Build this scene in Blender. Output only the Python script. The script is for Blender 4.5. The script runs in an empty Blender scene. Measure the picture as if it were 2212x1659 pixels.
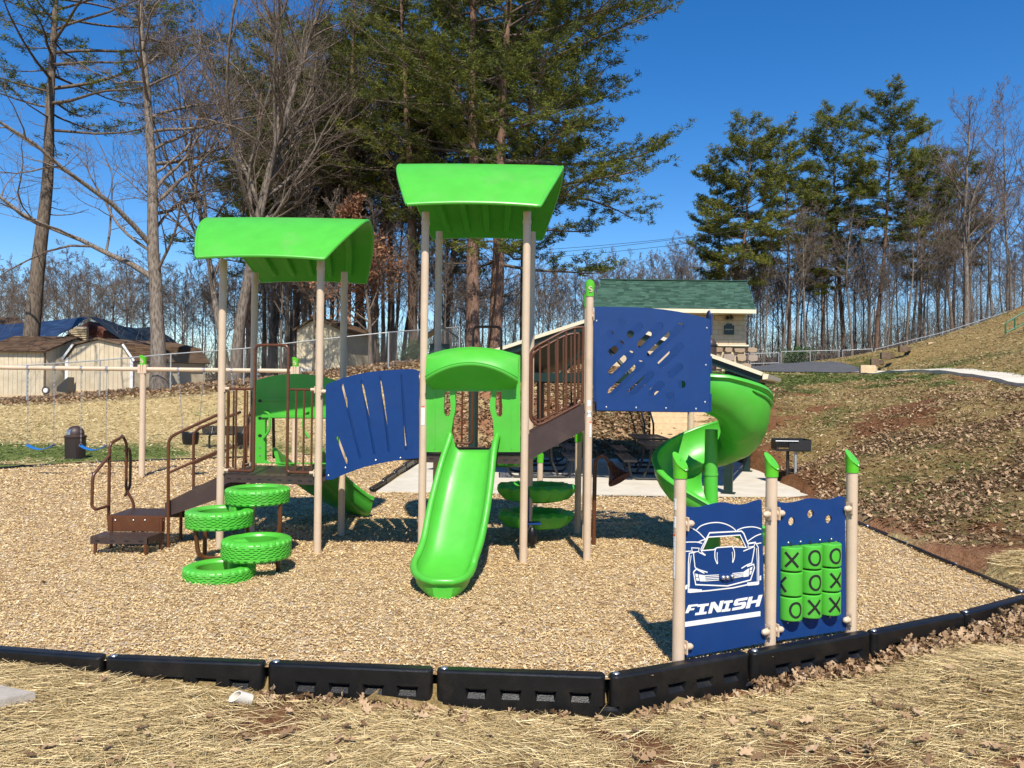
import bpy, math, random
import numpy as np
from mathutils import Vector, Matrix
from mathutils.geometry import tessellate_polygon
R = math.radians
random.seed(7); rng = np.random.default_rng(7)
sc = bpy.context.scene
# ------------------------------------------------------------------ camera
FP, CXP, CYP, CH = 1661.0, 1106.0, 829.5, 2.0     # focal length and centre in units of a 2212 px wide frame
PIT, ROL = 0.0039, 0.0116
_F = Vector((0, math.cos(PIT), math.sin(PIT)))
_U0 = Vector((0, -math.sin(PIT), math.cos(PIT))); _R0 = Vector((1, 0, 0))
_RR = _R0*math.cos(ROL) + _U0*math.sin(ROL)
_UU = -_R0*math.sin(ROL) + _U0*math.cos(ROL)
CAMP = Vector((0, 0, CH))
cam_d = bpy.data.cameras.new('camera'); cam = bpy.data.objects.new('camera', cam_d)
sc.collection.objects.link(cam); sc.camera = cam
cam_d.sensor_width = 36; cam_d.lens = 36*FP/2212; cam_d.clip_end = 2000; cam_d.clip_start = .05
mw = Matrix((( _RR.x, _UU.x, -_F.x, 0), (_RR.y, _UU.y, -_F.y, 0), (_RR.z, _UU.z, -_F.z, CH), (0, 0, 0, 1)))
cam.matrix_world = mw
# ------------------------------------------------------------------ world, sun, exposure
w = bpy.data.worlds.new('World'); sc.world = w; w.use_nodes = True
nt = w.node_tree; bg = nt.nodes['Background']
sky = nt.nodes.new('ShaderNodeTexSky'); sky.sky_type = 'NISHITA'; sky.sun_disc = False
sky.sun_elevation = R(51); sky.sun_rotation = R(174); sky.altitude = 300
sky.air_density = 1.0; sky.dust_density = 0.1; sky.ozone_density = 4.0
hsv = nt.nodes.new('ShaderNodeHueSaturation'); hsv.inputs['Saturation'].default_value = 1.34; hsv.inputs['Hue'].default_value = .506
nt.links.new(sky.outputs[0], hsv.inputs['Color']); nt.links.new(hsv.outputs[0], bg.inputs[0]); bg.inputs[1].default_value = 0.118
sun_d = bpy.data.lights.new('sun', 'SUN'); sun_d.energy = 5.0; sun_d.angle = R(.53); sun_d.color = (1, .94, .84)
sun = bpy.data.objects.new('sun', sun_d); sc.collection.objects.link(sun)
_sd = Vector((.10*math.cos(R(51)), -math.cos(R(51)), math.sin(R(51))))
sun.rotation_euler = _sd.to_track_quat('Z', 'Y').to_euler(); sun.location = (0, 0, 40)
sc.view_settings.view_transform = 'Standard'; sc.view_settings.look = 'None'
sc.view_settings.exposure = 0.42; sc.view_settings.gamma = 1; sc.view_settings.use_curve_mapping = False
sc.cycles.max_bounces = 6; sc.cycles.transparent_max_bounces = 12
sc.cycles.diffuse_bounces = 3; sc.cycles.glossy_bounces = 2

# ------------------------------------------------------------------ helpers
def ray(px, py):
    return (_F + _RR*((px-CXP)/FP) + _UU*((CYP-py)/FP))
def P(px, py, Y):                                  # point at depth Y on the sight line
    d = ray(px, py); return CAMP + d*(Y/d.y)
def G(px, py, z=0.0):                              # point on the level z
    d = ray(px, py); return CAMP + d*((z-CH)/d.z)
class Plane:                                       # upright plane through a, b
    def __init__(s, a, b, off=0.0):
        s.u = Vector((b[0]-a[0], b[1]-a[1], 0)); s.w = s.u.length; s.u.normalize()
        s.n = Vector((s.u.y, -s.u.x, 0))           # towards the camera
        s.o = Vector((a[0], a[1], 0)) + s.n*off
    def hit(s, px, py):
        d = ray(px, py); t = (s.o-CAMP).dot(s.n)/d.dot(s.n); return CAMP + d*t
    def uv(s, px, py):
        q = s.hit(px, py)-s.o; return (q.dot(s.u), q.z)
    def at(s, u, z, d=0.0):
        return s.o + s.u*u + s.n*d + Vector((0, 0, z))
OFF = {}
def link(o): sc.collection.objects.link(o); return o
def tag(o, label=None, cat=None, group=None, kind=None):
    if label: o['label'] = label
    if cat: o['category'] = cat
    if group: o['group'] = group
    if kind: o['kind'] = kind
    return o
def empty(name, loc, label, cat, group=None, rz=0):
    o = link(bpy.data.objects.new(name, None)); o.location = loc; o.rotation_euler.z = rz
    o.empty_display_size = .2
    OFF[o.name] = Vector(loc) if rz == 0 else Vector((0, 0, 0))
    return tag(o, label, cat, group)
def kids(o): return [c for c in o.children]
def copy_tree(o, parent=None):
    c = link(o.copy()); c.parent = parent
    for ch in o.children: copy_tree(ch, c)
    return c
def mesh_np(name, V, F, mat=None, smooth=False, attrs=None):
    V = np.asarray(V, dtype=np.float32); F = np.asarray(F, dtype=np.int32)
    me = bpy.data.meshes.new(name); nf, k = F.shape
    me.vertices.add(len(V)); me.vertices.foreach_set('co', V.ravel())
    me.loops.add(nf*k); me.loops.foreach_set('vertex_index', F.ravel())
    me.polygons.add(nf); me.polygons.foreach_set('loop_start', np.arange(nf, dtype=np.int32)*k)
    if smooth: me.polygons.foreach_set('use_smooth', np.ones(nf, dtype=bool))
    me.update(calc_edges=True)
    if attrs:
        for an, av in attrs.items():
            av = np.asarray(av, dtype=np.float32)
            if av.ndim == 1:
                a = me.attributes.new(an, 'FLOAT', 'POINT'); a.data.foreach_set('value', av)
            else:
                a = me.attributes.new(an, 'FLOAT_COLOR', 'POINT'); a.data.foreach_set('color', av.ravel())
    if mat: me.materials.append(mat)
    return me
def obj_me(name, me, parent=None, loc=(0, 0, 0)):
    o = link(bpy.data.objects.new(name, me)); o.location = loc
    if parent: o.parent = parent; OFF[o.name] = OFF[parent.name]
    return o

class MB:                                          # gathers shapes, builds ONE mesh object
    def __init__(s): s.v = []; s.f = []; s.m = []; s.cm = 0
    def add(s, vs, fs):
        b = len(s.v); s.v.extend(tuple(v) for v in vs); s.f.extend(tuple(i+b for i in f) for f in fs)
        s.m.extend([s.cm]*len(fs)); return s
    def box(s, c, size, rz=0.0, rx=0.0, ry=0.0):
        hx, hy, hz = [a/2 for a in size]; M_ = Matrix.Rotation(rz, 3, 'Z') @ Matrix.Rotation(ry, 3, 'Y') @ Matrix.Rotation(rx, 3, 'X')
        c = Vector(c)
        vs = [c + M_ @ Vector((x, y, z)) for x in (-hx, hx) for y in (-hy, hy) for z in (-hz, hz)]
        return s.add(vs, [(0, 1, 3, 2), (4, 6, 7, 5), (0, 4, 5, 1), (2, 3, 7, 6), (0, 2, 6, 4), (1, 5, 7, 3)])
    def bbox(s, c, size, b=.01, rz=0.0):            # bevelled box
        hx, hy, hz = [a/2 for a in size]; b = min(b, hx*.9, hy*.9, hz*.9); c = Vector(c); M_ = Matrix.Rotation(rz, 3, 'Z')
        rings = []
        for z, i in ((-hz, b), (-hz+b, 0), (hz-b, 0), (hz, b)):
            X, Y = hx-i, hy-i; bb = b*.6
            rings.append([c + M_ @ Vector(p + (z,)) for p in ((-X+bb, -Y), (X-bb, -Y), (X, -Y+bb), (X, Y-bb), (X-bb, Y), (-X+bb, Y), (-X, Y-bb), (-X, -Y+bb))])
        vs = [v for r in rings for v in r]; fs = []
        for k in range(3):
            for i in range(8): j = (i+1) % 8; fs.append((k*8+i, k*8+j, k*8+8+j, k*8+8+i))
        fs.append(tuple(range(7, -1, -1))); fs.append(tuple(24+i for i in range(8)))
        return s.add(vs, fs)
    def hexa(s, bot, top):                          # 4 + 4 points
        return s.add(list(bot)+list(top), [(3, 2, 1, 0), (4, 5, 6, 7), (0, 1, 5, 4), (1, 2, 6, 5), (2, 3, 7, 6), (3, 0, 4, 7)])
    def poly(s, bot, top):                          # prism from two n-gon loops
        n = len(bot); return s.add(list(bot)+list(top), [tuple(range(n-1, -1, -1)), tuple(range(n, 2*n))]+[(i, (i+1) % n, n+(i+1) % n, n+i) for i in range(n)])
    def tube(s, pts, r, n=10, caps=True):
        pts = [Vector(p) for p in pts]; m = len(pts); rs = r if isinstance(r, (list, tuple)) else [r]*m
        T = [(pts[min(i+1, m-1)]-pts[max(i-1, 0)]).normalized() for i in range(m)]
        a = Vector((0, 0, 1)) if abs(T[0].z) < .9 else Vector((1, 0, 0))
        x = T[0].cross(a).normalized(); vs = []
        for i in range(m):
            x = (x - T[i]*x.dot(T[i])).normalized(); y = T[i].cross(x)
            vs += [pts[i] + (x*math.cos(2*math.pi*k/n)+y*math.sin(2*math.pi*k/n))*rs[i] for k in range(n)]
        fs = [(i*n+k, i*n+(k+1) % n, (i+1)*n+(k+1) % n, (i+1)*n+k) for i in range(m-1) for k in range(n)]
        if caps: fs += [tuple(range(n-1, -1, -1)), tuple((m-1)*n+k for k in range(n))]
        return s.add(vs, fs)
    def cyl(s, x, y, z0, z1, r, n=24, r1=None): return s.tube([(x, y, z0), (x, y, z1)], [r, r if r1 is None else r1], n)
    def lathe(s, c, prof, n=32, sx=1, sy=1, close=False):
        c = Vector(c); m = len(prof)
        vs = [c + Vector((p[0]*math.cos(2*math.pi*k/n)*sx, p[0]*math.sin(2*math.pi*k/n)*sy, p[1])) for p in prof for k in range(n)]
        fs = [(i*n+k, i*n+(k+1) % n, (i+1)*n+(k+1) % n, (i+1)*n+k) for i in range(m-1) for k in range(n)]
        if close: fs += [((m-1)*n+k, (m-1)*n+(k+1) % n, (k+1) % n, k) for k in range(n)]
        return s.add(vs, fs)
    def grid(s, rows, closed=False):
        m, n = len(rows), len(rows[0]); vs = [p for r in rows for p in r]
        fs = [(i*n+k, i*n+k+1, (i+1)*n+k+1, (i+1)*n+k) for i in range(m-1) for k in range(n-1)]
        if closed: fs += [(i*n+n-1, i*n, (i+1)*n, (i+1)*n+n-1) for i in range(m-1)]
        return s.add(vs, fs)
    def plate(s, pl, loops, d0, d1):                # outline and holes on a Plane, from depth d0 to d1
        loops = [[Vector((p[0], p[1], 0)) for p in lp] for lp in loops]
        tris = tessellate_polygon(loops); flat = [p for lp in loops for p in lp]; N = len(flat)
        vs = [pl.at(p.x, p.y, d0) for p in flat]+[pl.at(p.x, p.y, d1) for p in flat]
        fs = [tuple(t) for t in tris]+[tuple(i+N for i in reversed(t)) for t in tris]
        b = 0
        for lp in loops:
            n = len(lp); fs += [(b+i, b+(i+1) % n, N+b+(i+1) % n, N+b+i) for i in range(n)]; b += n
        return s.add(vs, fs)
    def ribbon(s, pl, pts, w, d0, d1, closed=False):  # thick flat stroke on a Plane
        pts = [Vector((p[0], p[1])) for p in pts]; n = len(pts); L, Rr = [], []
        for i in range(n):
            a = pts[i-1] if (i > 0 or closed) else None; c = pts[(i+1) % n] if (i < n-1 or closed) else None
            d1_ = (pts[i]-a).normalized() if a is not None else None; d2_ = (c-pts[i]).normalized() if c is not None else None
            if d1_ is None: d1_ = d2_
            if d2_ is None: d2_ = d1_
            t = d1_+d2_; t = t.normalized() if t.length > 1e-6 else d1_
            nn = Vector((-t.y, t.x)); k = w/2/max(.45, abs(nn.dot(Vector((-d1_.y, d1_.x)))))
            L.append(pts[i]+nn*k); Rr.append(pts[i]-nn*k)
        m = n if closed else n-1; vs = []
        for i in range(n): vs += [pl.at(L[i].x, L[i].y, d0), pl.at(Rr[i].x, Rr[i].y, d0), pl.at(Rr[i].x, Rr[i].y, d1), pl.at(L[i].x, L[i].y, d1)]
        fs = []
        for i in range(m):
            j = (i+1) % n
            for k in range(4): fs.append((i*4+k, i*4+(k+1) % 4, j*4+(k+1) % 4, j*4+k))
        if not closed: fs += [(0, 1, 2, 3), ((n-1)*4+3, (n-1)*4+2, (n-1)*4+1, (n-1)*4)]
        return s.add(vs, fs)
    def build(s, name, mat, parent=None, smooth=False, fix=True, ang=35, mods=None):
        me = bpy.data.meshes.new(name); o = link(bpy.data.objects.new(name, me))
        if parent: o.parent = parent; OFF[o.name] = OFF[parent.name]; off = OFF[parent.name]
        else: off = Vector((0, 0, 0)); OFF[o.name] = off
        me.from_pydata([(v[0]-off.x, v[1]-off.y, v[2]-off.z) for v in s.v], [], s.f)
        for mm in (mat if isinstance(mat, (list, tuple)) else [mat]): me.materials.append(mm)
        if any(s.m): me.polygons.foreach_set('material_index', s.m)
        if fix:
            import bmesh
            bm = bmesh.new(); bm.from_mesh(me); bmesh.ops.recalc_face_normals(bm, faces=bm.faces); bm.to_mesh(me); bm.free()
        if smooth:
            me.polygons.foreach_set('use_smooth', [True]*len(me.polygons))
            try: me.set_sharp_from_angle(angle=R(ang))
            except Exception: pass
        me.update(); return o
def fillet(pts, r=.05, n=5):
    pts = [Vector(p) for p in pts]; out = [pts[0]]
    for i in range(1, len(pts)-1):
        a, b, c = pts[i-1], pts[i], pts[i+1]; d1 = (a-b); d2 = (c-b); q = min(r, d1.length*.45, d2.length*.45)
        p0 = b+d1.normalized()*q; p2 = b+d2.normalized()*q
        for k in range(n+1):
            t = k/n; out.append(p0*(1-t)**2 + b*(2*t*(1-t)) + p2*t*t)
    out.append(pts[-1]); return out
def smooth_pts(pts, n=6):                          # Catmull-Rom, any dimension
    pts = [Vector(p) for p in pts]; out = []
    for i in range(len(pts)-1):
        p0 = pts[max(i-1, 0)]; p1 = pts[i]; p2 = pts[i+1]; p3 = pts[min(i+2, len(pts)-1)]
        for k in range(n):
            t = k/n; out.append(.5*((2*p1)+(p2-p0)*t+(2*p0-5*p1+4*p2-p3)*t*t+(3*p1-p0-3*p2+p3)*t**3))
    out.append(pts[-1]); return out
def srgb(r, g, b):
    f = lambda c: (c/255/12.92) if c/255 <= .04045 else ((c/255+.055)/1.055)**2.4
    return (f(r), f(g), f(b))
# ------------------------------------------------------------------ materials
def nd(nt, t, **kw):
    n = nt.nodes.new('ShaderNode'+t)
    for k, v in kw.items():
        if k in n.inputs: n.inputs[k].default_value = v
        else: setattr(n, k, v)
    return n
def ramp(nt, fac, stops):
    r = nt.nodes.new('ShaderNodeValToRGB'); cr = r.color_ramp
    while len(cr.elements) < len(stops): cr.elements.new(.5)
    for e, (p, c) in zip(cr.elements, stops): e.position = p; e.color = (*c, 1)
    nt.links.new(fac, r.inputs[0]); return r.outputs[0]
def mixc(nt, fac, a, b, mode='MIX'):
    m = nt.nodes.new('ShaderNodeMix'); m.data_type = 'RGBA'; m.blend_type = mode
    for s_, v in ((m.inputs[0], fac), (m.inputs[6], a), (m.inputs[7], b)):
        if hasattr(v, 'is_linked') or hasattr(v, 'node'): nt.links.new(v, s_)
        elif isinstance(v, (int, float)): s_.default_value = v
        else: s_.default_value = (*v, 1)
    return m.outputs[2]
def math_(nt, op, a, b=0.0, c=None):
    m = nt.nodes.new('ShaderNodeMath'); m.operation = op
    for s_, v in zip(m.inputs, (a, b, c)):
        if v is None: continue
        if hasattr(v, 'node'): nt.links.new(v, s_)
        else: s_.default_value = v
    return m.outputs[0]
def noise(nt, scale, detail=4, rough=.55, co=None, dim='3D'):
    n = nt.nodes.new('ShaderNodeTexNoise'); n.inputs['Scale'].default_value = scale
    n.inputs['Detail'].default_value = detail; n.inputs['Roughness'].default_value = rough
    if co is not None: nt.links.new(co, n.inputs['Vector'])
    return n.outputs[0]
def attr(nt, name, out=2):
    a = nt.nodes.new('ShaderNodeAttribute'); a.attribute_name = name; return a.outputs[out]
def new_mat(name):
    m = bpy.data.materials.new(name); m.use_nodes = True; return m, m.node_tree, m.node_tree.nodes['Principled BSDF']
def objco(nt):
    return nt.nodes.new('ShaderNodeTexCoord').outputs['Object']
def geoco(nt):
    return nt.nodes.new('ShaderNodeNewGeometry').outputs['Position']
def M(name, col, rough=.5, metal=0.0, spec=.5, col2=None, vs=6.0, bump=0.0, bs=80.0, dirt=None, coat=0.0):
    m, nt, b = new_mat(name)
    b.inputs['Roughness'].default_value = rough; b.inputs['Metallic'].default_value = metal
    b.inputs['Specular IOR Level'].default_value = spec; b.inputs['Coat Weight'].default_value = coat
    co = geoco(nt); c2 = col2 or tuple(c*.86 for c in col)
    n = noise(nt, vs, 6, .6, co)
    col_o = ramp(nt, n, [(.34, c2), (.62, col)])
    if dirt:
        dn = noise(nt, 2.3, 8, .7, co); f = math_(nt, 'MULTIPLY', ramp(nt, dn, [(.52, (0, 0, 0)), (.72, (1, 1, 1))]), dirt[1])
        col_o = mixc(nt, f, col_o, dirt[0])
    nt.links.new(col_o, b.inputs['Base Color'])
    rr = math_(nt, 'MULTIPLY_ADD', noise(nt, vs*3.1, 4, .6, co), .16, rough-.08); nt.links.new(rr, b.inputs['Roughness'])
    if bump:
        bp = nd(nt, 'Bump'); bp.inputs['Strength'].default_value = bump; bp.inputs['Distance'].default_value = .01
        nt.links.new(noise(nt, bs, 3, .6, co), bp.inputs['Height']); nt.links.new(bp.outputs[0], b.inputs['Normal'])
    return m
GREEN = M('green_plastic', (.075, .44, .038), .36, col2=(.068, .40, .033), vs=4, bump=.05, bs=350, dirt=((.17, .36, .10), .4))
GRCAP = M('green_cap_paint', (.10, .50, .025), .25, col2=(.085, .44, .02), vs=5)
TAN = M('tan_powder_coat', (.60, .46, .325), .38, col2=(.55, .42, .295), vs=5, bump=.05, bs=500, dirt=((.40, .29, .19), .25))
BROWN = M('brown_powder_coat', (.105, .037, .016), .28, col2=(.09, .032, .014), vs=9, dirt=((.17, .09, .05), .25))
DKBR = M('dark_brown_vinyl', (.050, .030, .025), .5, col2=(.042, .025, .021), vs=9, bump=.1, bs=220, dirt=((.14, .095, .065), .4))
BLUE = M('blue_plastic_sheet', (.0055, .040, .165), .45, spec=.28, col2=(.0048, .036, .148), vs=7, bump=.35, bs=420, dirt=((.02, .055, .15), .3))
WHITE = M('white_plastic', (.82, .81, .77), .45, col2=(.76, .74, .68), vs=8, dirt=((.52, .38, .22), .25))
BLACKP = M('black_plastic', (.005, .0055, .006), .33, spec=.4, col2=(.008, .008, .009), vs=12, bump=.25, bs=130, dirt=((.035, .028, .022), .5))
BLACK = M('black_paint', (.012, .012, .013), .4, col2=(.018, .018, .019), vs=10)
STEEL = M('galvanised_steel', (.55, .56, .57), .35, metal=.85, col2=(.42, .43, .44), vs=30)
ZINC = M('dull_zinc_pipe', (.40, .41, .41), .5, metal=.4, col2=(.30, .31, .31), vs=14)
CONC = M('pale_concrete', (.62, .565, .46), .85, col2=(.53, .48, .385), vs=1.6, bump=.2, bs=160, dirt=((.46, .36, .25), .45))
ASPH = M('grey_asphalt', (.085, .085, .09), .9, col2=(.065, .065, .07), vs=3, bump=.3, bs=90)
CREAM = M('cream_trim', (.74, .66, .47), .5, col2=(.68, .60, .42), vs=3)
DKGR = M('dark_green_steel', (.008, .028, .022), .4, col2=(.006, .022, .017), vs=6)
SIDE = M('tan_siding', (.62, .52, .36), .8, col2=(.52, .425, .28), vs=2.2, bump=.2, bs=60, dirt=((.38, .33, .20), .4))
WOODP = M('pale_new_timber', (.62, .46, .27), .75, col2=(.50, .36, .20), vs=7, bump=.2, bs=70)
WOODD = M('weathered_timber', (.16, .105, .06), .85, col2=(.10, .065, .04), vs=8, bump=.3, bs=70)
GREYW = M('grey_weathered_paver', (.42, .37, .31), .9, col2=(.32, .28, .235), vs=7, bump=.4, bs=60)
WHPAINT = M('white_trim_paint', (.80, .80, .78), .5, col2=(.70, .70, .67), vs=4)
ORANGE = M('orange_label', (.75, .12, .02), .5)
INK = M('grey_print', (.18, .18, .20), .6)
MESHB = M('black_coated_mesh', (.018, .017, .017), .35, col2=(.03, .028, .027), vs=40)
BLUES = M('blue_rubber_seat', (.02, .17, .52), .5)
PIPEW = M('white_plastic_pipe', (.75, .70, .60), .5)
BLOCK = M('tan_painted_block', (.56, .44, .29), .8, col2=(.50, .39, .255), vs=4, bump=.2, bs=40)
def mat_tarp():
    m, nt, b = new_mat('blue_tarp'); co = geoco(nt)
    s = nt.nodes.new('ShaderNodeMapping'); s.inputs['Scale'].default_value = (.6, 3, 3); nt.links.new(co, s.inputs[0])
    nt.links.new(ramp(nt, noise(nt, 1.6, 6, .6, s.outputs[0]), [(.35, (.006, .014, .04)), (.6, (.014, .035, .09)), (.75, (.04, .07, .13))]), b.inputs['Base Color'])
    b.inputs['Roughness'].default_value = .5
    bp = nd(nt, 'Bump'); bp.inputs['Strength'].default_value = .7; bp.inputs['Distance'].default_value = .08
    nt.links.new(noise(nt, 2.5, 5, .6, s.outputs[0]), bp.inputs['Height']); nt.links.new(bp.outputs[0], b.inputs['Normal'])
    return m
TARP = mat_tarp()
def mat_island(name, stops, rough=.85, bump=.0, bs=60, trans=0.0):   # one colour per piece, by object and by island
    m, nt, b = new_mat(name)
    oi = nt.nodes.new('ShaderNodeObjectInfo'); g = nt.nodes.new('ShaderNodeNewGeometry')
    f = math_(nt, 'FRACT', math_(nt, 'ADD', oi.outputs['Random'], g.outputs['Random Per Island']))
    c = ramp(nt, f, stops)
    n = noise(nt, 9, 4, .6, g.outputs['Position'])
    c = mixc(nt, math_(nt, 'MULTIPLY', n, .35), c, tuple(x*.55 for x in stops[0][1]))
    nt.links.new(c, b.inputs['Base Color']); b.inputs['Roughness'].default_value = rough
    b.inputs['Specular IOR Level'].default_value = .25
    if bump:
        bp = nd(nt, 'Bump'); bp.inputs['Strength'].default_value = bump; bp.inputs['Distance'].default_value = .01
        nt.links.new(noise(nt, bs, 3, .6, g.outputs['Position']), bp.inputs['Height']); nt.links.new(bp.outputs[0], b.inputs['Normal'])
    return m
SHING_G = mat_island('green_asphalt_shingle', [(0, (.022, .055, .038)), (.45, (.05, .115, .078)), (.8, (.075, .15, .105)), (1, (.035, .075, .055))], .95, .3)
SHING_B = mat_island('brown_asphalt_shingle', [(0, (.07, .042, .025)), (.5, (.12, .072, .042)), (1, (.16, .10, .06))], .95, .3)
BRICK = mat_island('red_brick', [(0, (.10, .035, .025)), (.5, (.16, .06, .04)), (1, (.22, .09, .06))], .9, .3)
STONE = mat_island('tan_field_stone', [(0, (.30, .20, .13)), (.4, (.50, .38, .26)), (.7, (.38, .30, .24)), (1, (.58, .48, .36))], .85, .5, 25)
def mat_tint(name, stops, rough=.8, spec=.3, backl=0.0):
    m, nt, b = new_mat(name); nt.links.new(ramp(nt, attr(nt, 'tint'), stops), b.inputs['Base Color'])
    b.inputs['Roughness'].default_value = rough; b.inputs['Specular IOR Level'].default_value = spec
    if backl:
        tr = nt.nodes.new('ShaderNodeBsdfTranslucent'); mx = nt.nodes.new('ShaderNodeMixShader'); mx.inputs[0].default_value = backl
        nt.links.new(ramp(nt, attr(nt, 'tint'), stops), tr.inputs[0]); out = nt.nodes['Material Output']
        nt.links.new(b.outputs[0], mx.inputs[1]); nt.links.new(tr.outputs[0], mx.inputs[2]); nt.links.new(mx.outputs[0], out.inputs[0])
    return m
CHIP = mat_tint('wood_chip', [(0, (.15, .08, .04)), (.12, (.30, .175, .08)), (.35, (.48, .315, .135)), (.55, (.60, .42, .19)), (.78, (.70, .53, .28)), (.9, (.78, .65, .44)), (.94, (.54, .46, .38)), (1, (.40, .34, .30))], .8)
STRAW = mat_tint('dry_straw', [(0, (.10, .06, .03)), (.22, (.26, .175, .08)), (.5, (.52, .375, .165)), (.8, (.76, .59, .30)), (.93, (.86, .72, .41)), (1, (.14, .15, .04))], .6, .4)
LEAF = mat_tint('dead_oak_leaf', [(0, (.08, .042, .02)), (.25, (.19, .11, .055)), (.55, (.34, .215, .115)), (.85, (.50, .345, .20)), (1, (.58, .44, .29))], .7, .3, .12)
NEEDLE = mat_tint('pine_needle', [(0, (.04, .056, .014)), (.35, (.095, .12, .022)), (.7, (.18, .195, .03)), (1, (.27, .25, .05))], .65, .25, .4)
OLEAF = mat_tint('withered_brown_leaf', [(0, (.14, .06, .03)), (.6, (.27, .12, .06)), (1, (.36, .19, .10))], .7, .3, .2)
VINE = mat_tint('ivy_leaf', [(0, (.02, .05, .01)), (1, (.07, .14, .03))], .5, .4, .2)
def mat_bark(name, stops, sc_=1.0, bumpS=.8):
    m, nt, b = new_mat(name); co = objco(nt); mp = nt.nodes.new('ShaderNodeMapping')
    mp.inputs['Scale'].default_value = (6*sc_, 6*sc_, 1.5*sc_); nt.links.new(co, mp.inputs[0])
    v = nt.nodes.new('ShaderNodeTexVoronoi'); v.inputs['Scale'].default_value = 2.2; nt.links.new(mp.outputs[0], v.inputs[0])
    n = noise(nt, 2.5, 8, .7, mp.outputs[0]); f = math_(nt, 'MULTIPLY_ADD', v.outputs[0], .5, math_(nt, 'MULTIPLY', n, .75))
    nt.links.new(ramp(nt, f, stops), b.inputs['Base Color']); b.inputs['Roughness'].default_value = .9
    b.inputs['Specular IOR Level'].default_value = .2
    bp = nd(nt, 'Bump'); bp.inputs['Strength'].default_value = bumpS; bp.inputs['Distance'].default_value = .03
    nt.links.new(f, bp.inputs['Height']); nt.links.new(bp.outputs[0], b.inputs['Normal']); return m
BARK_P = mat_bark('pine_bark', [(.3, (.035, .022, .015)), (.5, (.13, .075, .05)), (.75, (.22, .135, .095))])
BARK_H = mat_bark('grey_hardwood_bark', [(.3, (.045, .035, .028)), (.5, (.125, .098, .076)), (.8, (.24, .20, .165))])
BARK_D = mat_bark('dark_wood_bark', [(.3, (.04, .028, .02)), (.5, (.10, .075, .055)), (.8, (.17, .135, .105))])
TWIG = mat_bark('grey_brown_twig', [(.3, (.075, .055, .043)), (.6, (.15, .115, .09)), (.85, (.24, .195, .155))], 1, .2)
TWIG2 = mat_bark('brown_woodland_twig', [(.3, (.07, .056, .046)), (.6, (.14, .112, .092)), (.85, (.23, .19, .16))], 1, .2)
def mat_perf(name, col, s=.02, hole=.30):          # expanded metal with real see-through holes
    m, nt, b = new_mat(name); b.inputs['Base Color'].default_value = (*col, 1); b.inputs['Roughness'].default_value = .45
    co = geoco(nt); sp = nt.nodes.new('ShaderNodeSeparateXYZ'); nt.links.new(co, sp.inputs[0])
    a = math_(nt, 'ADD', sp.outputs[0], sp.outputs[2]); bq = math_(nt, 'ADD', sp.outputs[1], sp.outputs[2])
    fx = math_(nt, 'SUBTRACT', math_(nt, 'FRACT', math_(nt, 'MULTIPLY', a, 1/s)), .5)
    fy = math_(nt, 'SUBTRACT', math_(nt, 'FRACT', math_(nt, 'MULTIPLY', bq, 1/s)), .5)
    d = math_(nt, 'SQRT', math_(nt, 'ADD', math_(nt, 'MULTIPLY', fx, fx), math_(nt, 'MULTIPLY', fy, fy)))
    f = math_(nt, 'LESS_THAN', d, hole); t = nt.nodes.new('ShaderNodeBsdfTransparent'); mx = nt.nodes.new('ShaderNodeMixShader')
    nt.links.new(f, mx.inputs[0]); nt.links.new(b.outputs[0], mx.inputs[1]); nt.links.new(t.outputs[0], mx.inputs[2])
    nt.links.new(mx.outputs[0], nt.nodes['Material Output'].inputs[0]); return m
DECKM = mat_perf('perforated_deck_vinyl', (.055, .035, .029), .021, .27)
PERFB = mat_perf('perforated_black_steel', (.015, .015, .016), .03, .36)
PERFBR = mat_perf('perforated_brown_steel', (.035, .024, .02), .022, .26)
# ------------------------------------------------------------------ terrain
CP = []
def cpx(px, py, Y): q = P(px, py, Y); CP.append((q.x, q.y, q.z))
for q in [(-4, 4, -.10), (-3.2, 5.2, -.06), (-4.6, 5.6, -.04), (-1.7, 5.2, -.2), (-.4, 5.15, -.245), (.7, 5.1, -.25), (0, 4.4, -.23), (1.8, 5.4, -.25), (3, 6.0, -.25), (4.2, 6.6, -.2), (5.3, 6.9, -.1),
          (0, 3, -.2), (3, 3, -.2), (-4, 2, -.1), (0, -6, -.1), (7, 2, .1), (-12, 0, .0), (12, -6, .4), (-14, 10, .1), (-13, 15, .08), (6.3, 5.8, .1), (9, 6, 1.0),
          (5.6, 7.6, .02), (5.6, 10, .05), (5.65, 13, .06), (-12.2, 17.8, .06), (-11.2, 19.3, .06), (-9, 20.3, .06), (-6.5, 21.8, .07), (-4.6, 23, .1), (-2.4, 22.8, .08),
          (0, 22, .08), (3, 22, .1), (6.2, 21.6, .2), (6.6, 18, .12), (5.9, 14.6, .05), (-2, 8, 0), (1, 12, 0), (2, 17, 0), (-7, 14, 0)]: CP.append(q)
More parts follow.
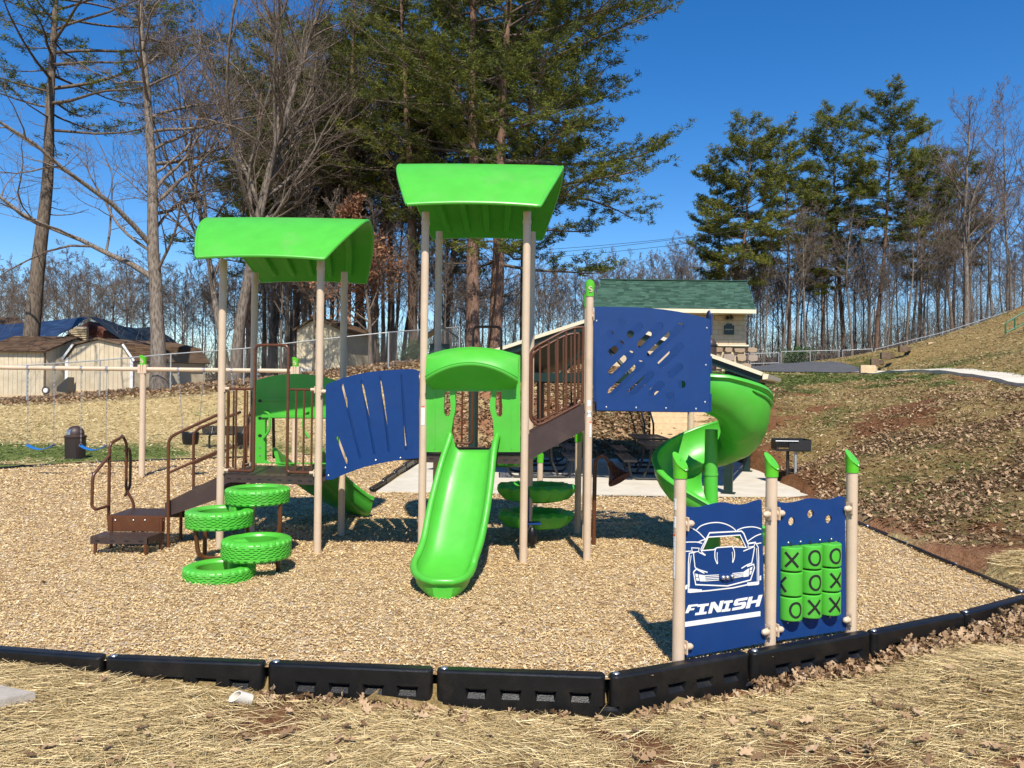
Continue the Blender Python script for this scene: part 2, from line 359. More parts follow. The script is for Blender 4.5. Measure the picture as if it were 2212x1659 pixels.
for q in [(2100, 1100, 10.5), (2100, 950, 14), (2100, 850, 18), (2212, 1180, 8.2), (1850, 1000, 15), (1850, 900, 20), (1850, 830, 26), (1720, 1045, 15.2), (1650, 960, 19.6),
          (1650, 880, 23), (1650, 824, 28), (1300, 960, 22.6), (1300, 880, 25), (1300, 802, 29), (1100, 900, 24.5), (1100, 802, 29), (950, 880, 26), (750, 900, 26),
          (870, 850, 28), (900, 783, 33), (100, 950, 23.5), (100, 900, 28), (58, 868, 32), (300, 950, 24), (300, 900, 27.5), (215, 856, 32), (365, 844, 32), (526, 831, 32),
          (682, 812, 32), (838, 797, 32), (100, 852, 36), (330, 838, 38), (550, 822, 40), (620, 822, 44), (760, 806, 42), (1000, 785, 40), (-300, 880, 30), (-300, 850, 40), (1480, 796, 33), (1650, 798, 48), (1650, 806, 31),
          (2212, 846, 19.5), (2212, 830, 21.5), (1900, 814, 31), (1880, 798, 36), (2212, 760, 27), (2212, 656, 43), (2110, 702, 44), (2000, 736, 40), (1900, 772, 37), (2400, 600, 45), (2500, 700, 28),
          (1890, 795, 50), (2110, 733, 51), (2000, 770, 52), (2212, 1400, 5.4)]: cpx(*q)
for q in [(-25, 70, 2.5), (0, 60, 3.6), (-10, 60, 2.9), (0, 110, 4.6), (-60, 120, 3), (60, 120, 8), (20, 66, 3.6), (36, 66, 6.5), (10, 75, 3.8), (-60, 30, 1.0), (70, 40, 9), (-90, -60, 0), (90, -60, 4)]: CP.append(q)
CP = np.array(CP, dtype=float)
def _tps(A, B):
    d = np.sqrt(((A[:, None, :]-B[None, :, :])**2).sum(-1)); return d        # biharmonic-like (linear) kernel: gentle, never overshoots far
_n = len(CP); _K = _tps(CP[:, :2], CP[:, :2]); _Pm = np.c_[np.ones(_n), CP[:, :2]]
_A = np.zeros((_n+3, _n+3)); _A[:_n, :_n] = _K - np.eye(_n)*.35; _A[:_n, _n:] = _Pm; _A[_n:, :_n] = _Pm.T
_W = np.linalg.solve(_A, np.r_[CP[:, 2], 0, 0, 0])
def terr_raw(x, y):
    x = np.atleast_1d(np.asarray(x, float)); y = np.atleast_1d(np.asarray(y, float)); q = np.c_[x.ravel(), y.ravel()]
    z = np.empty(len(q))
    for i in range(0, len(q), 20000):
        s = q[i:i+20000]; z[i:i+20000] = _tps(s, CP[:, :2]) @ _W[:_n] + _W[_n] + s @ _W[_n+1:]
    return z.reshape(x.shape)
TB_FRONT = [(-4.98, 6.15), (-3.98, 5.72), (-2.87, 5.54), (-1.68, 5.46), (-.48, 5.365), (.71, 5.29), (1.82, 5.79), (2.97, 6.32), (4.06, 6.88), (5.05, 7.5)]
TB_RIGHT = [(5.08, 7.62), (5.13, 8.82), (5.18, 10.02), (5.22, 11.22), (5.26, 12.42), (5.30, 13.62), (5.5, 14.22)]
TB_PADF = [(5.3, 14.25), (4.1, 14.25), (2.9, 14.27), (1.7, 14.28), (.5, 14.29), (-.7, 14.3), (-1.9, 14.32), (-2.58, 14.33)]
TB_PADL = [(-2.62, 14.4), (-2.58, 15.6), (-2.54, 16.8), (-2.50, 18.0), (-2.46, 19.2), (-2.42, 20.4), (-2.38, 21.6)]
TB_BACK = [(-2.4, 22.6), (-3.6, 22.7), (-4.8, 22.3), (-6.0, 21.75), (-7.1, 21.0), (-8.2, 20.35), (-9.3, 19.75), (-10.3, 19.1), (-11.2, 18.3), (-11.9, 17.3), (-12.1, 16.0), (-12.0, 14), (-11, 11), (-8, 8), (-6, 6.7)]
MPOLY = np.array(TB_FRONT+TB_RIGHT+TB_PADF[1:]+TB_PADL+TB_BACK)
PPOLY = np.array([(-2.52, 14.37), (5.62, 14.37), (6.35, 21.6), (-2.3, 21.6)])
def inpoly(x, y, pg):
    x = np.asarray(x); y = np.asarray(y); c = np.zeros(x.shape, bool); n = len(pg)
    for i in range(n):
        x1, y1 = pg[i]; x2, y2 = pg[(i+1) % n]
        c ^= ((y1 > y) != (y2 > y)) & (x < (x2-x1)*(y-y1)/((y2-y1) if y2 != y1 else 1e-9)+x1)
    return c
def dpoly(x, y, pg):
    x = np.asarray(x, float); y = np.asarray(y, float); d = np.full(x.shape, 1e9); n = len(pg)
    for i in range(n):
        a = pg[i]; b = pg[(i+1) % n]; ab = b-a; L = (ab**2).sum()
        t = np.clip(((x-a[0])*ab[0]+(y-a[1])*ab[1])/L, 0, 1); d = np.minimum(d, np.hypot(x-a[0]-t*ab[0], y-a[1]-t*ab[1]))
    return d
def vnoise(x, y, s, seed=0):                      # cheap value noise
    x = np.asarray(x)/s; y = np.asarray(y)/s; xi = np.floor(x).astype(int); yi = np.floor(y).astype(int); fx = x-xi; fy = y-yi
    fx = fx*fx*(3-2*fx); fy = fy*fy*(3-2*fy)
    def h(a, b): v = np.sin(a*127.1+b*311.7+seed*74.7)*43758.5453; return v-np.floor(v)
    return (h(xi, yi)*(1-fx)+h(xi+1, yi)*fx)*(1-fy)+(h(xi, yi+1)*(1-fx)+h(xi+1, yi+1)*fx)*fy
def fbm(x, y, s, seed=0):
    return (vnoise(x, y, s, seed)*.5+vnoise(x, y, s/2.1, seed+1)*.27+vnoise(x, y, s/4.3, seed+2)*.15+vnoise(x, y, s/9, seed+3)*.08)
SW_A = [(15.1, 34.5, None), (14.4, 28, None), (13.8, 24, None), (13.4, 20.5, None), (13.2, 17, None), (13.2, 12, None)]
def terr(x, y):
    x = np.asarray(x, float); y = np.asarray(y, float); z = terr_raw(x, y)
    dm = dpoly(x, y, MPOLY); im = inpoly(x, y, MPOLY); dp = dpoly(x, y, PPOLY); ip = inpoly(x, y, PPOLY)
    far = np.clip(np.minimum(dm, dp)/2.0, 0, 1)
    z = z + far*((fbm(x, y, 3.1, 5)-.5)*.16+(vnoise(x, y, .7, 9)-.5)*.04)
    near = (~im) & (~ip) & (y > 7.4); z = np.where(near, np.maximum(z, .012+.02*np.clip(np.minimum(dm, dp), 0, 1)), z)
    z = np.where(im, -.10, z); z = np.where(ip, -.12, z)
    return z
def axis(segs):
    out = []
    for a, b, s in segs: out += list(np.arange(a, b, s))
    return np.array(out+[segs[-1][1]])
gx = axis([(-400, -60, 30), (-60, -26, 2), (-26, -14, .6), (-14, 16, .16), (16, 34, .5), (34, 70, 2), (70, 400, 30)])
gy = axis([(-200, -6, 20), (-6, 3, .6), (3, 9, .12), (9, 34, .17), (34, 56, .5), (56, 120, 3), (120, 600, 40)])
GX, GY = np.meshgrid(gx, gy); GZ = terr(GX, GY)
def hz(x, y):
    x = np.atleast_1d(np.asarray(x, float)); y = np.atleast_1d(np.asarray(y, float))
    i = np.clip(np.searchsorted(gx, x)-1, 0, len(gx)-2); j = np.clip(np.searchsorted(gy, y)-1, 0, len(gy)-2)
    fx = np.clip((x-gx[i])/(gx[i+1]-gx[i]), 0, 1); fy = np.clip((y-gy[j])/(gy[j+1]-gy[j]), 0, 1)
    return (GZ[j, i]*(1-fx)+GZ[j, i+1]*fx)*(1-fy)+(GZ[j+1, i]*(1-fx)+GZ[j+1, i+1]*fx)*fy
def gz(x, y): return float(hz(x, y)[0])
# where green grass, bare clay and leaf litter grow or lie (they stay put: colours of the things themselves)
def cover(x, y):
    n1 = fbm(x, y, 2.6, 20); n2 = fbm(x, y, 1.3, 31); n3 = fbm(x, y, 5, 44)
    left = (x < -2.2+0*y) & (y > 16)
    g = np.where(left, np.clip(1.25-(y-18.5)/5.5, 0.05, 1)*np.clip((n1-.30)*3.4, 0, 1), np.clip((n1-.56)*3, 0, .5))
    g = np.where(left & (y > 25), np.clip((n1-.55)*2.2, 0, .4), g)
    hill = (x > 11) & (y > 18); g = np.where(hill, np.clip((n1-.45)*2.0, 0, .45)+np.clip(1-(np.abs(x-13.5-(y-20)*.12))/2.5, 0, 1)*np.clip((n2-.35)*2, 0, .8), g)
    g = np.where((y > 24.5) & (x > 4) & (x < 14) & (y < 34), np.clip((n2-.28)*3, 0, .95), g)
    front = y < 7.5; g = np.where(front, np.clip((n1-.5)*1.6, 0, .35), g)
    slope = (x > 5) & (y > 7) & (x < 13.2) & (y < 26); mid = (x > -2.5) & (x <= 7) & (y > 21.2) & (y < 31)
    c = np.where(slope | mid, np.clip((n3-.50)*4.5, 0, 1)*np.clip((n2-.32)*3, 0, 1), np.clip((n3-.62)*4, 0, .8))
    c = np.where(front, np.clip((fbm(x, y, .9, 3)-.555)*6, 0, 1), c)
    c = np.maximum(c, np.clip(1.5-np.hypot(x+1.62, (y-4.98)*1.25)/.42-(fbm(x, y, .3, 8)-.5)*1.6, 0, 1)*np.where(y < 5.6, 1, 0))
    c = np.maximum(c, np.where((x > 5.2), np.clip(1-dpoly(x, y, PPOLY)/1.2, 0, .85), 0))
    l = np.where(slope, np.clip(.36+(fbm(x, y, 1.7, 71)-.45)*2.4-np.clip((y-14)/14, 0, .35), 0, 1), np.where(mid, np.clip(.45+(n1-.5)*2, 0, 1), 0))
    l = np.where((y > 31.3) & (y < 60) & (x < 1), .8, l); l = np.where((y > 49) & (x > 1), .9, l); l = np.where((x < -5) & (y > 30.3) & (y < 31.5), .55, l)
    l = np.where(y > 60, 1, l)
    return g, c, l
cg, cc, cl = cover(GX, GY); ny, nx = GX.shape
V = np.c_[GX.ravel(), GY.ravel(), GZ.ravel()]
I = (np.arange(ny-1)[:, None]*nx+np.arange(nx-1)[None, :]).ravel(); Fc = np.c_[I, I+1, I+nx+1, I+nx]
def mat_ground():
    m, nt, b = new_mat('turf_straw_clay'); co = geoco(nt); mp = nt.nodes.new('ShaderNodeMapping'); mp.inputs['Scale'].default_value = (1, .6, 1); nt.links.new(co, mp.inputs[0])
    fine = noise(nt, 26, 5, .75, mp.outputs[0]); mid = noise(nt, 5, 5, .65, mp.outputs[0]); big = noise(nt, .7, 4, .6, co); fib = noise(nt, 75, 3, .7, mp.outputs[0])
    f = math_(nt, 'ADD', math_(nt, 'MULTIPLY', fine, .5), math_(nt, 'ADD', math_(nt, 'MULTIPLY', mid, .3), math_(nt, 'MULTIPLY', fib, .2)))
    straw = ramp(nt, f, [(.36, (.17, .11, .05)), (.46, (.38, .275, .12)), (.56, (.58, .44, .21)), (.68, (.73, .59, .32))])
    green = ramp(nt, f, [(.38, (.04, .065, .014)), (.5, (.11, .15, .035)), (.62, (.25, .26, .09))])
    clay = ramp(nt, f, [(.36, (.15, .066, .03)), (.5, (.30, .145, .072)), (.64, (.45, .255, .14))])
    leaf = ramp(nt, f, [(.38, (.08, .055, .03)), (.47, (.21, .15, .08)), (.57, (.34, .255, .14)), (.66, (.46, .375, .225))])
    def mask(a, sh):
        return ramp(nt, math_(nt, 'ADD', a, math_(nt, 'MULTIPLY_ADD', mid, 1.0, -.5)), [(sh-.12, (0, 0, 0)), (sh+.12, (1, 1, 1))])
    c = mixc(nt, mask(attr(nt, 'green'), .5), straw, green)
    c = mixc(nt, mask(attr(nt, 'litter'), .5), c, leaf)
    c = mixc(nt, mask(attr(nt, 'clay'), .5), c, clay)
    c = mixc(nt, attr(nt, 'dull'), c, mixc(nt, 1.0, c, (.50, .44, .34), 'MULTIPLY'))
    nt.links.new(c, b.inputs['Base Color']); b.inputs['Roughness'].default_value = .95; b.inputs['Specular IOR Level'].default_value = .15
    bp = nd(nt, 'Bump'); bp.inputs['Strength'].default_value = 1; bp.inputs['Distance'].default_value = .05
    nt.links.new(math_(nt, 'ADD', fine, math_(nt, 'MULTIPLY', mid, 1.4)), bp.inputs['Height']); nt.links.new(bp.outputs[0], b.inputs['Normal']); return m
dull = np.clip((GX-5.2)/.6, 0, 1)*.8; dull = np.where((GX > 0) & (GY > 20.5), np.maximum(dull, .6), dull); dull = np.where((GX < 6.5) & (GY < 7.5), .55, dull)
me = mesh_np('ground', V, Fc, mat_ground(), True, {'green': cg.ravel(), 'clay': cc.ravel(), 'litter': cl.ravel(), 'dull': dull.ravel()})
tag(obj_me('ground', me), kind='structure')

# mulch bed
mx_ = axis([(-12.6, -5.2, .3), (-5.2, 5.6, .09), (5.6, 5.8, .1)]); my_ = axis([(5.0, 12, .09), (12, 23.2, .2)])
MX, MY = np.meshgrid(mx_, my_)
def mz(x, y): return .0 + (fbm(x, y, 1.6, 60)-.5)*.05 + (vnoise(x, y, .35, 61)-.5)*.018
MZ = mz(MX, MY); ny, nx = MX.shape; I = (np.arange(ny-1)[:, None]*nx+np.arange(nx-1)[None, :]).ravel()
Fc = np.c_[I, I+1, I+nx+1, I+nx]; cxm = MX.ravel()[Fc].mean(1); cym = MY.ravel()[Fc].mean(1)
keep = inpoly(cxm, cym, MPOLY); Fc = Fc[keep]
def mat_mulch():
    m, nt, b = new_mat('wood_mulch'); co = geoco(nt)
    v = nt.nodes.new('ShaderNodeTexVoronoi'); v.inputs['Scale'].default_value = 34; mp = nt.nodes.new('ShaderNodeMapping'); mp.inputs['Scale'].default_value = (.55, 1, 1)
    wn = nt.nodes.new('ShaderNodeTexNoise'); wn.inputs['Scale'].default_value = 9; nt.links.new(co, wn.inputs[0])
    nt.links.new(mixc(nt, .06, co, wn.outputs[1]), mp.inputs[0]); nt.links.new(mp.outputs[0], v.inputs[0])
    sp = nt.nodes.new('ShaderNodeSeparateColor'); nt.links.new(v.outputs['Color'], sp.inputs[0])
    c = ramp(nt, sp.outputs[0], [(0, (.22, .125, .055)), (.25, (.42, .27, .125)), (.55, (.58, .41, .205)), (.85, (.72, .57, .36)), (1, (.52, .45, .38))])
    c = mixc(nt, ramp(nt, v.outputs['Distance'], [(.0, (0, 0, 0)), (.9, (.5, .5, .5))]), c, (.14, .08, .04))
    big = noise(nt, .8, 5, .6, co); c = mixc(nt, math_(nt, 'MULTIPLY', ramp(nt, big, [(.4, (0, 0, 0)), (.7, (1, 1, 1))]), .22), c, (.34, .235, .15))
    nt.links.new(c, b.inputs['Base Color']); b.inputs['Roughness'].default_value = .9; b.inputs['Specular IOR Level'].default_value = .2
    bp = nd(nt, 'Bump'); bp.inputs['Strength'].default_value = .9; bp.inputs['Distance'].default_value = .02
    nt.links.new(math_(nt, 'ADD', sp.outputs[1], math_(nt, 'MULTIPLY', v.outputs['Distance'], -.8)), bp.inputs['Height']); nt.links.new(bp.outputs[0], b.inputs['Normal']); return m
me = mesh_np('mulch_bed', np.c_[MX.ravel(), MY.ravel(), MZ.ravel()], Fc, mat_mulch(), True); tag(obj_me('mulch_bed', me), kind='structure')

def scatter_quads(x, y, z, L, Wd, ang, tilt, roll, tint, bend=0.0, lift=0.0):
    # two-quad bent slivers; vectorised
    n = len(x); ca, sa = np.cos(ang), np.sin(ang); ct, st = np.cos(tilt), np.sin(tilt)
    t = np.c_[ca*ct, sa*ct, st]; s = np.c_[-sa, ca, np.zeros(n)]; nrm = np.cross(t, s)
    s = s*np.cos(roll)[:, None]+nrm*np.sin(roll)[:, None]; c0 = np.c_[x, y, z]
    bz = np.zeros((n, 3)); bz[:, 2] = bend*L
    pts = []
    for k, (a, wv, bb) in enumerate(((-.5, .75, 0), (0, 1.0, 1), (.5, .6, 0))):
        q = c0+t*(a*L)[:, None]+bz*bb; pts += [q-s*(Wd*wv/2)[:, None], q+s*(Wd*wv/2)[:, None]]
    V = np.stack(pts, 1).reshape(-1, 3); b = np.arange(n)[:, None]*6
    F = np.concatenate([b+np.array([0, 2, 3, 1]), b+np.array([2, 4, 5, 3])], 1).reshape(-1, 4)
    return V, F, np.repeat(tint, 6)
def scatter_one(x, y, z, L, Wd, ang, tilt, roll, tint):
    n = len(x); ca, sa = np.cos(ang), np.sin(ang); ct, st = np.cos(tilt), np.sin(tilt)
    t = np.c_[ca*ct, sa*ct, st]; s = np.c_[-sa, ca, np.zeros(n)]; nrm = np.cross(t, s); s = s*np.cos(roll)[:, None]+nrm*np.sin(roll)[:, None]; c0 = np.c_[x, y, z]
    k = rng.uniform(.55, 1, n)[:, None]; hl = (L/2)[:, None]; hw = (Wd/2)[:, None]
    V = np.stack([c0-t*hl-s*hw, c0+t*hl-s*hw*k, c0+t*hl*k+s*hw, c0-t*hl+s*hw*k], 1).reshape(-1, 3)
    return V, np.arange(n*4).reshape(-1, 4), np.repeat(tint, 4)
# wood chips, thicker near the camera
def frust(n, x0, x1, y0, y1, test, dens=lambda x, y: 1):
    x = rng.uniform(x0, x1, n); y = rng.uniform(y0, y1, n); k = test(x, y) & (rng.random(n) < dens(x, y)); return x[k], y[k]
x, y = frust(1500000, -12, 5.3, 5.3, 22.8, lambda x, y: (rng.random(len(x)) < (7.0/y)**2.3) & (np.abs(x) < .70*y+.5) & (x > -12.2), lambda x, y: np.ones(len(x)))
kk = inpoly(x, y, MPOLY); x, y = x[kk], y[kk]
n = len(x); Lc = rng.uniform(.011, .034, n)*np.clip(y/9.5, .8, 2.1); Wc = Lc*rng.uniform(.22, .5, n)
V, F, T = scatter_one(x, y, mz(x, y)+rng.uniform(.002, .022, n), Lc, Wc, rng.uniform(0, 6.283, n), rng.normal(0, .30, n), rng.normal(0, .45, n), np.clip(rng.beta(2.6, 1.9, n), 0, 1))
tag(obj_me('mulch_chips', mesh_np('mulch_chips', V, F, CHIP, False, {'tint': T})), 'loose golden wood chips covering the play area', 'mulch', kind='stuff')
print('chips', n)
# straw in front
fr = lambda x, y: (~inpoly(x, y, MPOLY)) & (np.abs(x) < .72*y+.5) & (y < 8.4) & (dpoly(x, y, MPOLY) > .10)
def sd(x, y):
    g, c, l = cover(x, y); return np.clip(1.05-c*.95, .06, 1)*np.clip(.15+fbm(x, y, .7, 90)*1.6, 0, 1)
x, y = frust(360000, -5.5, 7, 3.3, 8.4, fr, sd); n = len(x)
Ls = rng.gamma(4, .033, n)+.03; Ls = np.clip(Ls, .03, .40); base = (fbm(x, y, .9, 95)-.5)*2.6+rng.normal(0, .5, n)
kink = rng.random(n) < .15
V, F, T = scatter_quads(x, y, hz(x, y)+rng.uniform(.0, .035, n), Ls, rng.uniform(.0016, .0040, n)*(1+.7*(rng.random(n) < .12)), np.where(rng.random(n) < .35, rng.uniform(0, 6.283, n), base), rng.normal(0, .10, n), rng.normal(0, .5, n), np.clip(rng.beta(2.2, 1.7, n)*.95+(rng.random(n) < .04)*.2, 0, 1), .008)
tag(obj_me('dry_straw', mesh_np('dry_straw', V, F, STRAW, False, {'tint': T})), 'dry cut straw strewn over the grass in the foreground', 'straw', kind='stuff')
print('straw', n)
# green blades poking through in front and behind
x, y = frust(60000, -5.5, 7, 3.3, 8, fr, lambda x, y: np.clip((fbm(x, y, .7, 17)-.5)*3, .02, .6)); n = len(x)
V, F, T = scatter_quads(x, y, hz(x, y)+.02, rng.uniform(.03, .08, n), rng.uniform(.002, .0035, n), rng.uniform(0, 6.28, n), rng.uniform(.5, 1.4, n), rng.normal(0, .5, n), rng.uniform(0, 1, n))
GRASSM = mat_tint('thin_grass_blade', [(0, (.045, .075, .018)), (.6, (.10, .13, .035)), (1, (.20, .19, .07))], .6, .3, .25)
tag(obj_me('thin_grass', mesh_np('thin_grass', V, F, GRASSM, False, {'tint': T})), 'sparse green grass blades among the straw', 'grass', kind='stuff')
# tussocks of the far lawns
def lawn(x, y): return (~inpoly(x, y, MPOLY)) & (~inpoly(x, y, PPOLY)) & (np.abs(x) < .72*y+.8) & (np.minimum(dpoly(x, y, MPOLY), dpoly(x, y, PPOLY)) > .12)
x, y = frust(300000, -24, 30, 7, 50, lambda x, y: lawn(x, y) & ((x < -2) | (y > 23) | (x > 5)), lambda x, y: np.clip((24/y)**2*.9, .1, 1)); n = len(x)
g, c, l = cover(x, y); isg = rng.random(n) < g*1.2
tt = np.where(isg, rng.uniform(.0, 1, n)*.45, .5+.5*rng.beta(2.3, 2, n)); dd = np.clip((x-7.5)/3, 0, 1)
dd = np.maximum(dd, np.where(x > 5, .8, 0)); tt = np.where((~isg) & (rng.random(n) < dd*.85), rng.uniform(.44, .66, n), tt); kp = (c < .55) & (l < .75+.2*rng.random(n)); x, y, tt = x[kp], y[kp], tt[kp]; n = len(x)
TUFT = mat_tint('lawn_blade', [(0, (.05, .085, .018)), (.44, (.20, .23, .07)), (.5, (.19, .14, .07)), (.7, (.46, .36, .185)), (.9, (.66, .55, .32)), (1, (.76, .66, .42))], .8, .2, .1)
V, F, T = scatter_quads(x, y, hz(x, y)+.012, rng.uniform(.06, .17, n), rng.uniform(.008, .022, n)*np.clip(y/18, .6, 1.6), rng.uniform(0, 6.28, n), rng.uniform(-.5, .6, n), rng.normal(0, .6, n), tt, .06)
tag(obj_me('dormant_grass', mesh_np('dormant_grass', V, F, TUFT, False, {'tint': T})), 'short dormant grass of the lawns round the play area', 'grass', kind='stuff')
# fallen leaves: lobed oak leaf outline, curled
def leaf_tpl(k):
    r2 = np.random.default_rng(k); n = 7; pts = [(0, -.5)]
    for i in range(n): t = i/(n-1); wv = (.16 if i % 2 else .33)*math.sin(math.pi*(.12+t*.82))**.6*(1+.2*r2.normal()); pts.append((wv, -.38+t*.84))
    pts.append((0, .52)); R_ = pts[1:-1]; L_ = [(-a*(1+.15*r2.normal()), b+.02) for a, b in R_][::-1]; ol = pts+L_
    V = [(0, 0, 0)]+[(a, b, .16*abs(a)*2.2+r2.normal()*.05+.12*b*b*2) for a, b in ol]; m = len(ol)
    return np.array(V), np.array([(0, 1+i, 1+(i+1) % m) for i in range(m)])
LT = [leaf_tpl(k) for k in range(6)]
def leaves_mesh(x, y, z, s, tint, tilt=.45):
    Vs, Fs, Ts = [], [], []; off = 0; which = rng.integers(0, 6, len(x))
    for k in range(6):
        ii = np.where(which == k)[0]; n = len(ii)
        if not n: continue
        tv, tf = LT[k]; a = rng.uniform(0, 6.283, n); tx = rng.normal(0, tilt, n); ty = rng.normal(0, tilt, n); ss = s[ii][:, None]
        q = tv[None]*ss[:, :, None]; X, Y_, Z = q[..., 0], q[..., 1], q[..., 2]
        Z, X = Z*np.cos(ty)[:, None]-X*np.sin(ty)[:, None], X*np.cos(ty)[:, None]+Z*np.sin(ty)[:, None]
        Y_, Z = Y_*np.cos(tx)[:, None]-Z*np.sin(tx)[:, None], Z*np.cos(tx)[:, None]+Y_*np.sin(tx)[:, None]
        ca, sa = np.cos(a)[:, None], np.sin(a)[:, None]; X, Y_ = X*ca-Y_*sa, X*sa+Y_*ca
        Z = Z-Z.min(1, keepdims=True); V = np.stack([X+x[ii][:, None], Y_+y[ii][:, None], Z+z[ii][:, None]], -1).reshape(-1, 3)
        Vs.append(V); Fs.append((tf[None]+(np.arange(n)*len(tv))[:, None, None]+off).reshape(-1, 3)); Ts.append(np.repeat(tint[ii], len(tv))); off += len(V)
    return np.concatenate(Vs), np.concatenate(Fs), np.concatenate(Ts)
def put_leaves(name, x, y, smin, smax, label, tb=(2, 2), zo=.004, tilt=.4):
    n = len(x); V, F, T = leaves_mesh(x, y, hz(x, y)+zo+rng.uniform(0, .02, n), rng.uniform(smin, smax, n), rng.beta(*tb, n), tilt)
    return tag(obj_me(name, mesh_np(name, V, F, LEAF, False, {'tint': T})), label, 'leaves', kind='stuff')
x, y = frust(80000, 5.1, 15, 7, 27, lambda x, y: lawn(x, y) & (x < 13), lambda x, y: np.clip(cover(x, y)[2]*1.3-.08, .14, .9)*np.clip((14/y)**1.0, .3, 1)); print('leaves', len(x))
put_leaves('fallen_leaves', x, y, .04, .095, 'brown oak leaves scattered over the slope at the right')
x, y = frust(30000, -3, 7.5, 21.3, 32, lawn, lambda x, y: np.clip(cover(x, y)[2]*1.4, .05, 1)*.6); put_leaves('fallen_leaves', x, y, .10, .17, 'brown leaves lying on the bank behind the picnic shelter')
x, y = frust(26000, -22, 0, 30.6, 40, lawn, lambda x, y: np.where(y > 31.4, 1, .25)); put_leaves('fallen_leaves', x, y, .10, .18, 'brown leaves drifted along the chain link fence')
# leaf drifts against the border timbers
def drift(ax, ay, bx, by, n, wd, up):
    t = rng.random(n); o = np.abs(rng.normal(0, wd, n)); dx, dy = bx-ax, by-ay; L = math.hypot(dx, dy)
    return ax+dx*t+dy/L*(o+.09), ay+dy*t-dx/L*(o+.09), up*np.exp(-(o/wd)**2)*rng.random(n)
XX, YY, UU = [], [], []
for a in [(1.75, 5.74, 2.75, 6.2, 330, .07, .07), (2.9, 6.3, 4.2, 6.95, 420, .10, .07), (3.9, 6.8, 6.2, 8.0, 1100, .16, .11), (-1.7, 5.45, -.5, 5.36, 90, .06, .02), (.8, 5.33, 1.6, 5.68, 60, .05, .02), (-.4, 5.36, .6, 5.29, 30, .06, .01)]:
    q = drift(*a); XX.append(q[0]); YY.append(q[1]); UU.append(q[2])
XX, YY, UU = map(np.concatenate, (XX, YY, UU)); n = len(XX)
V, F, T = leaves_mesh(XX, YY, hz(XX, YY)+.005+UU, rng.uniform(.05, .10, n), rng.beta(2.5, 1.8, n), .6)
tag(obj_me('leaf_drift', mesh_np('leaf_drift', V, F, LEAF, False, {'tint': T})), 'brown leaves piled against the black border timbers', 'leaves', kind='stuff')
# large single leaves of the foreground, each its own object
lm = []
for k in range(6):
    tv, tf = LT[k]; lm.append(mesh_np('oak_leaf', tv, tf, LEAF, False, {'tint': np.full(len(tv), .25+.12*k)}))
cnt = 0
while cnt < 210:
    x = random.uniform(-4, 5.6); y = random.uniform(3.6, 7.2)
    if inpoly(np.array([x]), np.array([y]), MPOLY)[0] or abs(x) > .67*y+.2 or dpoly(np.array([x]), np.array([y]), MPOLY)[0] < .15: continue
    if random.random() > (.9 if vnoise(x, y, .8, 7) > .55 else .25): continue
    o = obj_me('oak_leaf', lm[cnt % 6], None, (x, y, gz(x, y)+.045)); s = random.uniform(.055, .11); o.scale = (s, s, s)
    o.rotation_euler = (random.gauss(0, .25), random.gauss(0, .25), random.uniform(0, 6.28)); cnt += 1
    tag(o, 'single dead brown oak leaf lying flat on the foreground straw', 'leaf', 'single oak leaves on the foreground straw')
cnt = 0
while cnt < 40:
    x = random.uniform(-6, 5); y = random.uniform(5.9, 13)
    if not inpoly(np.array([x]), np.array([y]), MPOLY)[0] or dpoly(np.array([x]), np.array([y]), MPOLY)[0] < .2: continue
    o = obj_me('oak_leaf', lm[cnt % 3], None, (x, y, float(mz(x, y))+.03)); s = random.uniform(.04, .08); o.scale = (s, s, s)
    o.rotation_euler = (random.gauss(0, .3), random.gauss(0, .3), random.uniform(0, 6.28)); cnt += 1
    tag(o, 'small dark leaf lying on the wood chips', 'leaf', 'dark leaves on the wood chips')

# concrete pad, path, road
mb = MB()
xs = [(-2.52, 14.37), (.3, 14.37), (3.0, 14.37), (5.62, 14.37)]; xb = [(-2.3, 21.6), (.6, 21.6), (3.5, 21.6), (6.35, 21.6)]
def bil(i, t): a = Vector((*xs[i], 0)); b = Vector((*xb[i], 0)); return a.lerp(b, t)
pad = empty('concrete_pad', (1.5, 17, 0), None, None); pad['kind'] = 'structure'
for i in range(3):
    for t0, t1 in ((0, .33), (.336, .664), (.67, 1)):
        mb = MB(); g_ = .008
        q = [bil(i, t0)+Vector((g_, 0, 0)), bil(i+1, t0)-Vector((g_, 0, 0)), bil(i+1, t1)-Vector((g_, 0, 0)), bil(i, t1)+Vector((g_, 0, 0))]
        mb.hexa([p+Vector((0, 0, -.15)) for p in q], [p+Vector((0, 0, .022)) for p in q]).build('slab', CONC, pad)
def strip(name, pts, wd, th, mat, tilt=0.0, lift=.05, kind='structure', sub=.5):
    P2 = smooth_pts([Vector((a, b, 0)) for a, b in pts], 8); top, bot = [], []
    for i, p in enumerate(P2):
        t = (P2[min(i+1, len(P2)-1)]-P2[max(i-1, 0)]).normalized(); nn = Vector((t.y, -t.x, 0)); row = []
        for k in range(7):
            q = p+nn*(wd*(k/6-.5)); row.append(q)
        zc = [gz(q.x, q.y) for q in row]; z0, z1 = zc[0], zc[-1]; zz = [max(z0+(z1-z0)*k/6, zc[k]-.0)+lift for k in range(7)]
        zm = sorted(zz)[3]
        top.append([Vector((q.x, q.y, z0+(z1-z0)*k/6+lift+.03)) for k, q in enumerate(row)])
    mb = MB(); mb.grid(top)
    for e in (0, 6): mb.grid([[r[e], r[e]-Vector((0, 0, th))] for r in top])
    return tag(mb.build(name, mat, None, True, True, 30), kind=kind)
SWP = [(15.3, 33.2), (14.5, 29), (14.0, 25), (13.6, 21), (13.5, 17), (13.7, 12)]
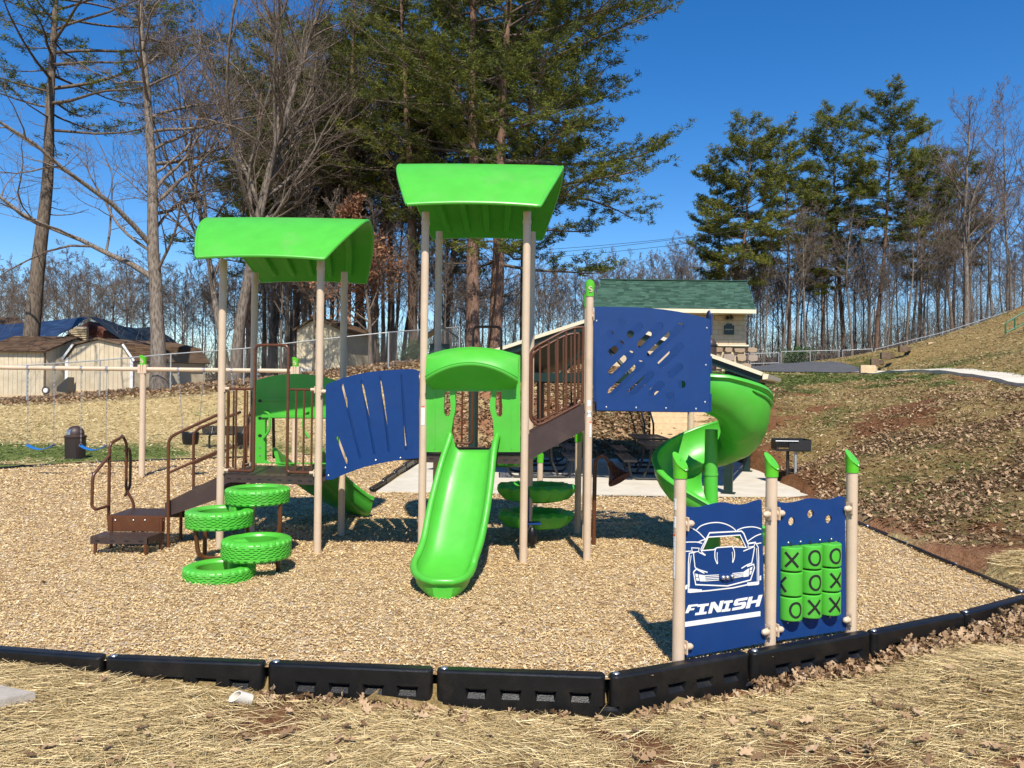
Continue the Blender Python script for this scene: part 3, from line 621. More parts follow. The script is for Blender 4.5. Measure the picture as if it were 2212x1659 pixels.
def walk(name, pts, wd, th, mat, cross):
    P2 = smooth_pts(pts, 6); top = []
    for i, p in enumerate(P2):
        t = (P2[min(i+1, len(P2)-1)]-P2[max(i-1, 0)]); t.z = 0; t.normalize(); nn = Vector((t.y, -t.x, 0)); p.z = max(p.z, gz(p.x, p.y)+.05, gz(p.x-.4, p.y)+.04); top.append([p+nn*(wd*(k/4-.5))*(-1)+Vector((0, 0, cross*(k/4-.5))) for k in range(5)])
    mb = MB(); mb.grid(top)
    for e in (0, 4): mb.grid([[r[e], r[e]-Vector((0, 0, th))] for r in top])
    return tag(mb.build(name, mat, None, True, True, 30), kind='structure')
walk('sidewalk', [P(1868, 811.5, 33), P(1950, 816, 29.5), P(2060, 823.5, 26), P(2150, 830, 23.5), P(2240, 838, 21.3), P(2500, 856, 16.5)], 1.0, .30, CONC, .06)
ax_ = np.arange(8, 18, .25); ay_ = np.arange(33, 50.6, .25); AX, AY = np.meshgrid(ax_, ay_); AZ = hz(AX.ravel(), AY.ravel())+.045; na, nb2 = AX.shape
AI = (np.arange(na-1)[:, None]*nb2+np.arange(nb2-1)[None, :]).ravel(); AF = np.c_[AI, AI+1, AI+nb2+1, AI+nb2]
AP = np.array([(8.9, 34.2), (12.5, 34.2), (14.6, 33.0), (15.6, 33.4), (16.3, 36.5), (16.0, 42), (20, 50.2), (8, 50.4), (8.2, 40)])
kp = inpoly(AX.ravel()[AF].mean(1), AY.ravel()[AF].mean(1), AP); tag(obj_me('asphalt_path', mesh_np('asphalt_path', np.c_[AX.ravel(), AY.ravel(), AZ], AF[kp], ASPH, True)), kind='structure')
strip('sidewalk', [(-17, 17.0), (-14.5, 17.6), (-12.6, 18.3)], .9, .12, CONC, lift=.03)
# ------------------------------------------------------------------ border timbers
def make_timber():
    t = empty('border_timber', (0, 0, 0), 'x', 'border timber')
    L, Wd, zt, zb = 1.20, .10, .035, -.30; pl = Plane((0, 0), (1, 0)); pl.o = Vector((0, -Wd/2, 0)); pl.n = Vector((0, -1, 0))
    mb = MB()
    ol = [(-.02, zb+.10), (-.02, zt), (L-.045, zt), (L-.045, zb+.12), (L+.05, zb+.12), (L+.05, zb), (.07, zb), (.07, zb+.10)]
    prof = [(0, -.02), (-.006, -.006), (-.02, 0)]
    holes = [[(x0, -.150), (x0+.125, -.150), (x0+.14, -.082), (x0-.015, -.082)] for x0 in (.20, .44, .68, .92)]
    # front and back faces with pockets, rounded top edge
    ft = [(.03, zb), (.03, zt-.018), (L-.085, zt-.018), (L-.085, zb)]
    loops = [[Vector((a, b, 0)) for a, b in lp] for lp in [ft]+holes]; tris = tessellate_polygon(loops); flat = [p for lp in loops for p in lp]
    for sy, y in ((-1, -Wd/2), (1, Wd/2)): mb.add([(p.x, y, p.y) for p in flat], [tuple(q) for q in tris])
    for x0 in (.20, .44, .68, .92):
        a = [(x0, -.150), (x0+.125, -.150), (x0+.14, -.082), (x0-.015, -.082)]
        for y, yi in ((-Wd/2, -Wd/2+.045), (Wd/2, Wd/2-.045)):
            bk = [(x0+.01, -.108), (x0+.115, -.108), (x0+.125, -.085), (x0, -.085)]
            vs = [(p[0], y, p[1]) for p in a]+[(p[0], yi, p[1]) for p in bk]
            mb.add(vs, [(i, (i+1) % 4, 4+(i+1) % 4, 4+i) for i in range(4)]+[(4, 5, 6, 7)])
    # top strip with rounded shoulders and half-round ends
    rows = []
    n = 8
    def ringtop(ins, z):
        pts = []; h = Wd/2-ins
        for k in range(n+1): a = math.pi/2+math.pi*k/n; pts.append(Vector((.03+math.cos(a)*h*1.0, math.sin(a)*h, z)))
        for k in range(n+1): a = -math.pi/2+math.pi*k/n; pts.append(Vector((L-.085+math.cos(a)*h*.8, math.sin(a)*h, z)))
        return pts
    rr = [ringtop(0, zt-.018), ringtop(.004, zt-.007), ringtop(.013, zt-.001), ringtop(.022, zt)]
    mb.grid([r+[r[0]] for r in rr]); mb.add(rr[-1], [tuple(range(len(rr[-1])))])
    for sl in (rr[0][:n+1], rr[0][n+1:]): mb.grid([[Vector((p.x, p.y, zb+.125)) for p in sl], sl]); mb.add([Vector((p.x, p.y, zb+.125)) for p in sl], [tuple(range(n+1))])
    # bottom lap tongue
    mb.bbox((L-.02, 0, zb+.06), (.15, Wd*.97, .118), .02)
    mb.build('timber_body', BLACKP, t, True)
    MB().lathe((.032, 0, zt), [(.0, .011), (.014, .010), (.022, .004), (.024, 0)], 14).build('spike_head', STEEL, t, True)
    return t
proto_t = make_timber(); used = [False]
def timber(a, b, label, group='black plastic border timbers round the wood chips', zoff=0.0, z0=None):
    o = proto_t if not used[0] else copy_tree(proto_t); used[0] = True
    a = Vector((a[0], a[1], 0)); b = Vector((b[0], b[1], 0)); d = b-a
    o.location = (a.x, a.y, zoff if z0 is None else z0); o.rotation_euler = (0, 0, math.atan2(d.y, d.x)); s = d.length/1.2
    o.scale = (s, 1, 1); tag(o, label, 'border timber', group); return o
FL_ = ['black border timber at the left edge of the picture, half sunk in straw', 'black border timber between the left picture edge and the grey paver corner', 'black border timber with straw up to its top, above the red clay patch',
       'black border timber just right of the white pipe end, its pockets open', 'black border timber in front of the straight green slide', 'black border timber left of the FINISH panel, where the front edge bends',
       'black border timber below the noughts and crosses panel', 'black border timber right of the game panel with a heap of leaves', 'black border timber at the right end of the front edge']
for i in range(9): timber(TB_FRONT[i], TB_FRONT[i+1], FL_[i], zoff=random.uniform(-.004, .004))
for i in range(5): timber(TB_RIGHT[i], TB_RIGHT[i+1], 'black border timber on the straight edge below the leafy slope', 'black border timbers below the leafy slope', .0)
for i in range(len(TB_PADF)-2): timber(TB_PADF[i+1], TB_PADF[i], 'black border timber along the front edge of the concrete pad', 'black border timbers in front of the concrete pad', -.03)
for i in range(len(TB_PADL)-1): timber(TB_PADL[i+1], TB_PADL[i], 'black border timber standing along the left edge of the concrete pad', 'black border timbers left of the concrete pad', .045+.035*i)
for i in range(len(TB_BACK)-4): timber(TB_BACK[i+1], TB_BACK[i], 'black border timber between the wood chips and the far lawn', 'black border timbers along the far lawn', .0)

# ------------------------------------------------------------------ activity panel wall at the right front
POST_R = .0445
A1 = G(1465, 1432); A2 = G(1663, 1395); A3 = G(1837.5, 1368)
ap = empty('activity_panel', (A2.x, A2.y, 0), 'blue play panel on three tan posts, with a racing car, FINISH and noughts and crosses', 'play panel')
def post(parent, x, y, top, name='post', capz=None, capmat=GRCAP, slant=None):
    p = MB().cyl(x, y, -.12, top, POST_R, 28).build(name, TAN, parent, True)
    if capz:
        h = capz; m = MB(); prof = [(POST_R+.006, 0), (POST_R+.007, .012), (POST_R+.0055, h*.35), (POST_R+.008, h*.5)]
        rows = []
        n = 32
        for r_, z_ in prof: rows.append([Vector((x+r_*math.cos(2*math.pi*k/n), y+r_*math.sin(2*math.pi*k/n), top-h*.02+z_)) for k in range(n)])
        dx, dy = (slant or (-.8, .6)); dn = math.hypot(dx, dy) or 1
        def tp(r_, ex=0):
            return [Vector((x+r_*math.cos(2*math.pi*k/n), y+r_*math.sin(2*math.pi*k/n), top+h*.72+ex + (.050*((math.cos(2*math.pi*k/n)*dx+math.sin(2*math.pi*k/n)*dy)/dn)*r_/POST_R))) for k in range(n)]
        rows.append(tp(POST_R+.013, -.0)); rows.append(tp(POST_R+.011, .005)); rows.append(tp(POST_R*.8, .004)); rows.append(tp(.004, .008))
        m.grid(rows, True); m.build('post_cap', capmat, p, True)
    return p
def screw(parent, q, n, r=.009, mat=STEEL, name='bolt'):
    n = Vector(n).normalized(); return MB().tube([q-n*.002, q+n*.004, q+n*.007], [r, r, r*.6], 10).build(name, mat, parent, True)
capH = .165
for A, tp in ((A1, 1.352), (A2, 1.325), (A3, 1.33)):
    pp = post(ap, A.x, A.y, tp, capz=capH, slant=(-.7, .72))
    a = R(-78); screw(pp, Vector((A.x+(POST_R+.009)*math.cos(R(-55)), A.y+(POST_R+.009)*math.sin(R(-55)), tp+.06)), (math.cos(R(-55)), math.sin(R(-55)), 0), .006)
def sticker(parent, x, y, a0, a1, z0, z1, r=POST_R, body=WHITE, head=None, frame=None, text=None):
    def patch(b0, b1, c0, c1, rr, mat, name):
        rows = [[Vector((x+rr*math.cos(R(a)), y+rr*math.sin(R(a)), z)) for a in np.linspace(b0, b1, 9)] for z in (c0, c1)]
        rin = [[Vector((x+(r-.001)*math.cos(R(a)), y+(r-.001)*math.sin(R(a)), z)) for a in np.linspace(b0, b1, 9)] for z in (c0, c1)]
        m = MB(); m.grid(rows); m.grid([rin[0], rows[0]]); m.grid([rows[1], rin[1]]); m.grid([[rows[0][0], rin[0][0]], [rows[1][0], rin[1][0]]]); m.grid([[rows[0][-1], rin[0][-1]], [rows[1][-1], rin[1][-1]]])
        return m.build(name, mat, parent, True)
    if frame: patch(a0-2.5, a1+2.5, z0-.003, z1+.003, r+.0012, frame, 'sticker_frame')
    patch(a0, a1, z0, z1, r+.002, body, 'sticker')
    if head: patch(a0+3, a1-3, z1-.022, z1-.004, r+.003, head, 'sticker_heading')
    if text:
        k = 0; z = z1-(.034 if head else .014)
        while z > z0+.012:
            patch(a0+7, a1-7-((k*37) % 23), z-.0022, z, r+.003, INK, 'text_line'); z -= text; k += 1
FR1 = Plane(A1, A2); FR2 = Plane(A2, A3)
def UVc(pl, pts, ox, oy, s): return [pl.uv((ox+a/s)*.54861, (oy+b/s)*.54861) for a, b in pts]
Z5 = lambda pts: UVc(FR1, pts, 2640, 1900, 1.36)
# panel 1
ol = Z5([(66, 118), (90, 128), (125, 133), (160, 130), (195, 122), (235, 112), (270, 106), (300, 107), (340, 116), (375, 119), (410, 114), (445, 100), (478, 91), (484, 97)])
u0 = FR1.uv(1475, 1200)[0]; u1 = FR1.w-POST_R-.012
ol = [(max(u0, min(u1, a)), b) for a, b in ol]
ol = [(u0, .035), (u1, .035)]+ol[::-1]
win = Z5([(197, 291), (368, 280), (400, 346), (335, 343), (330, 341), (245, 347), (228, 358), (165, 363)])
panel1 = MB().plate(FR1, [ol, win], .009, -.009).build('play_panel_board', BLUE, ap)
panel1['label'] = 'blue board with white racing car and FINISH lettering'
edge = MB(); edge.ribbon(FR1, [(u0-.002, .03), (u0-.002, 1.13)], .004, .0085, -.0085); edge.build('panel_edge', WHITE, panel1)
DRAW = MB(); di = [0]
def stroke(pts, wv=.0085, closed=False, sm=False):
    q = Z5(pts)
    if sm: q = [(v.x, v.y) for v in smooth_pts([Vector((a, b, 0)) for a, b in q], 5)]
    q = [(max(u0+.003, min(u1-.003, a)), b) for a, b in q]
    DRAW.ribbon(FR1, q, wv, .0100+di[0]*.00006, .0088, closed); di[0] += 1
for s_ in ([(75, 232), (110, 243), (145, 265), (182, 302)], [(135, 252), (160, 230), (205, 216), (250, 213), (290, 221), (325, 238), (347, 258)], [(352, 254), (385, 241), (425, 236), (455, 239), (481, 248)],
           [(75, 318), (110, 317), (140, 318), (165, 325)], [(140, 320), (165, 308), (185, 303)], [(403, 318), (435, 295), (458, 282), (481, 274)], [(452, 327), (481, 322)]): stroke(s_, .0075, sm=True)
stroke([(75, 367), (108, 366)], .007)
stroke([(186, 302), (205, 268), (376, 259), (388, 272), (410, 328)], .010)
stroke([(197, 291), (368, 280), (400, 346), (335, 343)], .008); stroke([(197, 291), (165, 363), (228, 358), (245, 347), (325, 341), (335, 347)], .008)
stroke([(186, 302), (158, 356), (163, 372), (183, 387)], .007)
stroke([(238, 350), (233, 372), (234, 405), (246, 435)], .008, sm=True); stroke([(246, 372), (245, 400), (248, 432)], .005, sm=True)
stroke([(328, 345), (337, 368), (337, 400), (328, 428)], .008, sm=True); stroke([(325, 370), (328, 400), (327, 424)], .005, sm=True)
stroke([(108, 348), (148, 350), (146, 368), (112, 370)], .006, True); stroke([(412, 323), (450, 318), (442, 340), (410, 345)], .006, True)
stroke([(128, 372), (96, 377), (91, 430), (90, 585), (154, 580), (162, 571)], .008); stroke([(106, 388), (98, 440), (96, 560)], .005)
stroke([(118, 375), (124, 430), (133, 458), (193, 479)], .008, sm=True); stroke([(445, 345), (436, 400), (430, 430), (405, 440), (375, 458)], .008)
stroke([(385, 366), (443, 342)], .007); stroke([(148, 372), (180, 388)], .007)
stroke([(415, 326), (450, 321), (464, 345), (467, 400), (467, 540), (404, 546)], .008); stroke([(455, 350), (459, 420), (459, 525)], .005)
stroke([(118, 478), (130, 545), (300, 552), (424, 520), (444, 455), (440, 436), (405, 448)], .009)
stroke([(118, 478), (133, 462), (176, 484)], .008)
stroke([(96, 586), (200, 577), (330, 562), (404, 546)], .009)
for k in range(4): stroke([(178, 497+k*9.5), (254, 493+k*9.0)], .0055); stroke([(327, 486+k*8.0), (388, 479+k*6.5)], .0055)
def blob(pts, mat_mb, lift=.0112):
    mat_mb.plate(FR1, [Z5(pts)], lift, .0088)
blob([(146, 490), (180, 496), (182, 527), (152, 527)], DRAW); blob([(128, 486), (142, 489), (144, 504), (130, 504)], DRAW); blob([(131, 508), (145, 508), (148, 524), (134, 523)], DRAW)
blob([(388, 476), (415, 458), (413, 500), (386, 505)], DRAW); blob([(419, 457), (434, 449), (430, 466), (419, 470)], DRAW); blob([(419, 474), (430, 470), (427, 487), (418, 493)], DRAW)
blob([(92, 566), (160, 571), (155, 581), (95, 588)], DRAW, .0120); blob([(404, 535), (467, 528), (465, 546), (408, 551)], DRAW, .0120)
blob([(74, 552), (86, 544), (84, 567), (74, 572)], DRAW); blob([(472, 500), (480, 496), (480, 520), (472, 522)], DRAW)
# FINISH in chunky slanted slab capitals
LETT = {'F': [[(0, 0), (.30, 0), (.36, .30), (.78, .30), (.82, .52), (.40, .52), (.43, .76), (1, .76), (1.03, 1), (.12, 1), (.05, .55)]],
        'I': [[(0, 0), (.9, 0), (.9, .22), (.62, .22), (.62, .78), (.9, .78), (.9, 1), (0, 1), (0, .78), (.28, .78), (.28, .22), (0, .22)]],
        'N': [[(0, 0), (.28, 0), (.28, .55), (.70, 0), (1, 0), (1, 1), (.72, 1), (.72, .45), (.30, 1), (0, 1)]],
        'S': [[(0, 0), (.85, 0), (1, .12), (1, .52), (.86, .62), (.30, .62), (.30, .77), (1, .77), (1, 1), (.14, 1), (0, .88), (0, .50), (.14, .40), (.70, .40), (.70, .24), (0, .24)]],
        'H': [[(0, 0), (.28, 0), (.28, .38), (.72, .38), (.72, 0), (1, 0), (1, 1), (.72, 1), (.72, .62), (.28, .62), (.28, 1), (0, 1)]]}
def word(mb, items, sk=.28):
    for ch, x0, x1, yb0, yb1, yt0 in items:        # photo-traced box: left, right, baseline left/right, top left
        for lp in LETT[ch]:
            pts = []
            for a, b in lp:
                xb = x0+(x1-x0)*a; yb = yb0+(yb1-yb0)*a; h = yb0-yt0
                pts.append((xb+b*h*sk, yb-h*b))
            mb.plate(FR1, [[(max(u0+.002, min(u1-.002, q[0])), q[1]) for q in Z5(pts)]], .0118, .0088)
word(DRAW, [('F', 74, 128, 698, 692, 655), ('I', 126, 192, 709, 701, 652), ('N', 196, 264, 700, 690, 640), ('I', 268, 318, 691, 685, 633), ('S', 324, 392, 684, 672, 624), ('H', 398, 470, 673, 660, 612)])
DRAW.plate(FR1, [Z5([(73, 745), (476, 687), (476, 713), (73, 771)])], .0112, .0088)
dr = DRAW.build('white_car_drawing', WHITE, panel1)
RUST = M('rust_stain', (.50, .33, .17), .8, col2=(.7, .6, .45), vs=30)
bd = MB(); q = Z5([(255, 490), (262, 485), (318, 483), (327, 490), (327, 508), (318, 518), (300, 526), (285, 526), (262, 520), (255, 508)]); bd.plate(FR1, [q], .02, .0088).build('badge_plate', BLUE, panel1)
for a in ((271, 505), (293, 505), (319, 499)):
    q = FR1.at(*Z5([a])[0], .02); MB().tube([q, q+FR1.n*.012, q+FR1.n*.018], [.017, .016, .009], 12).build('bolt', STEEL, panel1, True)
# panel 2
ZX = lambda pts: UVc(FR2, pts, 2500, 1700, 1.659)
v0 = POST_R+.012; v1 = FR2.w-POST_R-.012
top = ZX([(915, 450), (945, 460), (985, 464), (1030, 462), (1070, 452), (1110, 440), (1150, 434), (1190, 437), (1230, 445), (1270, 444), (1310, 432), (1340, 422), (1366, 425)])
ol = [(v0, .035), (v1, .035)]+[(max(v0, min(v1, a)), b) for a, b in top][::-1]
def circ(c, r, n=20, sx=1.0): return [(c[0]+r*sx*math.cos(2*math.pi*k/n), c[1]+r*math.sin(2*math.pi*k/n)) for k in range(n)]
holes = [circ(ZX([a])[0], .034) for a in ((1019, 586), (1143, 537), (1261, 571))]
hu0, hz1 = ZX([(948, 745)])[0]; hu1 = ZX([(1325, 710)])[0][0]; hz0 = ZX([(945, 1232)])[0][1]
holes.append([(hu0, hz0), (hu1, hz0), (hu1, hz1), (hu0, hz1)])
panel2 = MB().plate(FR2, [ol]+holes, .009, -.009).build('play_panel_board', BLUE, ap); panel2['label'] = 'blue board with three round holes and nine green turning drums'
cw = (hu1-hu0)/3; chh = (hz1-hz0)/3
marks = [['X', 'O', 'O'], ['X', 'O', 'X'], ['O', 'X', 'X']]; rotd = [[-36, -19, -10], [-92, -15, -7], [-14, -19, -11]]
for r_ in range(3):
    rodz = None
    for c_ in range(3):
        uc = hu0+cw*(c_+.5); zc = hz1-chh*(r_+.5); q = FR2.at(uc, 0, .006); rad = cw*.47; h = chh*.465
        m = MB(); prof = [(.012, -h), (rad-.008, -h), (rad-.001, -h+.006), (rad, -h+.014), (rad, h-.014), (rad-.001, h-.006), (rad-.008, h), (.012, h)]
        m.lathe((q.x, q.y, zc), prof, 36); d = m.build('turning_drum', GREEN, ap, True)
        base = math.degrees(math.atan2(FR2.n.y, FR2.n.x))+rotd[r_][c_]
        def cp(a, b, rr): ang = R(base)+a/rad; return Vector((q.x+rr*math.cos(ang), q.y+rr*math.sin(ang), zc+b))
        mk = MB()
        def cribbon(pts, wv, lift):
            N = len(pts); rows = []
            for i in range(N):
                a = pts[max(i-1, 0)]; b = pts[min(i+1, N-1)]; tx, ty = b[0]-a[0], b[1]-a[1]; L = math.hypot(tx, ty); nx_, ny_ = -ty/L*wv/2, tx/L*wv/2; p = pts[i]
                rows.append([cp(p[0]+nx_, p[1]+ny_, rad-.002), cp(p[0]+nx_, p[1]+ny_, rad+lift), cp(p[0]-nx_, p[1]-ny_, rad+lift), cp(p[0]-nx_, p[1]-ny_, rad-.002)])
            mk.grid(rows)
        s_ = .050
        if marks[r_][c_] == 'X':
            for i, (a, b) in enumerate((((-s_, -s_*1.15), (s_, s_*1.15)), ((-s_, s_*1.15), (s_, -s_*1.15)))):
                cribbon([(a[0]+(b[0]-a[0])*t/10, a[1]+(b[1]-a[1])*t/10) for t in range(11)], .019, .0016+.0008*i)
        else: cribbon([(s_*.92*math.cos(2*math.pi*t/28), s_*1.12*math.sin(2*math.pi*t/28)) for t in range(29)], .018, .0018)
        mk.build('letter_mark', BLACK, d)
for c_ in range(3):
    uc = hu0+cw*(c_+.5); q = FR2.at(uc, 0, .006); MB().cyl(q.x, q.y, hz0-.02, hz1+.02, .010, 10).build('spindle', BLACK, ap, True)
for a in ((997, 723), (1076, 717), (1203, 706), (1277, 700), (993, 1246), (1068, 1236), (1193, 1216), (1268, 1207)):
    screw(panel2, FR2.at(*ZX([a])[0], .009), FR2.n, .008)
# clamps
def clamp(parent, pl, u, z, side, out=.0, ln=.075):
    m = MB(); p0 = pl.at(u+side*(POST_R-.01), z, out); p1 = pl.at(u+side*(POST_R+ln*.75), z, out+.012)
    m.tube([p0, p0.lerp(p1, .8), p1, p1+(p1-p0).normalized()*.012], [.026, .025, .021, .009], 14)
    a = math.degrees(math.atan2(pl.n.y, pl.n.x)); c = pl.at(u+side*(POST_R+.001), z, out-.0)
    m.bbox(c, (.010, .075, .105), .006, math.atan2(pl.u.y, pl.u.x)); o = m.build('clamp', TAN, parent, True)
    for dz in (-.036, .036): screw(o, pl.at(u+side*(POST_R+.007), z+dz, out+.024), pl.n+pl.u*side, .006)
zc1 = FR1.uv(1500, 1173)[1]
for z in (.125, 1.035): clamp(ap, FR1, 0, z-.02 if z > .5 else z-.01, 1, .012); clamp(ap, FR1, FR1.w, z, -1, .02)
for z in (.125, 1.035): clamp(ap, FR2, 0, z, 1, .012); clamp(ap, FR2, FR2.w, z+(-.0), -1, .02)
p1o = ap.children[0]
sticker(p1o, A1.x, A1.y, 182, 222, .62, .95, head=ORANGE, frame=BLACK, text=.012)
sticker(p1o, A1.x, A1.y, 186, 222, .99, 1.07, frame=None, text=.016); sticker(p1o, A1.x, A1.y, 186, 222, 1.12, 1.20, text=.016)

# ------------------------------------------------------------------ the play structure
ps = empty('play_structure', (-.5, 9.5, 0), 'large green, blue and tan playground set with two canopied towers, slides and climbers', 'play structure')
def XZ(px, Y): return Vector(((px-CXP)/FP*Y, Y, 0))
T1 = dict(FL=XZ(479, 9.30), FR=XZ(690, 9.106), BL=XZ(548, 10.38), BR=XZ(741, 10.2))
T2 = dict(FL=XZ(915, 8.85), FR=XZ(1134.5, 8.77), BL=XZ(945, 9.95), BR=XZ(1146, 9.9))
T3 = dict(FL=XZ(1272, 8.906), FR=XZ(1497, 8.87), BL=XZ(1268, 10.1), BR=XZ(1493, 10.45))
D1, D2, D3 = .91, 1.22, 1.83
posts = {}
for nm, T, tz in (('1', T1, 3.5), ('2', T2, 4.0)):
    for k in T:
        posts[nm+k] = post(ps, T[k].x, T[k].y, tz)
        MB().cyl(T[k].x, T[k].y, tz-.14, tz-.10, POST_R+.006, 24).build('collar', TAN, posts[nm+k], True)
def s_mark(parent, x, y, z, r, ang, hgt=.07, mat=TAN):
    pts = [(.40, .85), (.05, 1.0), (-.35, .85), (-.45, .55), (-.15, .30), (.30, .12), (.45, -.15), (.30, -.45), (-.05, -.6), (-.45, -.45)]
    P_ = smooth_pts([Vector((a, b, 0)) for a, b in pts], 3); rows = []
    for i, p in enumerate(P_):
        t = (P_[min(i+1, len(P_)-1)]-P_[max(i-1, 0)]).normalized(); wv = .20*math.sin(math.pi*(.08+.84*i/(len(P_)-1)))+.03
        row = []
        for s_, rr in ((1, r-.002), (1, r+.0025), (-1, r+.0025), (-1, r-.002)):
            a = p.x-t.y*wv*s_; b = p.y+t.x*wv*s_; an = R(ang)+a*hgt*.5/r; row.append(Vector((x+rr*math.cos(an), y+rr*math.sin(an), z+b*hgt*.5)))
        rows.append(row)
    m = MB(); m.grid(rows); return m.build('emblem', mat, parent, True)
for k in ('FL', 'BL', 'BR'):
    tp = 3.06 if k[1] == 'L' else 1.80
    posts['3'+k] = post(ps, T3[k].x, T3[k].y, tp if k[1] == 'L' else 1.9, capz=.17 if k[1] == 'L' else None, slant=(-.1, -1))
s_mark([c for c in posts['3FL'].children if c.name.startswith('post_cap')][0], T3['FL'].x, T3['FL'].y, 3.06+.07, POST_R+.0135, -88, .075)
# decks
def deck(T, z, name='deck', th=.10, ins=.018):
    c = (T['FL']+T['FR']+T['BL']+T['BR'])/4
    q = [T[k]+(c-T[k]).normalized()*ins for k in ('FL', 'FR', 'BR', 'BL')]
    d = MB().hexa([p+Vector((0, 0, z-.012)) for p in q], [p+Vector((0, 0, z)) for p in q]).build(name, DECKM, ps)
    m = MB()
    for i in range(4):
        a, b = q[i], q[(i+1) % 4]; dd = (b-a).normalized()*.02; nn = Vector((dd.y, -dd.x, 0)).normalized()*.012
        m.hexa([a+nn*0+dd+Vector((0, 0, z-th)), b-dd+Vector((0, 0, z-th)), b-dd-nn+Vector((0, 0, z-th)), a+dd-nn+Vector((0, 0, z-th))], [a+dd+Vector((0, 0, z-.013)), b-dd+Vector((0, 0, z-.013)), b-dd-nn+Vector((0, 0, z-.013)), a+dd-nn+Vector((0, 0, z-.013))])
    f = m.build('deck_skirt', DKBR, d)
    pl = Plane(q[0], q[1]); m = MB(); W_ = pl.w; n = 9
    for i in range(n):
        u = W_*(i+.7)/(n+.4); lp = [(u+.018*sx+.009*math.cos(t), z-th/2-.005+.009*math.sin(t)) for sx, t in [(1, -math.pi/2), (1, -.6), (1, .6), (1, math.pi/2), (-1, math.pi/2), (-1, math.pi-.6), (-1, math.pi+.6), (-1, 3*math.pi/2)]]
        m.plate(pl, [lp], .0015, -.004)
    m.build('slot_openings', BLACK, d); return d
deck(T1, D1); deck(T2, D2); deck(T3, D3)
# canopies
def canopy(T, z0, z1, Le, Lr, Dp, fwd, dx=0.0):
    c = (T['FL']+T['FR']+T['BL']+T['BR'])/4; u = Vector((1, 0, 0)); v = Vector((.05, 1, 0)).normalized(); c = Vector((dx, c.y+fwd, 0))
    NT, NS = 40, 40
    def surf(a, s, ins=0.0):                       # a -1..1 front to back, s -1..1 left to right
        aa = abs(a); hgt = (1-aa**1.55); z = z0+(z1-z0)*hgt + .05*max(0, aa-.8)*(-1)
        Lh = Le+(Lr-Le)*math.sin(math.pi/2*min(1, (1-aa)*1.1))**.95
        x = s*(Lh-ins); y = a*(Dp-ins*.6)
        z += -.012*(abs(s)**2.5)*hgt - .03*(s*s)*(1-hgt)
        for gs in (-1, 1):                         # shallow moulded grooves near the ends
            gc = gs*(.80-.16*hgt); z -= .013*math.exp(-((s-gc)/.022)**2)*(1 if .22 < aa < .85 else 0)
        return c+u*x+v*y+Vector((0, 0, z-ins*.7))
    A_ = [math.sin(math.pi/2*(-1+2*i/NT)) for i in range(NT+1)]; A_ = [a*.5+(-1+2*i/NT)*.5 for i, a in enumerate(A_)]
    m = MB(); topg = [[surf(a, -1+2*j/NS) for j in range(NS+1)] for a in A_]; m.grid(topg)
    bot = [[surf(a*.985, (-1+2*j/NS)*.99)-Vector((0, 0, .035)) for j in range(NS+1)] for a in A_]; m.grid(bot)
    for i in (0, NT): m.grid([topg[i], bot[i]])
    for j in (0, NS): m.grid([[r[j] for r in topg], [r[j] for r in bot]])
    o = m.build('canopy_roof', GREEN, ps, True, ang=50)
    m = MB()                                        # rolled lip
    loop = [topg[0][j] for j in range(NS+1)]+[topg[i][NS] for i in range(1, NT+1)]+[topg[NT][NS-j] for j in range(1, NS+1)]+[topg[NT-i][0] for i in range(1, NT+1)]
    m.tube([p-Vector((0, 0, .016)) for p in loop], .021, 8).build('rolled_lip', GREEN, o, True)
    for s in (-.66, -.33, 0, .33, .66):             # ribs on the underside
        m = MB(); rows = []
        for a in np.linspace(-.9, .9, 21):
            p0 = surf(a, s-.06); p1 = surf(a, s+.06); q0 = surf(a, s-.04); q1 = surf(a, s+.04); d = Vector((0, 0, .033)); e = Vector((0, 0, .033+.075*min(1, (1-abs(a))*6)))
            rows.append([p0-d, q0-e, q1-e, p1-d])
        m.grid(rows); m.build('moulded_rib', GREEN, o, True)
    return o
canopy(T1, 3.50, 4.13, .73, 1.0, 1.0, .08, -2.86); canopy(T2, 4.05, 4.72, .73, .985, .95, .04, -.40)
# generic rails on a plane, traced
def pts_on(pl, pts, d=0.0, r=.05, n=5):
    q = [pl.hit(*p)+pl.n*d for p in pts]; return fillet(q, r, n)
def rail(parent, pl, pts, r=.0165, d=0.0, fr=.06, name='rail', mat=BROWN): return MB().tube(pts_on(pl, pts, d, fr), r, 10).build(name, mat, parent, True)
f1 = Plane(T1['FL'], T1['FR']); f1b = Plane(T1['BL'], T1['BR'])
def barrier(pl, ua, ub, h0, h1, hoop, z0, nb, side, top, name='guard_rail'):
    """bars between ua and ub, the leg next to the opening carries on up into the hoop"""
    g = MB().tube(fillet([pl.at(ua, z0+h1), pl.at(ub, z0+h1)], .01), .0155, 10).build(name, BROWN, ps, True)
    MB().tube(fillet([pl.at(ua, z0+h0), pl.at(ub, z0+h0)], .01), .0155, 10).build('bottom_rail', BROWN, g, True)
    for k in range(nb):
        u = ua+(ub-ua)*(k+(.25 if side > 0 else .75))/nb*.97; MB().cyl(pl.at(u, 0).x, pl.at(u, 0).y, z0+h0, z0+h1, .0125, 10).build('bar', BROWN, g, True)
    return g
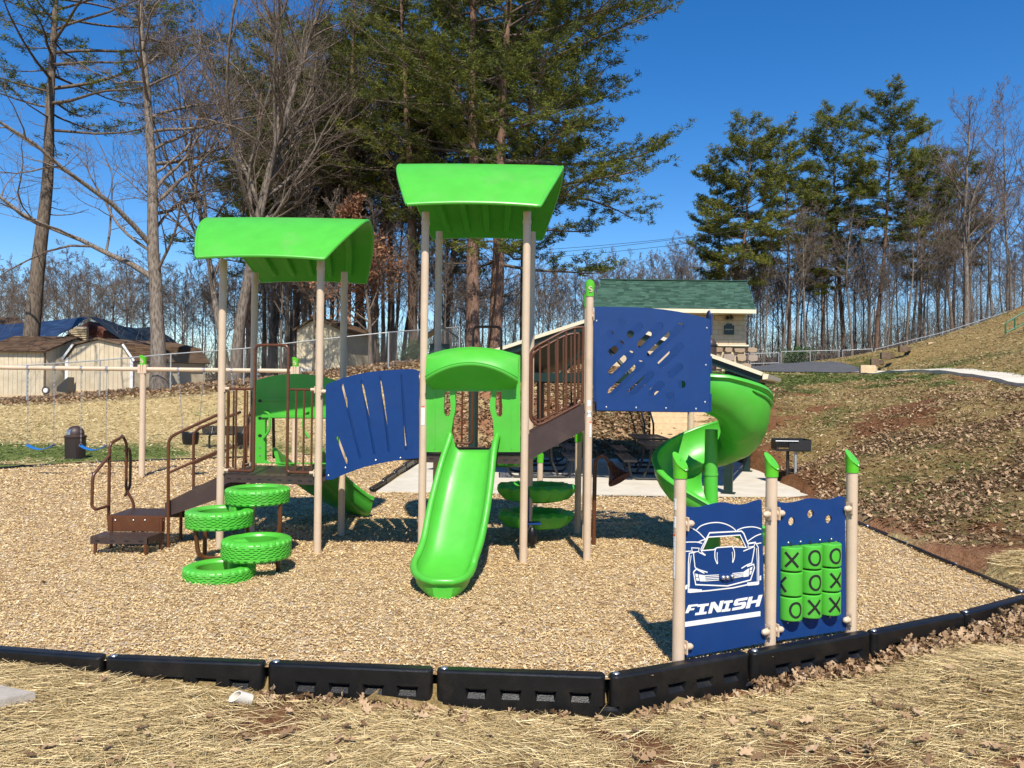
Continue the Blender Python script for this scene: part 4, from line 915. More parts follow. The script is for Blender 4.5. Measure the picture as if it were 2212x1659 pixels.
def entry(pl, W_, z0, ua, ub, hoopz, nb=3, off=0.0):
    c0, c1 = POST_R+.01, W_-POST_R-.01
    g = barrier(pl, c0, ua-.03, .045, 1.03, None, z0, nb, 1, 0); g2 = barrier(pl, ub+.03, c1, .045, 1.03, None, z0, nb, -1, 0)
    path = [pl.at(ua-.10, z0+.045), pl.at(ua, z0+.045), pl.at(ua, z0+hoopz), pl.at(ub, z0+hoopz), pl.at(ub, z0+.045), pl.at(ub+.10, z0+.045)]
    MB().tube(fillet(path, .075, 7), .0175, 12).build('entry_hoop', BROWN, ps, True)
    for z in (.045, 1.03):
        for u, s_ in ((0, 1), (W_, -1)):
            m = MB(); p0 = pl.at(u+s_*POST_R*.9, z0+z); p1 = pl.at(u+s_*(POST_R+.06), z0+z); m.tube([p0, p1], .021, 12)
            m.bbox(pl.at(u+s_*(POST_R+.004), z0+z), (.012, .06, .085), .005, math.atan2(pl.u.y, pl.u.x)); m.build('clamp', TAN, ps, True)
ua = f1.uv(549, 900)[0]; ub = f1.uv(621.5, 900)[0]
entry(f1, f1.w, D1, ua, ub, f1.uv(585, 745.5)[1]-D1)
f2b = Plane(T2['BL'], T2['BR']); entry(f2b, f2b.w, D2, f2b.uv(1020, 900)[0], f2b.uv(1081, 900)[0], f2b.uv(1050, 706)[1]-D2)
# tyre climber
def tyre(cx, cy, zt, h, ro=.36, ri=.225):
    n = 168; prof = []
    m = MB(); rows = []
    ptsz = 15
    def tread(th, t):                               # zigzag grooves and shoulder blocks
        ph = th*n/ (2*math.pi)
        g = 0.0; kk = 28
        zz = .5+.5*math.sin(th*kk)
        for zc in (.30, .50, .70):
            if abs(t-zc-.05*(1 if (th*kk/(2*math.pi)) % 1 > .5 else -1)) < .030: g = 1
        if t < .12 or t > .88: g = 1 if (th*kk/(2*math.pi)) % 1 < .32 else -.35
        return g
    for i in range(ptsz*2+1):
        t = i/(ptsz*2); row = []
        for k in range(n):
            th = 2*math.pi*k/n; e = 4*(t-.5)**2; rr = ro-.016*e**3-.012*tread(th, t)
            row.append(Vector((cx+rr*math.cos(th), cy+rr*math.sin(th), zt-h+h*(.05+.87*t))))
        rows.append(row)
    topc = [(ro-.030, h*.955), (ro-.05, h*.985), (ro-.08, h), (ri+.03, h*.975), (ri+.012, h*.94), (ri, h*.85), (ri+.02, h*.2), (ri+.03, 0)]
    for r_, z_ in topc: rows.append([Vector((cx+r_*math.cos(2*math.pi*k/n), cy+r_*math.sin(2*math.pi*k/n), zt-h+z_)) for k in range(n)])
    rows.append(rows[0]); m.grid(rows, True); return m.build('climbing_tyre', GREEN, ps, True, ang=28)
TY = [(-3.015, 8.0, .125, .20), (-2.70, 8.2, .37, .22), (-3.21, 8.5, .62, .20), (-2.92, 8.88, .815, .19)]
for a in TY: tyre(*a)
for i in (0, 2):
    a, b = TY[i], TY[i+1]; va = Vector((a[0], a[1], 0)); vb = Vector((b[0], b[1], 0)); d = (vb-va); L = d.length; d.normalize(); c = va+d*(L*.5)
    m = MB(); m.bbox((c.x, c.y, (a[2]-a[3]*.9+b[2]*.985)/2), (.13, .20, (b[2]*.985-(a[2]-a[3]*.9))), .03, math.atan2(d.y, d.x)-math.pi/2); m.build('tyre_web', GREEN, ps, True)
def legtube(pts, r=.024): MB().tube(fillet(pts, .10, 6), r, 10).build('climber_leg', BROWN, ps, True)
legtube([(-3.38, 8.25, .47), (-3.36, 8.3, .12), (-3.05, 8.5, .06), (-2.95, 8.75, .0), (-2.92, 8.85, -.1)])
legtube([(-2.62, 8.75, .66), (-2.62, 8.75, .30), (-2.80, 8.8, .18), (-3.0, 8.9, .15)]); legtube([(-2.50, 8.30, .22), (-2.50, 8.30, -.1)]); legtube([(-3.42, 8.62, .5), (-3.42, 8.62, -.1)])
legtube([(-3.05, 8.9, .66), (-3.05, 8.95, -.1)])
# blue bridge walls
def slot(a, b, r, n=7):
    a = Vector((a[0], a[1], 0)); b = Vector((b[0], b[1], 0)); d = (b-a).normalized(); an = math.atan2(d.y, d.x); out = []
    for k in range(n+1): t = an-math.pi/2+math.pi*k/n; out.append((b.x+r*math.cos(t), b.y+r*math.sin(t)))
    for k in range(n+1): t = an+math.pi/2+math.pi*k/n; out.append((a.x+r*math.cos(t), a.y+r*math.sin(t)))
    return out
OLp = [(704.5, 1036), (704.5, 833), (710, 828), (718, 825.5), (740, 817), (765, 810), (795, 804), (830, 800), (862, 798), (890, 797), (899, 798.5), (905, 803), (905, 989.5), (880, 991.5), (850, 995.5), (820, 1001), (790, 1008), (765, 1016), (740, 1026), (718, 1036)]
SLp = [((739.5, 831.5), (779, 988), 3.2), ((782.5, 823.5), (810, 980), 3.0), ((823, 815), (841, 974), 3.0), ((868.7, 811), (878, 970), 3.2), ((729.5, 946), (749, 998), 3.6)]
bpl = Plane(T1['FR'], T2['FL'], POST_R+.014)
def bridge_wall(pl, dsh, k=0.0):
    ol = [bpl.uv(*p) for p in OLp]; sl = [slot(bpl.uv(*a), bpl.uv(*b), r*.0053) for a, b, r in SLp]; o = MB().plate(pl, [ol]+sl, .010, -.010).build('bridge_wall', BLUE, ps)
    for p in ((710, 1027), (746.7, 1010), (812, 994), (865.5, 989)): screw(o, pl.at(*bpl.uv(*p), .010), pl.n, .011)
    return o
bridge_wall(bpl, 0)
bplb = Plane(T1['BR'], T2['BL'], -.02); bplb.o -= Vector((0, .25, 0)); bridge_wall(bplb, 0)
for pl_, T_, z in ((bpl, 0, 0),):
    clamp(ps, Plane(T1['FR'], T2['FL']), 0, bpl.uv(712, 846)[1], 1, .03); clamp(ps, Plane(T1['FR'], T2['FL']), Plane(T1['FR'], T2['FL']).w, bpl.uv(898, 815)[1], -1, .03)
m = MB()                                            # bridge floor
n = 12
for i in range(n):
    t0, t1 = i/n, (i+1)/n-.012; zf = lambda t: D1+(D2-D1)*t+.10*math.sin(math.pi*t)-.03
    a0 = T1['FR'].lerp(T2['FL'], t0); a1 = T1['FR'].lerp(T2['FL'], t1); b0 = T1['BR'].lerp(T2['BL'], t0)-Vector((0, .25, 0)); b1 = T1['BR'].lerp(T2['BL'], t1)-Vector((0, .25, 0))
    mm = MB().hexa([a0+Vector((0, 0, zf(t0)-.05)), a1+Vector((0, 0, zf(t1)-.05)), b1+Vector((0, 0, zf(t1)-.05)), b0+Vector((0, 0, zf(t0)-.05))], [a0+Vector((0, 0, zf(t0))), a1+Vector((0, 0, zf(t1))), b1+Vector((0, 0, zf(t1))), b0+Vector((0, 0, zf(t0)))]).build('bridge_plank', DKBR, ps)
# straight slide of the middle tower
SR = [(-.43, 8.80, 1.46, .262, .20), (-.435, 8.72, 1.44, .262, .20), (-.48, 8.55, 1.22, .28, .20), (-.52, 8.38, .96, .297, .20), (-.558, 8.2, .71, .303, .19), (-.597, 8.0, .45, .296, .175),
      (-.63, 7.85, .325, .292, .155), (-.66, 7.7, .245, .290, .125), (-.655, 7.55, .205, .272, .10), (-.64, 7.42, .185, .235, .085), (-.632, 7.31, .174, .175, .075), (-.63, 7.24, .168, .09, .07)]
SRs = smooth_pts([Vector(a[:4]+(a[4],)) if False else Vector((a[0], a[1], a[2], a[3])) for a in SR], 5); SDd = np.interp(np.linspace(0, 1, len(SRs)), np.linspace(0, 1, len(SR)), [a[4] for a in SR])
def chute(SRs, SD, parent, name='slide', endcap=True, mat=GREEN, wall=.035, dirv=None):
    N = len(SRs); rows = []; ctr = [Vector((a[0], a[1], 0)) for a in SRs]
    for i in range(N):
        cx_, cy_, zr, hw = SRs[i][:4]; d = SD[i]; t = (ctr[min(i+1, N-1)]-ctr[max(i-1, 0)]).normalized(); s = Vector((-t.y, t.x, 0)); c = Vector((cx_, cy_, 0)); row = []
        fl = .90
        inner = [(-1, 0), (-.93, -.03), (-.87, -.35), (-.80, -.75), (-.62, -.96), (-.3, -1), (0, -1.0), (.3, -1), (.62, -.96), (.80, -.75), (.87, -.35), (.93, -.03), (1, 0)]
        for a, b in inner: row.append(c+s*(a*hw)+Vector((0, 0, zr+b*d)))
        o_ = [(1.16, -.02), (1.19, -.14), (1.10, -.24), (1.02, -.5), (.95, -.9), (.74, -1.2), (0, -1.24), (-.74, -1.2), (-.95, -.9), (-1.02, -.5), (-1.10, -.24), (-1.19, -.14), (-1.16, -.02)]
        for a, b in o_:
            k = max(.25, min(1, (.2)/max(d, .001)*.6)) if False else 1
            row.append(c+s*(math.copysign(hw*min(abs(a), 1)+max(0, abs(a)-1)*.24, a) if abs(a) > 0 else 0)+Vector((0, 0, zr+b*max(d, .14))))
        rows.append(row)
    m = MB(); m.grid(rows, True)
    m.add(rows[0], [tuple(range(len(rows[0])))]); m.add(rows[-1], [tuple(range(len(rows[-1])))])
    o = m.build(name, mat, parent, True, ang=45)
    e = MB()                                        # thick rounded rim running all round
    Lp = [ctr[i]+(Vector((-(ctr[min(i+1, N-1)]-ctr[max(i-1, 0)]).y, (ctr[min(i+1, N-1)]-ctr[max(i-1, 0)]).x, 0)).normalized())*SRs[i][3]*1.03+Vector((0, 0, SRs[i][2]-.008)) for i in range(N)]
    Rp = [ctr[i]-(Vector((-(ctr[min(i+1, N-1)]-ctr[max(i-1, 0)]).y, (ctr[min(i+1, N-1)]-ctr[max(i-1, 0)]).x, 0)).normalized())*SRs[i][3]*1.03+Vector((0, 0, SRs[i][2]-.008)) for i in range(N)]
    pth = Lp+Rp[::-1] if endcap else None
    if endcap: e.tube(pth, [.012+min(1, i/6)*.024 if i < N else .012+min(1, (2*N-1-i)/6)*.024 for i in range(2*N)], 12)
    else: e.tube(Lp, .036, 12); e.tube(Rp, .036, 12)
    e.build('rounded_rim', mat, o, True); return o
chute(SRs, SDd, ps)
m = MB(); rows = []                                 # foot below the lip
for z, k in ((.10, 1.0), (.05, .93), (-.03, .88)): rows.append([Vector((-.635+.215*k*math.sin(a), 7.60-.30*k*math.cos(a), z)) for a in np.linspace(-1.5, 1.5, 17)]+[Vector((-.635+.2*k, 7.8, z)), Vector((-.635-.2*k, 7.8, z))])
m.grid(rows, True); m.build('slide_foot', GREEN, ps, True)
# slide hood
def hood(pl, pxf, name='slide_hood', wide=False):
    U = lambda x, y: pl.uv(*pxf(x, y))
    ol = [U(922, 976), U(922, 768)]+[U(x, y) for x, y in ((935, 763), (960, 756), (990, 751), (1021, 749.5), (1052, 751.5), (1082, 756), (1108, 763))]+[U(1124, 768), U(1124, 976)]
    opn = [U(*p) for p in ((986, 845.5), (1060, 845.5), (1062, 852), (1058, 872), (1060, 890), (1065, 905), (1067, 930), (1066, 960), (1062, 972), (983, 972), (977, 960), (976, 930), (980, 905), (984, 888), (985, 872), (984, 852))][::-1]
    s1 = [U(*p) for p in ((961, 846), (972, 846), (974.5, 880), (973.5, 893), (970, 898.5), (963.5, 898.5), (960, 893), (959.5, 880))]
    s2 = [U(*p) for p in ((1072.5, 846), (1083, 846), (1086, 880), (1085.5, 895), (1082, 900), (1076, 900), (1073, 895), (1070.5, 880))]
    if wide:
        opn = [U(*p) for p in ((952, 862), (1094, 862), (1099, 868), (1099, 968), (1094, 974), (952, 974), (946, 968), (946, 868))][::-1]
        o = MB().plate(pl, [ol, opn], .03, -.03).build(name, GREEN, ps)
        for ya, yb in ((812, 818), (852, 860)): MB().plate(pl, [[U(940, yb), U(1106, yb), U(1106, ya), U(940, ya)]], -.029, -.055).build('moulded_band', GREEN, o)
        for yy in (818, 862, 906): MB().plate(pl, [circ(U(934, yy), .022, 12, 1.2)], -.029, -.0315).build('foot_hole', BLACK, o)
        for yy in (935, 955): MB().plate(pl, [circ(U(934, yy), .012, 12)], -.029, -.036).build('bolt', STEEL, o)
    else: o = MB().plate(pl, [ol, opn, s1, s2], .03, -.03).build(name, GREEN, ps)
    # visor
    xs = np.linspace(925.5, 1120.5, 33); m = MB(); rows = []
    def arch(x, yc, ys, p=2.0): t = (x-1021.5)/97.5; return yc+(ys-yc)*abs(t)**p
    def row(yc, ys, d, sc=1.0, p=2.0, zo=0): return [pl.at(*U(1021.5+(x-1021.5)*sc, arch(x, yc, ys, p)), d*math.sqrt(max(0, 1-.55*abs((x-1021.5)/99)**4)))+Vector((0, 0, zo)) for x in xs]
    rows = [row(750.5, 770, .0), row(751.5, 771, .06), row(758, 777, .15), row(772, 797, .23), row(782, 812, .27), row(787, 819, .285), row(791, 823, .28), row(796, 828, .25), row(812, 832, .17, .95), row(830, 838, .08, .92), row(844, 843, .02, .9)]
    m.grid(rows); m.add(rows[0]+rows[-1][::-1], [])
    for j in (0, 32): m.add([r[j] for r in rows], [tuple(range(len(rows)))])
    v = m.build('hood_visor', GREEN, o, True, ang=60)
    MB().tube([p+pl.n*.004 for p in row(784, 815, .272)], .009, 8).build('visor_bead', GREEN, o, True)
    # raised side ribs of the moulding
    for x0, x1 in ((939, 941.5), (1104, 1106.5)):
        MB().plate(pl, [[U(x0, 970), U(x1, 970), U(x1, 845), U(x0, 845)]], .036, .029).build('moulded_rib', GREEN, o)
    MB().bbox(pl.at(*[(a+b)/2 for a, b in zip(U(922, 972), U(1124, 972))], -.0), (U(1124, 900)[0]-U(922, 900)[0]-.01, .10, .03), .01, math.atan2(pl.u.y, pl.u.x)).build('hood_sill', GREEN, o, True) if False else None
    return o
h2 = Plane(T2['FL'], T2['FR']); hood(h2, lambda x, y: (x, y))
# hood and curved slide at the back of the left tower
h1 = Plane(T1['BL'], T1['BR'])
sc1 = (f1b.w)/(h2.w); zs = D1-D2
class HB: pass
def hb_pl():
    pl = Plane(T1['BL'], T1['BR'], .0); q = Plane(T1['BL'], T1['BR'], .0); q.at = lambda u, z, d=0.0: pl.at(u*sc1, z+zs, -d); q.uv = h2.uv; q.u = pl.u; q.n = pl.n; return q
hb = hb_pl(); hood(hb, lambda x, y: (x, y), wide=True)
gm = MB()                                           # grab handles seen inside the hood
for px_, s_ in ((577, 1), (668, -1)):
    q = [h1.hit(px_-2*s_, 888), h1.hit(px_+8*s_, 893), h1.hit(px_+10*s_, 915), h1.hit(px_+8*s_, 930), h1.hit(px_-3*s_, 945)]; MB().tube(fillet([p+h1.n*.05 for p in q], .08), .017, 10).build('grab_handle', GREEN, ps, True)
cs = []
for t in np.linspace(0, 1, 26):
    x = -2.86+.02*t+.48*t**2.2; y = 10.30+1.75*t-.20*t*t; z = 1.15-.80*min(1, t*1.02)**1.05-.05*t; cs.append(Vector((x, y, max(z, .30), .30+.03*t)))
chute(cs, [.24]*len(cs), ps)
# stairs from the middle tower up to the right one
sp = Plane(Vector((T2['FR'].x+.03, 8.80, 0)), Vector((T3['FL'].x-.02, 8.90, 0)))
def slab(pl, pts, d0, d1, name, mat, parent=ps): return MB().plate(pl, [[pl.uv(*p) for p in pts]], d0, d1).build(name, mat, parent)
slab(sp, [(1140, 940), (1143, 937), (1258, 873), (1262, 871), (1262, 929), (1145, 992), (1140, 990)], .012, -.012, 'stair_stringer', DKBR)
def shifted(pl, dy, dx=0): q = Plane(pl.o, pl.o+pl.u*pl.w); q.o = pl.o+Vector((dx, dy, 0)); return q
spb = shifted(sp, 1.05, .04); lo = [sp.uv(*p) for p in [(1140, 940), (1258, 873), (1262, 929), (1145, 992)]]
MB().plate(spb, [lo], .012, -.012).build('stair_stringer', DKBR, ps)
for k in range(3):
    t = (k+.6)/3.2; u = sp.w*t; z = D2+(D3-D2)*(k+1)/3.6
    MB().hexa([sp.at(u-.11, z-.03, -.02), sp.at(u+.13, z-.03, -.02), spb.at(u+.13, z-.03, .02), spb.at(u-.11, z-.03, .02)], [sp.at(u-.11, z, -.02), sp.at(u+.13, z, -.02), spb.at(u+.13, z, .02), spb.at(u-.11, z, .02)]).build('stair_tread', DECKM, ps)
Z3 = lambda x, y: (1042.3+x*.4035, 630.9+y*.4035)
fr_ = [Z3(*p) for p in ((540, 188), (490, 190), (440, 208), (290, 288), (258, 320), (256, 680), (290, 712), (325, 702), (535, 590), (540, 188))]
for pl_, dd in ((sp, .0), (spb, 0)):
    q = [pl_.at(*sp.uv(*p)) for p in fr_]; g = MB().tube(fillet(q, .06, 5), .0165, 10).build('stair_guard', BROWN, ps, True)
    for xb, yt, yb in ((308, 290, 705), (355, 264, 680), (402, 240, 655), (448, 212, 630), (494, 197, 605)):
        a = sp.uv(*Z3(xb, yt)); b = sp.uv(*Z3(xb, yb)); MB().tube([pl_.at(*a), pl_.at(*b)], .013, 10).build('bar', BROWN, g, True)
# blue walls of the right tower
wp = Plane(T3['FL'], T3['FR'], POST_R+.016)
ZZ = lambda x, y: (1206.9+x*.29757, 548.6+y*.29757)
OLw = [ZZ(*p) for p in ((275, 1135), (258, 383), (400, 384), (520, 386), (640, 392), (760, 403), (860, 418), (960, 438), (1040, 458), (1100, 476), (1104, 500), (1098, 1150))]
SLw = [((523, 580), (580, 525)), ((597, 655), (728, 526)), ((668, 727), (879, 528)), ((389, 707), (447, 655)), ((387, 855), (519, 729)), ((384, 1001), (593, 801)), ((743, 802), (877, 674)), ((532, 1001), (664, 876)), ((816, 874), (873, 822)), ((679, 1003), (738, 950))]
DTw = [(453, 505), (371, 583), (806, 1027), (891, 947)]
def tower_wall(pl, flip=False):
    lps = [[wp.uv(*p) for p in OLw]]; r = .0455
    lps += [slot(wp.uv(*ZZ(*a)), wp.uv(*ZZ(*b)), r) for a, b in SLw]+[circ(wp.uv(*ZZ(*c)), r) for c in DTw]
    o = MB().plate(pl, lps, .010, -.010).build('tower_wall', BLUE, ps); return o
tw = tower_wall(wp)
for p in ((345, 1112), (561, 1116), (778, 1120), (995, 1125), (1074, 538), (1067, 807), (1061, 1076), (274, 486)): screw(tw, wp.at(*wp.uv(*ZZ(*p)), .010), wp.n, .011)
wpb = Plane(T3['BL'], T3['BL']+(T3['FR']-T3['FL']), .02); twb = tower_wall(wpb)
clamp(ps, Plane(T3['FL'], T3['FR']), 0, wp.uv(1292, 683)[1], 1, .03)
q0 = wp.hit(1534, 800); se = Plane(Vector((q0.x-.005, q0.y+.01, 0)), Vector((q0.x+.03, q0.y+1.0, 0)))
tabs = [(0, 2.25), (.24, 2.25), (.24, 2.72), (.20, 2.83), (.12, 2.90), (.05, 2.91), (0, 2.86)]
sw_ = MB().plate(se, [[(a-.012*(k % 2), b) for k, (a, b) in enumerate(tabs)]], .009, -.009).build('side_wall', BLUE, ps)
for za, zb_ in ((2.62, 2.86), (2.18, 2.38), (1.75, 1.95)):
    MB().bbox((q0.x+.006, q0.y+.0, (za+zb_)/2), (.024, .03, zb_-za), .004).build('interlock_tab', BLUE, ps)
# spiral slide
SC = Vector((2.49, 9.58, 0)); RO = .69
def spiral():
    rows = []; n = 74; rimpts = []
    A0, A1_ = -134, 236
    for i in range(n+1):
        a = A0+(A1_-A0)*i/n; ar = R(a)
        zr = np.interp(a, [-134, -90, -45, 0, 90, 180, 236], [2.19, 2.17, 2.05, 1.85, 1.50, 1.09, .80]); h = np.interp(a, [-134, -95, -50, 0, 40, 110, 180, 236], [.38, .46, .62, .62, .58, .45, .38, .33])
        er = Vector((math.cos(ar), math.sin(ar), 0)); rows.append((er, Vector((0, 0, 1)), zr, h, SC))
    # exit: straight run along the tangent
    er = rows[-1][0]; tg = Vector((-er.y, er.x, 0))
    for k in range(1, 13): rows.append((er, None, rows[n][2]-.31*min(1, k/9), rows[n][3]-.10*k/12, SC+tg*(.075*k)))
    G_ = []
    inner = [(.115, -.62), (.16, -.80), (.24, -.93), (.36, -1), (.46, -.97), (.56, -.82), (.63, -.58), (.668, -.3), (.672, -.10), (.66, -.03), (.668, .0)]
    outer = [(.70, .01), (.735, -.02), (.745, -.07), (.725, -.11), (.705, -.14), (.712, -.26), (.700, -.46), (.665, -.68), (.60, -.90), (.49, -1.07), (.34, -1.13), (.20, -1.06), (.12, -.85)]
    for er_, _, zr, h, c in rows: G_.append([c+er_*(r_*RO/.70)+Vector((0, 0, zr+b*h)) for r_, b in inner+outer])
    m = MB(); m.grid(G_, True); m.add(G_[0], [tuple(range(len(G_[0])))]); m.add(G_[-1], [tuple(range(len(G_[-1])))])
    o = m.build('spiral_slide', GREEN, ps, True, ang=42)
    # moulded grip channel on the outside of the upper wall
    g = [rows[i] for i in range(14, 34)]; pts = [c+er_*(.722*RO/.70)+Vector((0, 0, zr-.105-.02*math.sin(k*.3))) for k, (er_, _, zr, h, c) in enumerate(g)]
    MB().tube(pts, [.006]+[.018]*(len(pts)-2)+[.006], 8).build('moulded_bead', GREEN, o, True)
    sm = [rows[33][4]+rows[33][0]*((r_+.003)*RO/.70)+Vector((0, 0, rows[33][2]+b*rows[33][3]-.001)) for r_, b in outer[4:]]
    MB().tube(sm, .004, 6).build('section_seam', GREEN, o, True); return o
spiral()
po = MB(); po.tube([(SC.x, SC.y, -.1), (SC.x, SC.y, .25), (SC.x, SC.y, .45), (SC.x, SC.y, 1.0), (SC.x, SC.y, 1.5)], [.13, .12, .09, .082, .078], 20); po.build('slide_pole', GREEN, ps, True)
MB().cyl(SC.x, SC.y, .93, .955, .090, 20).build('pole_seam', GREEN, ps, True)
# transfer station and steps at the left
def PY(px, py, Y): return P(px, py, Y)
def brick6(x0, x1, y0, y1, z0, z1, name, mat, parent=ps): return MB().bbox(((x0+x1)/2, (y0+y1)/2, (z0+z1)/2), (x1-x0, y1-y0, z1-z0), .006).build(name, mat, parent, True)
pa = PY(232, 1117, 9.3); pb = PY(356, 1117, 9.3)
brick6(pa.x, pb.x, 9.32, 9.86, .375, .39, 'transfer_platform', DECKM); brick6(pa.x, pb.x, 9.30, 9.315, .20, .392, 'riser_board', BROWN)
brick6(pa.x, pb.x, 9.86, 9.875, .28, .392, 'back_skirt', DKBR)
la = PY(197, 1160, 9.0); lb_ = PY(322, 1160, 9.0)
q = [Vector((la.x, 8.98, 0)), Vector((lb_.x, 8.98, 0)), Vector((pb.x, 9.29, 0)), Vector((pa.x-.02, 9.29, 0))]
stp = MB().hexa([p+Vector((0, 0, .185)) for p in q], [p+Vector((0, 0, .20)) for p in q]).build('lower_step', DECKM, ps)
MB().hexa([q[0]+Vector((0, 0, .115)), q[1]+Vector((0, 0, .115)), q[1]+Vector((0, .012, .115)), q[0]+Vector((0, .012, .115))], [q[0]+Vector((0, 0, .184)), q[1]+Vector((0, 0, .184)), q[1]+Vector((0, .012, .184)), q[0]+Vector((0, .012, .184))]).build('step_skirt', DKBR, stp)
MB().hexa([q[1]+Vector((0, 0, .115)), q[2]+Vector((0, 0, .115)), q[2]+Vector((-.012, 0, .115)), q[1]+Vector((-.012, .0, .115))], [q[1]+Vector((0, 0, .184)), q[2]+Vector((0, 0, .184)), q[2]+Vector((-.012, 0, .184)), q[1]+Vector((-.012, 0, .184))]).build('step_skirt', DKBR, stp)
spl = Plane(q[0], q[1]); m = MB()
for i in range(4): u = spl.w*(i+.5)/4; m.plate(spl, [[(u-.022, .14), (u+.022, .14), (u+.028, .15), (u+.022, .16), (u-.022, .16), (u-.028, .15)]], .002, -.003)
m.build('slot_openings', BLACK, stp)
for x, y in ((la.x+.05, 9.0), (lb_.x-.04, 9.0), (pa.x+.05, 9.3), (pb.x-.03, 9.27), (pa.x+.05, 9.85), (pb.x-.04, 9.85)): MB().cyl(x, y, -.1, .19 if y < 9.2 else .37, .02, 12).build('step_leg', BROWN, ps, True)
rpl = Plane(Vector((pa.x, 9.298, 0)), Vector((pb.x, 9.298, 0)))
for px_ in (249, 288, 313, 352): screw(ps, rpl.hit(px_, 1124)+Vector((0, -.002, 0)), rpl.n, .011)
# handrail loop of the platform: from its front corner over to the back corner
hx = PY(235, 1030, 9.33).x; zt = PY(238, 955, 9.33).z
def tubeb(pts, name='handrail', r=.0185, fr=.07): return MB().tube(fillet(pts, fr, 6), r, 12).build(name, BROWN, ps, True)
bx = PY(273, 1000, 9.85)
hA = tubeb([(hx, 9.34, .30), (hx, 9.34, zt-.02), (hx+.05, 9.5, zt+.04), (bx.x-.02, 9.78, zt+.05), (bx.x, 9.85, zt-.05), (bx.x, 9.85, .62), (PY(289, 1085, 9.9).x, 9.9, .46), (PY(289, 1085, 9.9).x, 9.9, .3)])
o1 = [PY(236, 984, 9.33), PY(200, 1028, 9.1), PY(198.5, 1093, 9.1), PY(206, 1101, 9.1), PY(236, 1092, 9.33)]; tubeb(o1, fr=.05)
o2 = [PY(270, 974, 9.85), PY(280, 968, 10.0), PY(282, 990, 10.0), PY(281, 1050, 10.0), PY(270, 1071, 9.88)]; tubeb(o2, fr=.05)
# stair run from the platform to the left tower
st = Plane(Vector((pb.x, 9.34, 0)), Vector((T1['FL'].x-.02, 9.36, 0)))
slab(st, [(357, 1086), (470, 1030), (478, 1028), (478, 1074), (468, 1079), (357, 1117)], .012, -.012, 'stair_stringer', DKBR)
stb = shifted(st, .82, .02); MB().plate(stb, [[st.uv(*p) for p in [(357, 1086), (478, 1028), (478, 1074), (357, 1117)]]], .012, -.012).build('stair_stringer', DKBR, ps)
for k in range(2):
    u = st.w*(k+.55)/2.3; z = .39+(D1-.39)*(k+1)/3
    MB().hexa([st.at(u-.14, z-.03, -.02), st.at(u+.16, z-.03, -.02), stb.at(u+.16, z-.03, .02), stb.at(u-.14, z-.03, .02)], [st.at(u-.14, z, -.02), st.at(u+.16, z, -.02), stb.at(u+.16, z, .02), stb.at(u-.14, z, .02)]).build('stair_tread', DECKM, ps)
hf = Plane(Vector((-5, 9.28, 0)), Vector((-3, 9.28, 0))); hbk = Plane(Vector((-5, 10.28, 0)), Vector((-3, 10.28, 0)))
x1 = T1['FL'].x
for pl_, pts, low in ((hf, [(363.5, 1182), (363.5, 945), (470, 896)], [(365, 1021), (470, 975)]), (hbk, [(418, 1055), (418, 937), (430, 925), (520, 890)], [(419, 1001), (520, 958)])):
    o = MB().tube(pts_on(pl_, pts, 0, .10, 6), .0185, 12).build('handrail', BROWN, ps, True); MB().tube([pl_.hit(*p) for p in low], .016, 12).build('lower_rail', BROWN, o, True)
for y_ in (9.33, 10.28): MB().tube([(x1+.0, y_, PY(470, 896, y_).z), (x1+.02, y_+.03, PY(470, 896, y_).z)], .019, 10).build('rail_joint', BROWN, ps, True)
# side guard of the left tower, seen edge on behind the front post, and climbing arches behind
lsd = Plane(T1['FL'], T1['BL'])
for k in range(6):
    t = (k+1)/7; q = T1['FL'].lerp(T1['BL'], t); 
    if k in (0, 1, 4, 5): MB().cyl(q.x+.03, q.y, D1+.05, D1+1.0, .0125, 8).build('side_bar', BROWN, ps, True)
for y_ in (10.45, 10.9):
    tubeb([(-3.75, y_, -.1), (-3.62, y_, 1.0), (-3.55, y_-.0, 1.62), (-3.45, y_, 1.68), (-3.38, y_, 1.6), (-3.36, y_, .95)], 'climbing_arch', .022, .08)
for k in range(4): MB().tube([(-3.70+.045*k, 10.45, .25+.32*k), (-3.70+.045*k, 10.9, .25+.32*k)], .018, 10).build('climbing_rung', BROWN, ps, True)
# green pod climber under the middle
def pod(cx, cy, z, rx, ry):
    n = 96; rows = []
    prof = [(.30, -.10), (.62, -.105), (.70, -.07), (.74, -.0), (.80, .01), (.92, .0), (1.0, -.035), (1.0, -.06), (.97, -.10), (.80, -.19), (.5, -.225), (.2, -.23)]
    for r_, z_ in prof:
        row = []
        for k in range(n):
            a = 2*math.pi*k/n; lob = 1+.05*math.cos(9*a)*(r_ > .75)+.02*math.cos(2*a); row.append(Vector((cx+rx*r_*lob*math.cos(a), cy+ry*r_*lob*math.sin(a), z+z_*1.0+.012*math.cos(18*a)*(r_ > .9))))
        rows.append(row)
    m = MB(); m.grid(rows, True); m.add(rows[0], [tuple(range(n))]); m.add(rows[-1], [tuple(range(n-1, -1, -1))]); return m.build('climbing_pod', GREEN, ps, True)
pod(.33, 10.15, .72, .50, .36); pod(.33, 10.2, .36, .48, .36); pod(-.12, 10.6, 1.13, .45, .30)
for px_, Y_, tp in ((1169, 12.3, .80), (1251, 10.55, 1.26)): post(ps, XZ(px_, Y_).x, Y_, tp, 'climber_post', capz=.14, slant=(0, -1))
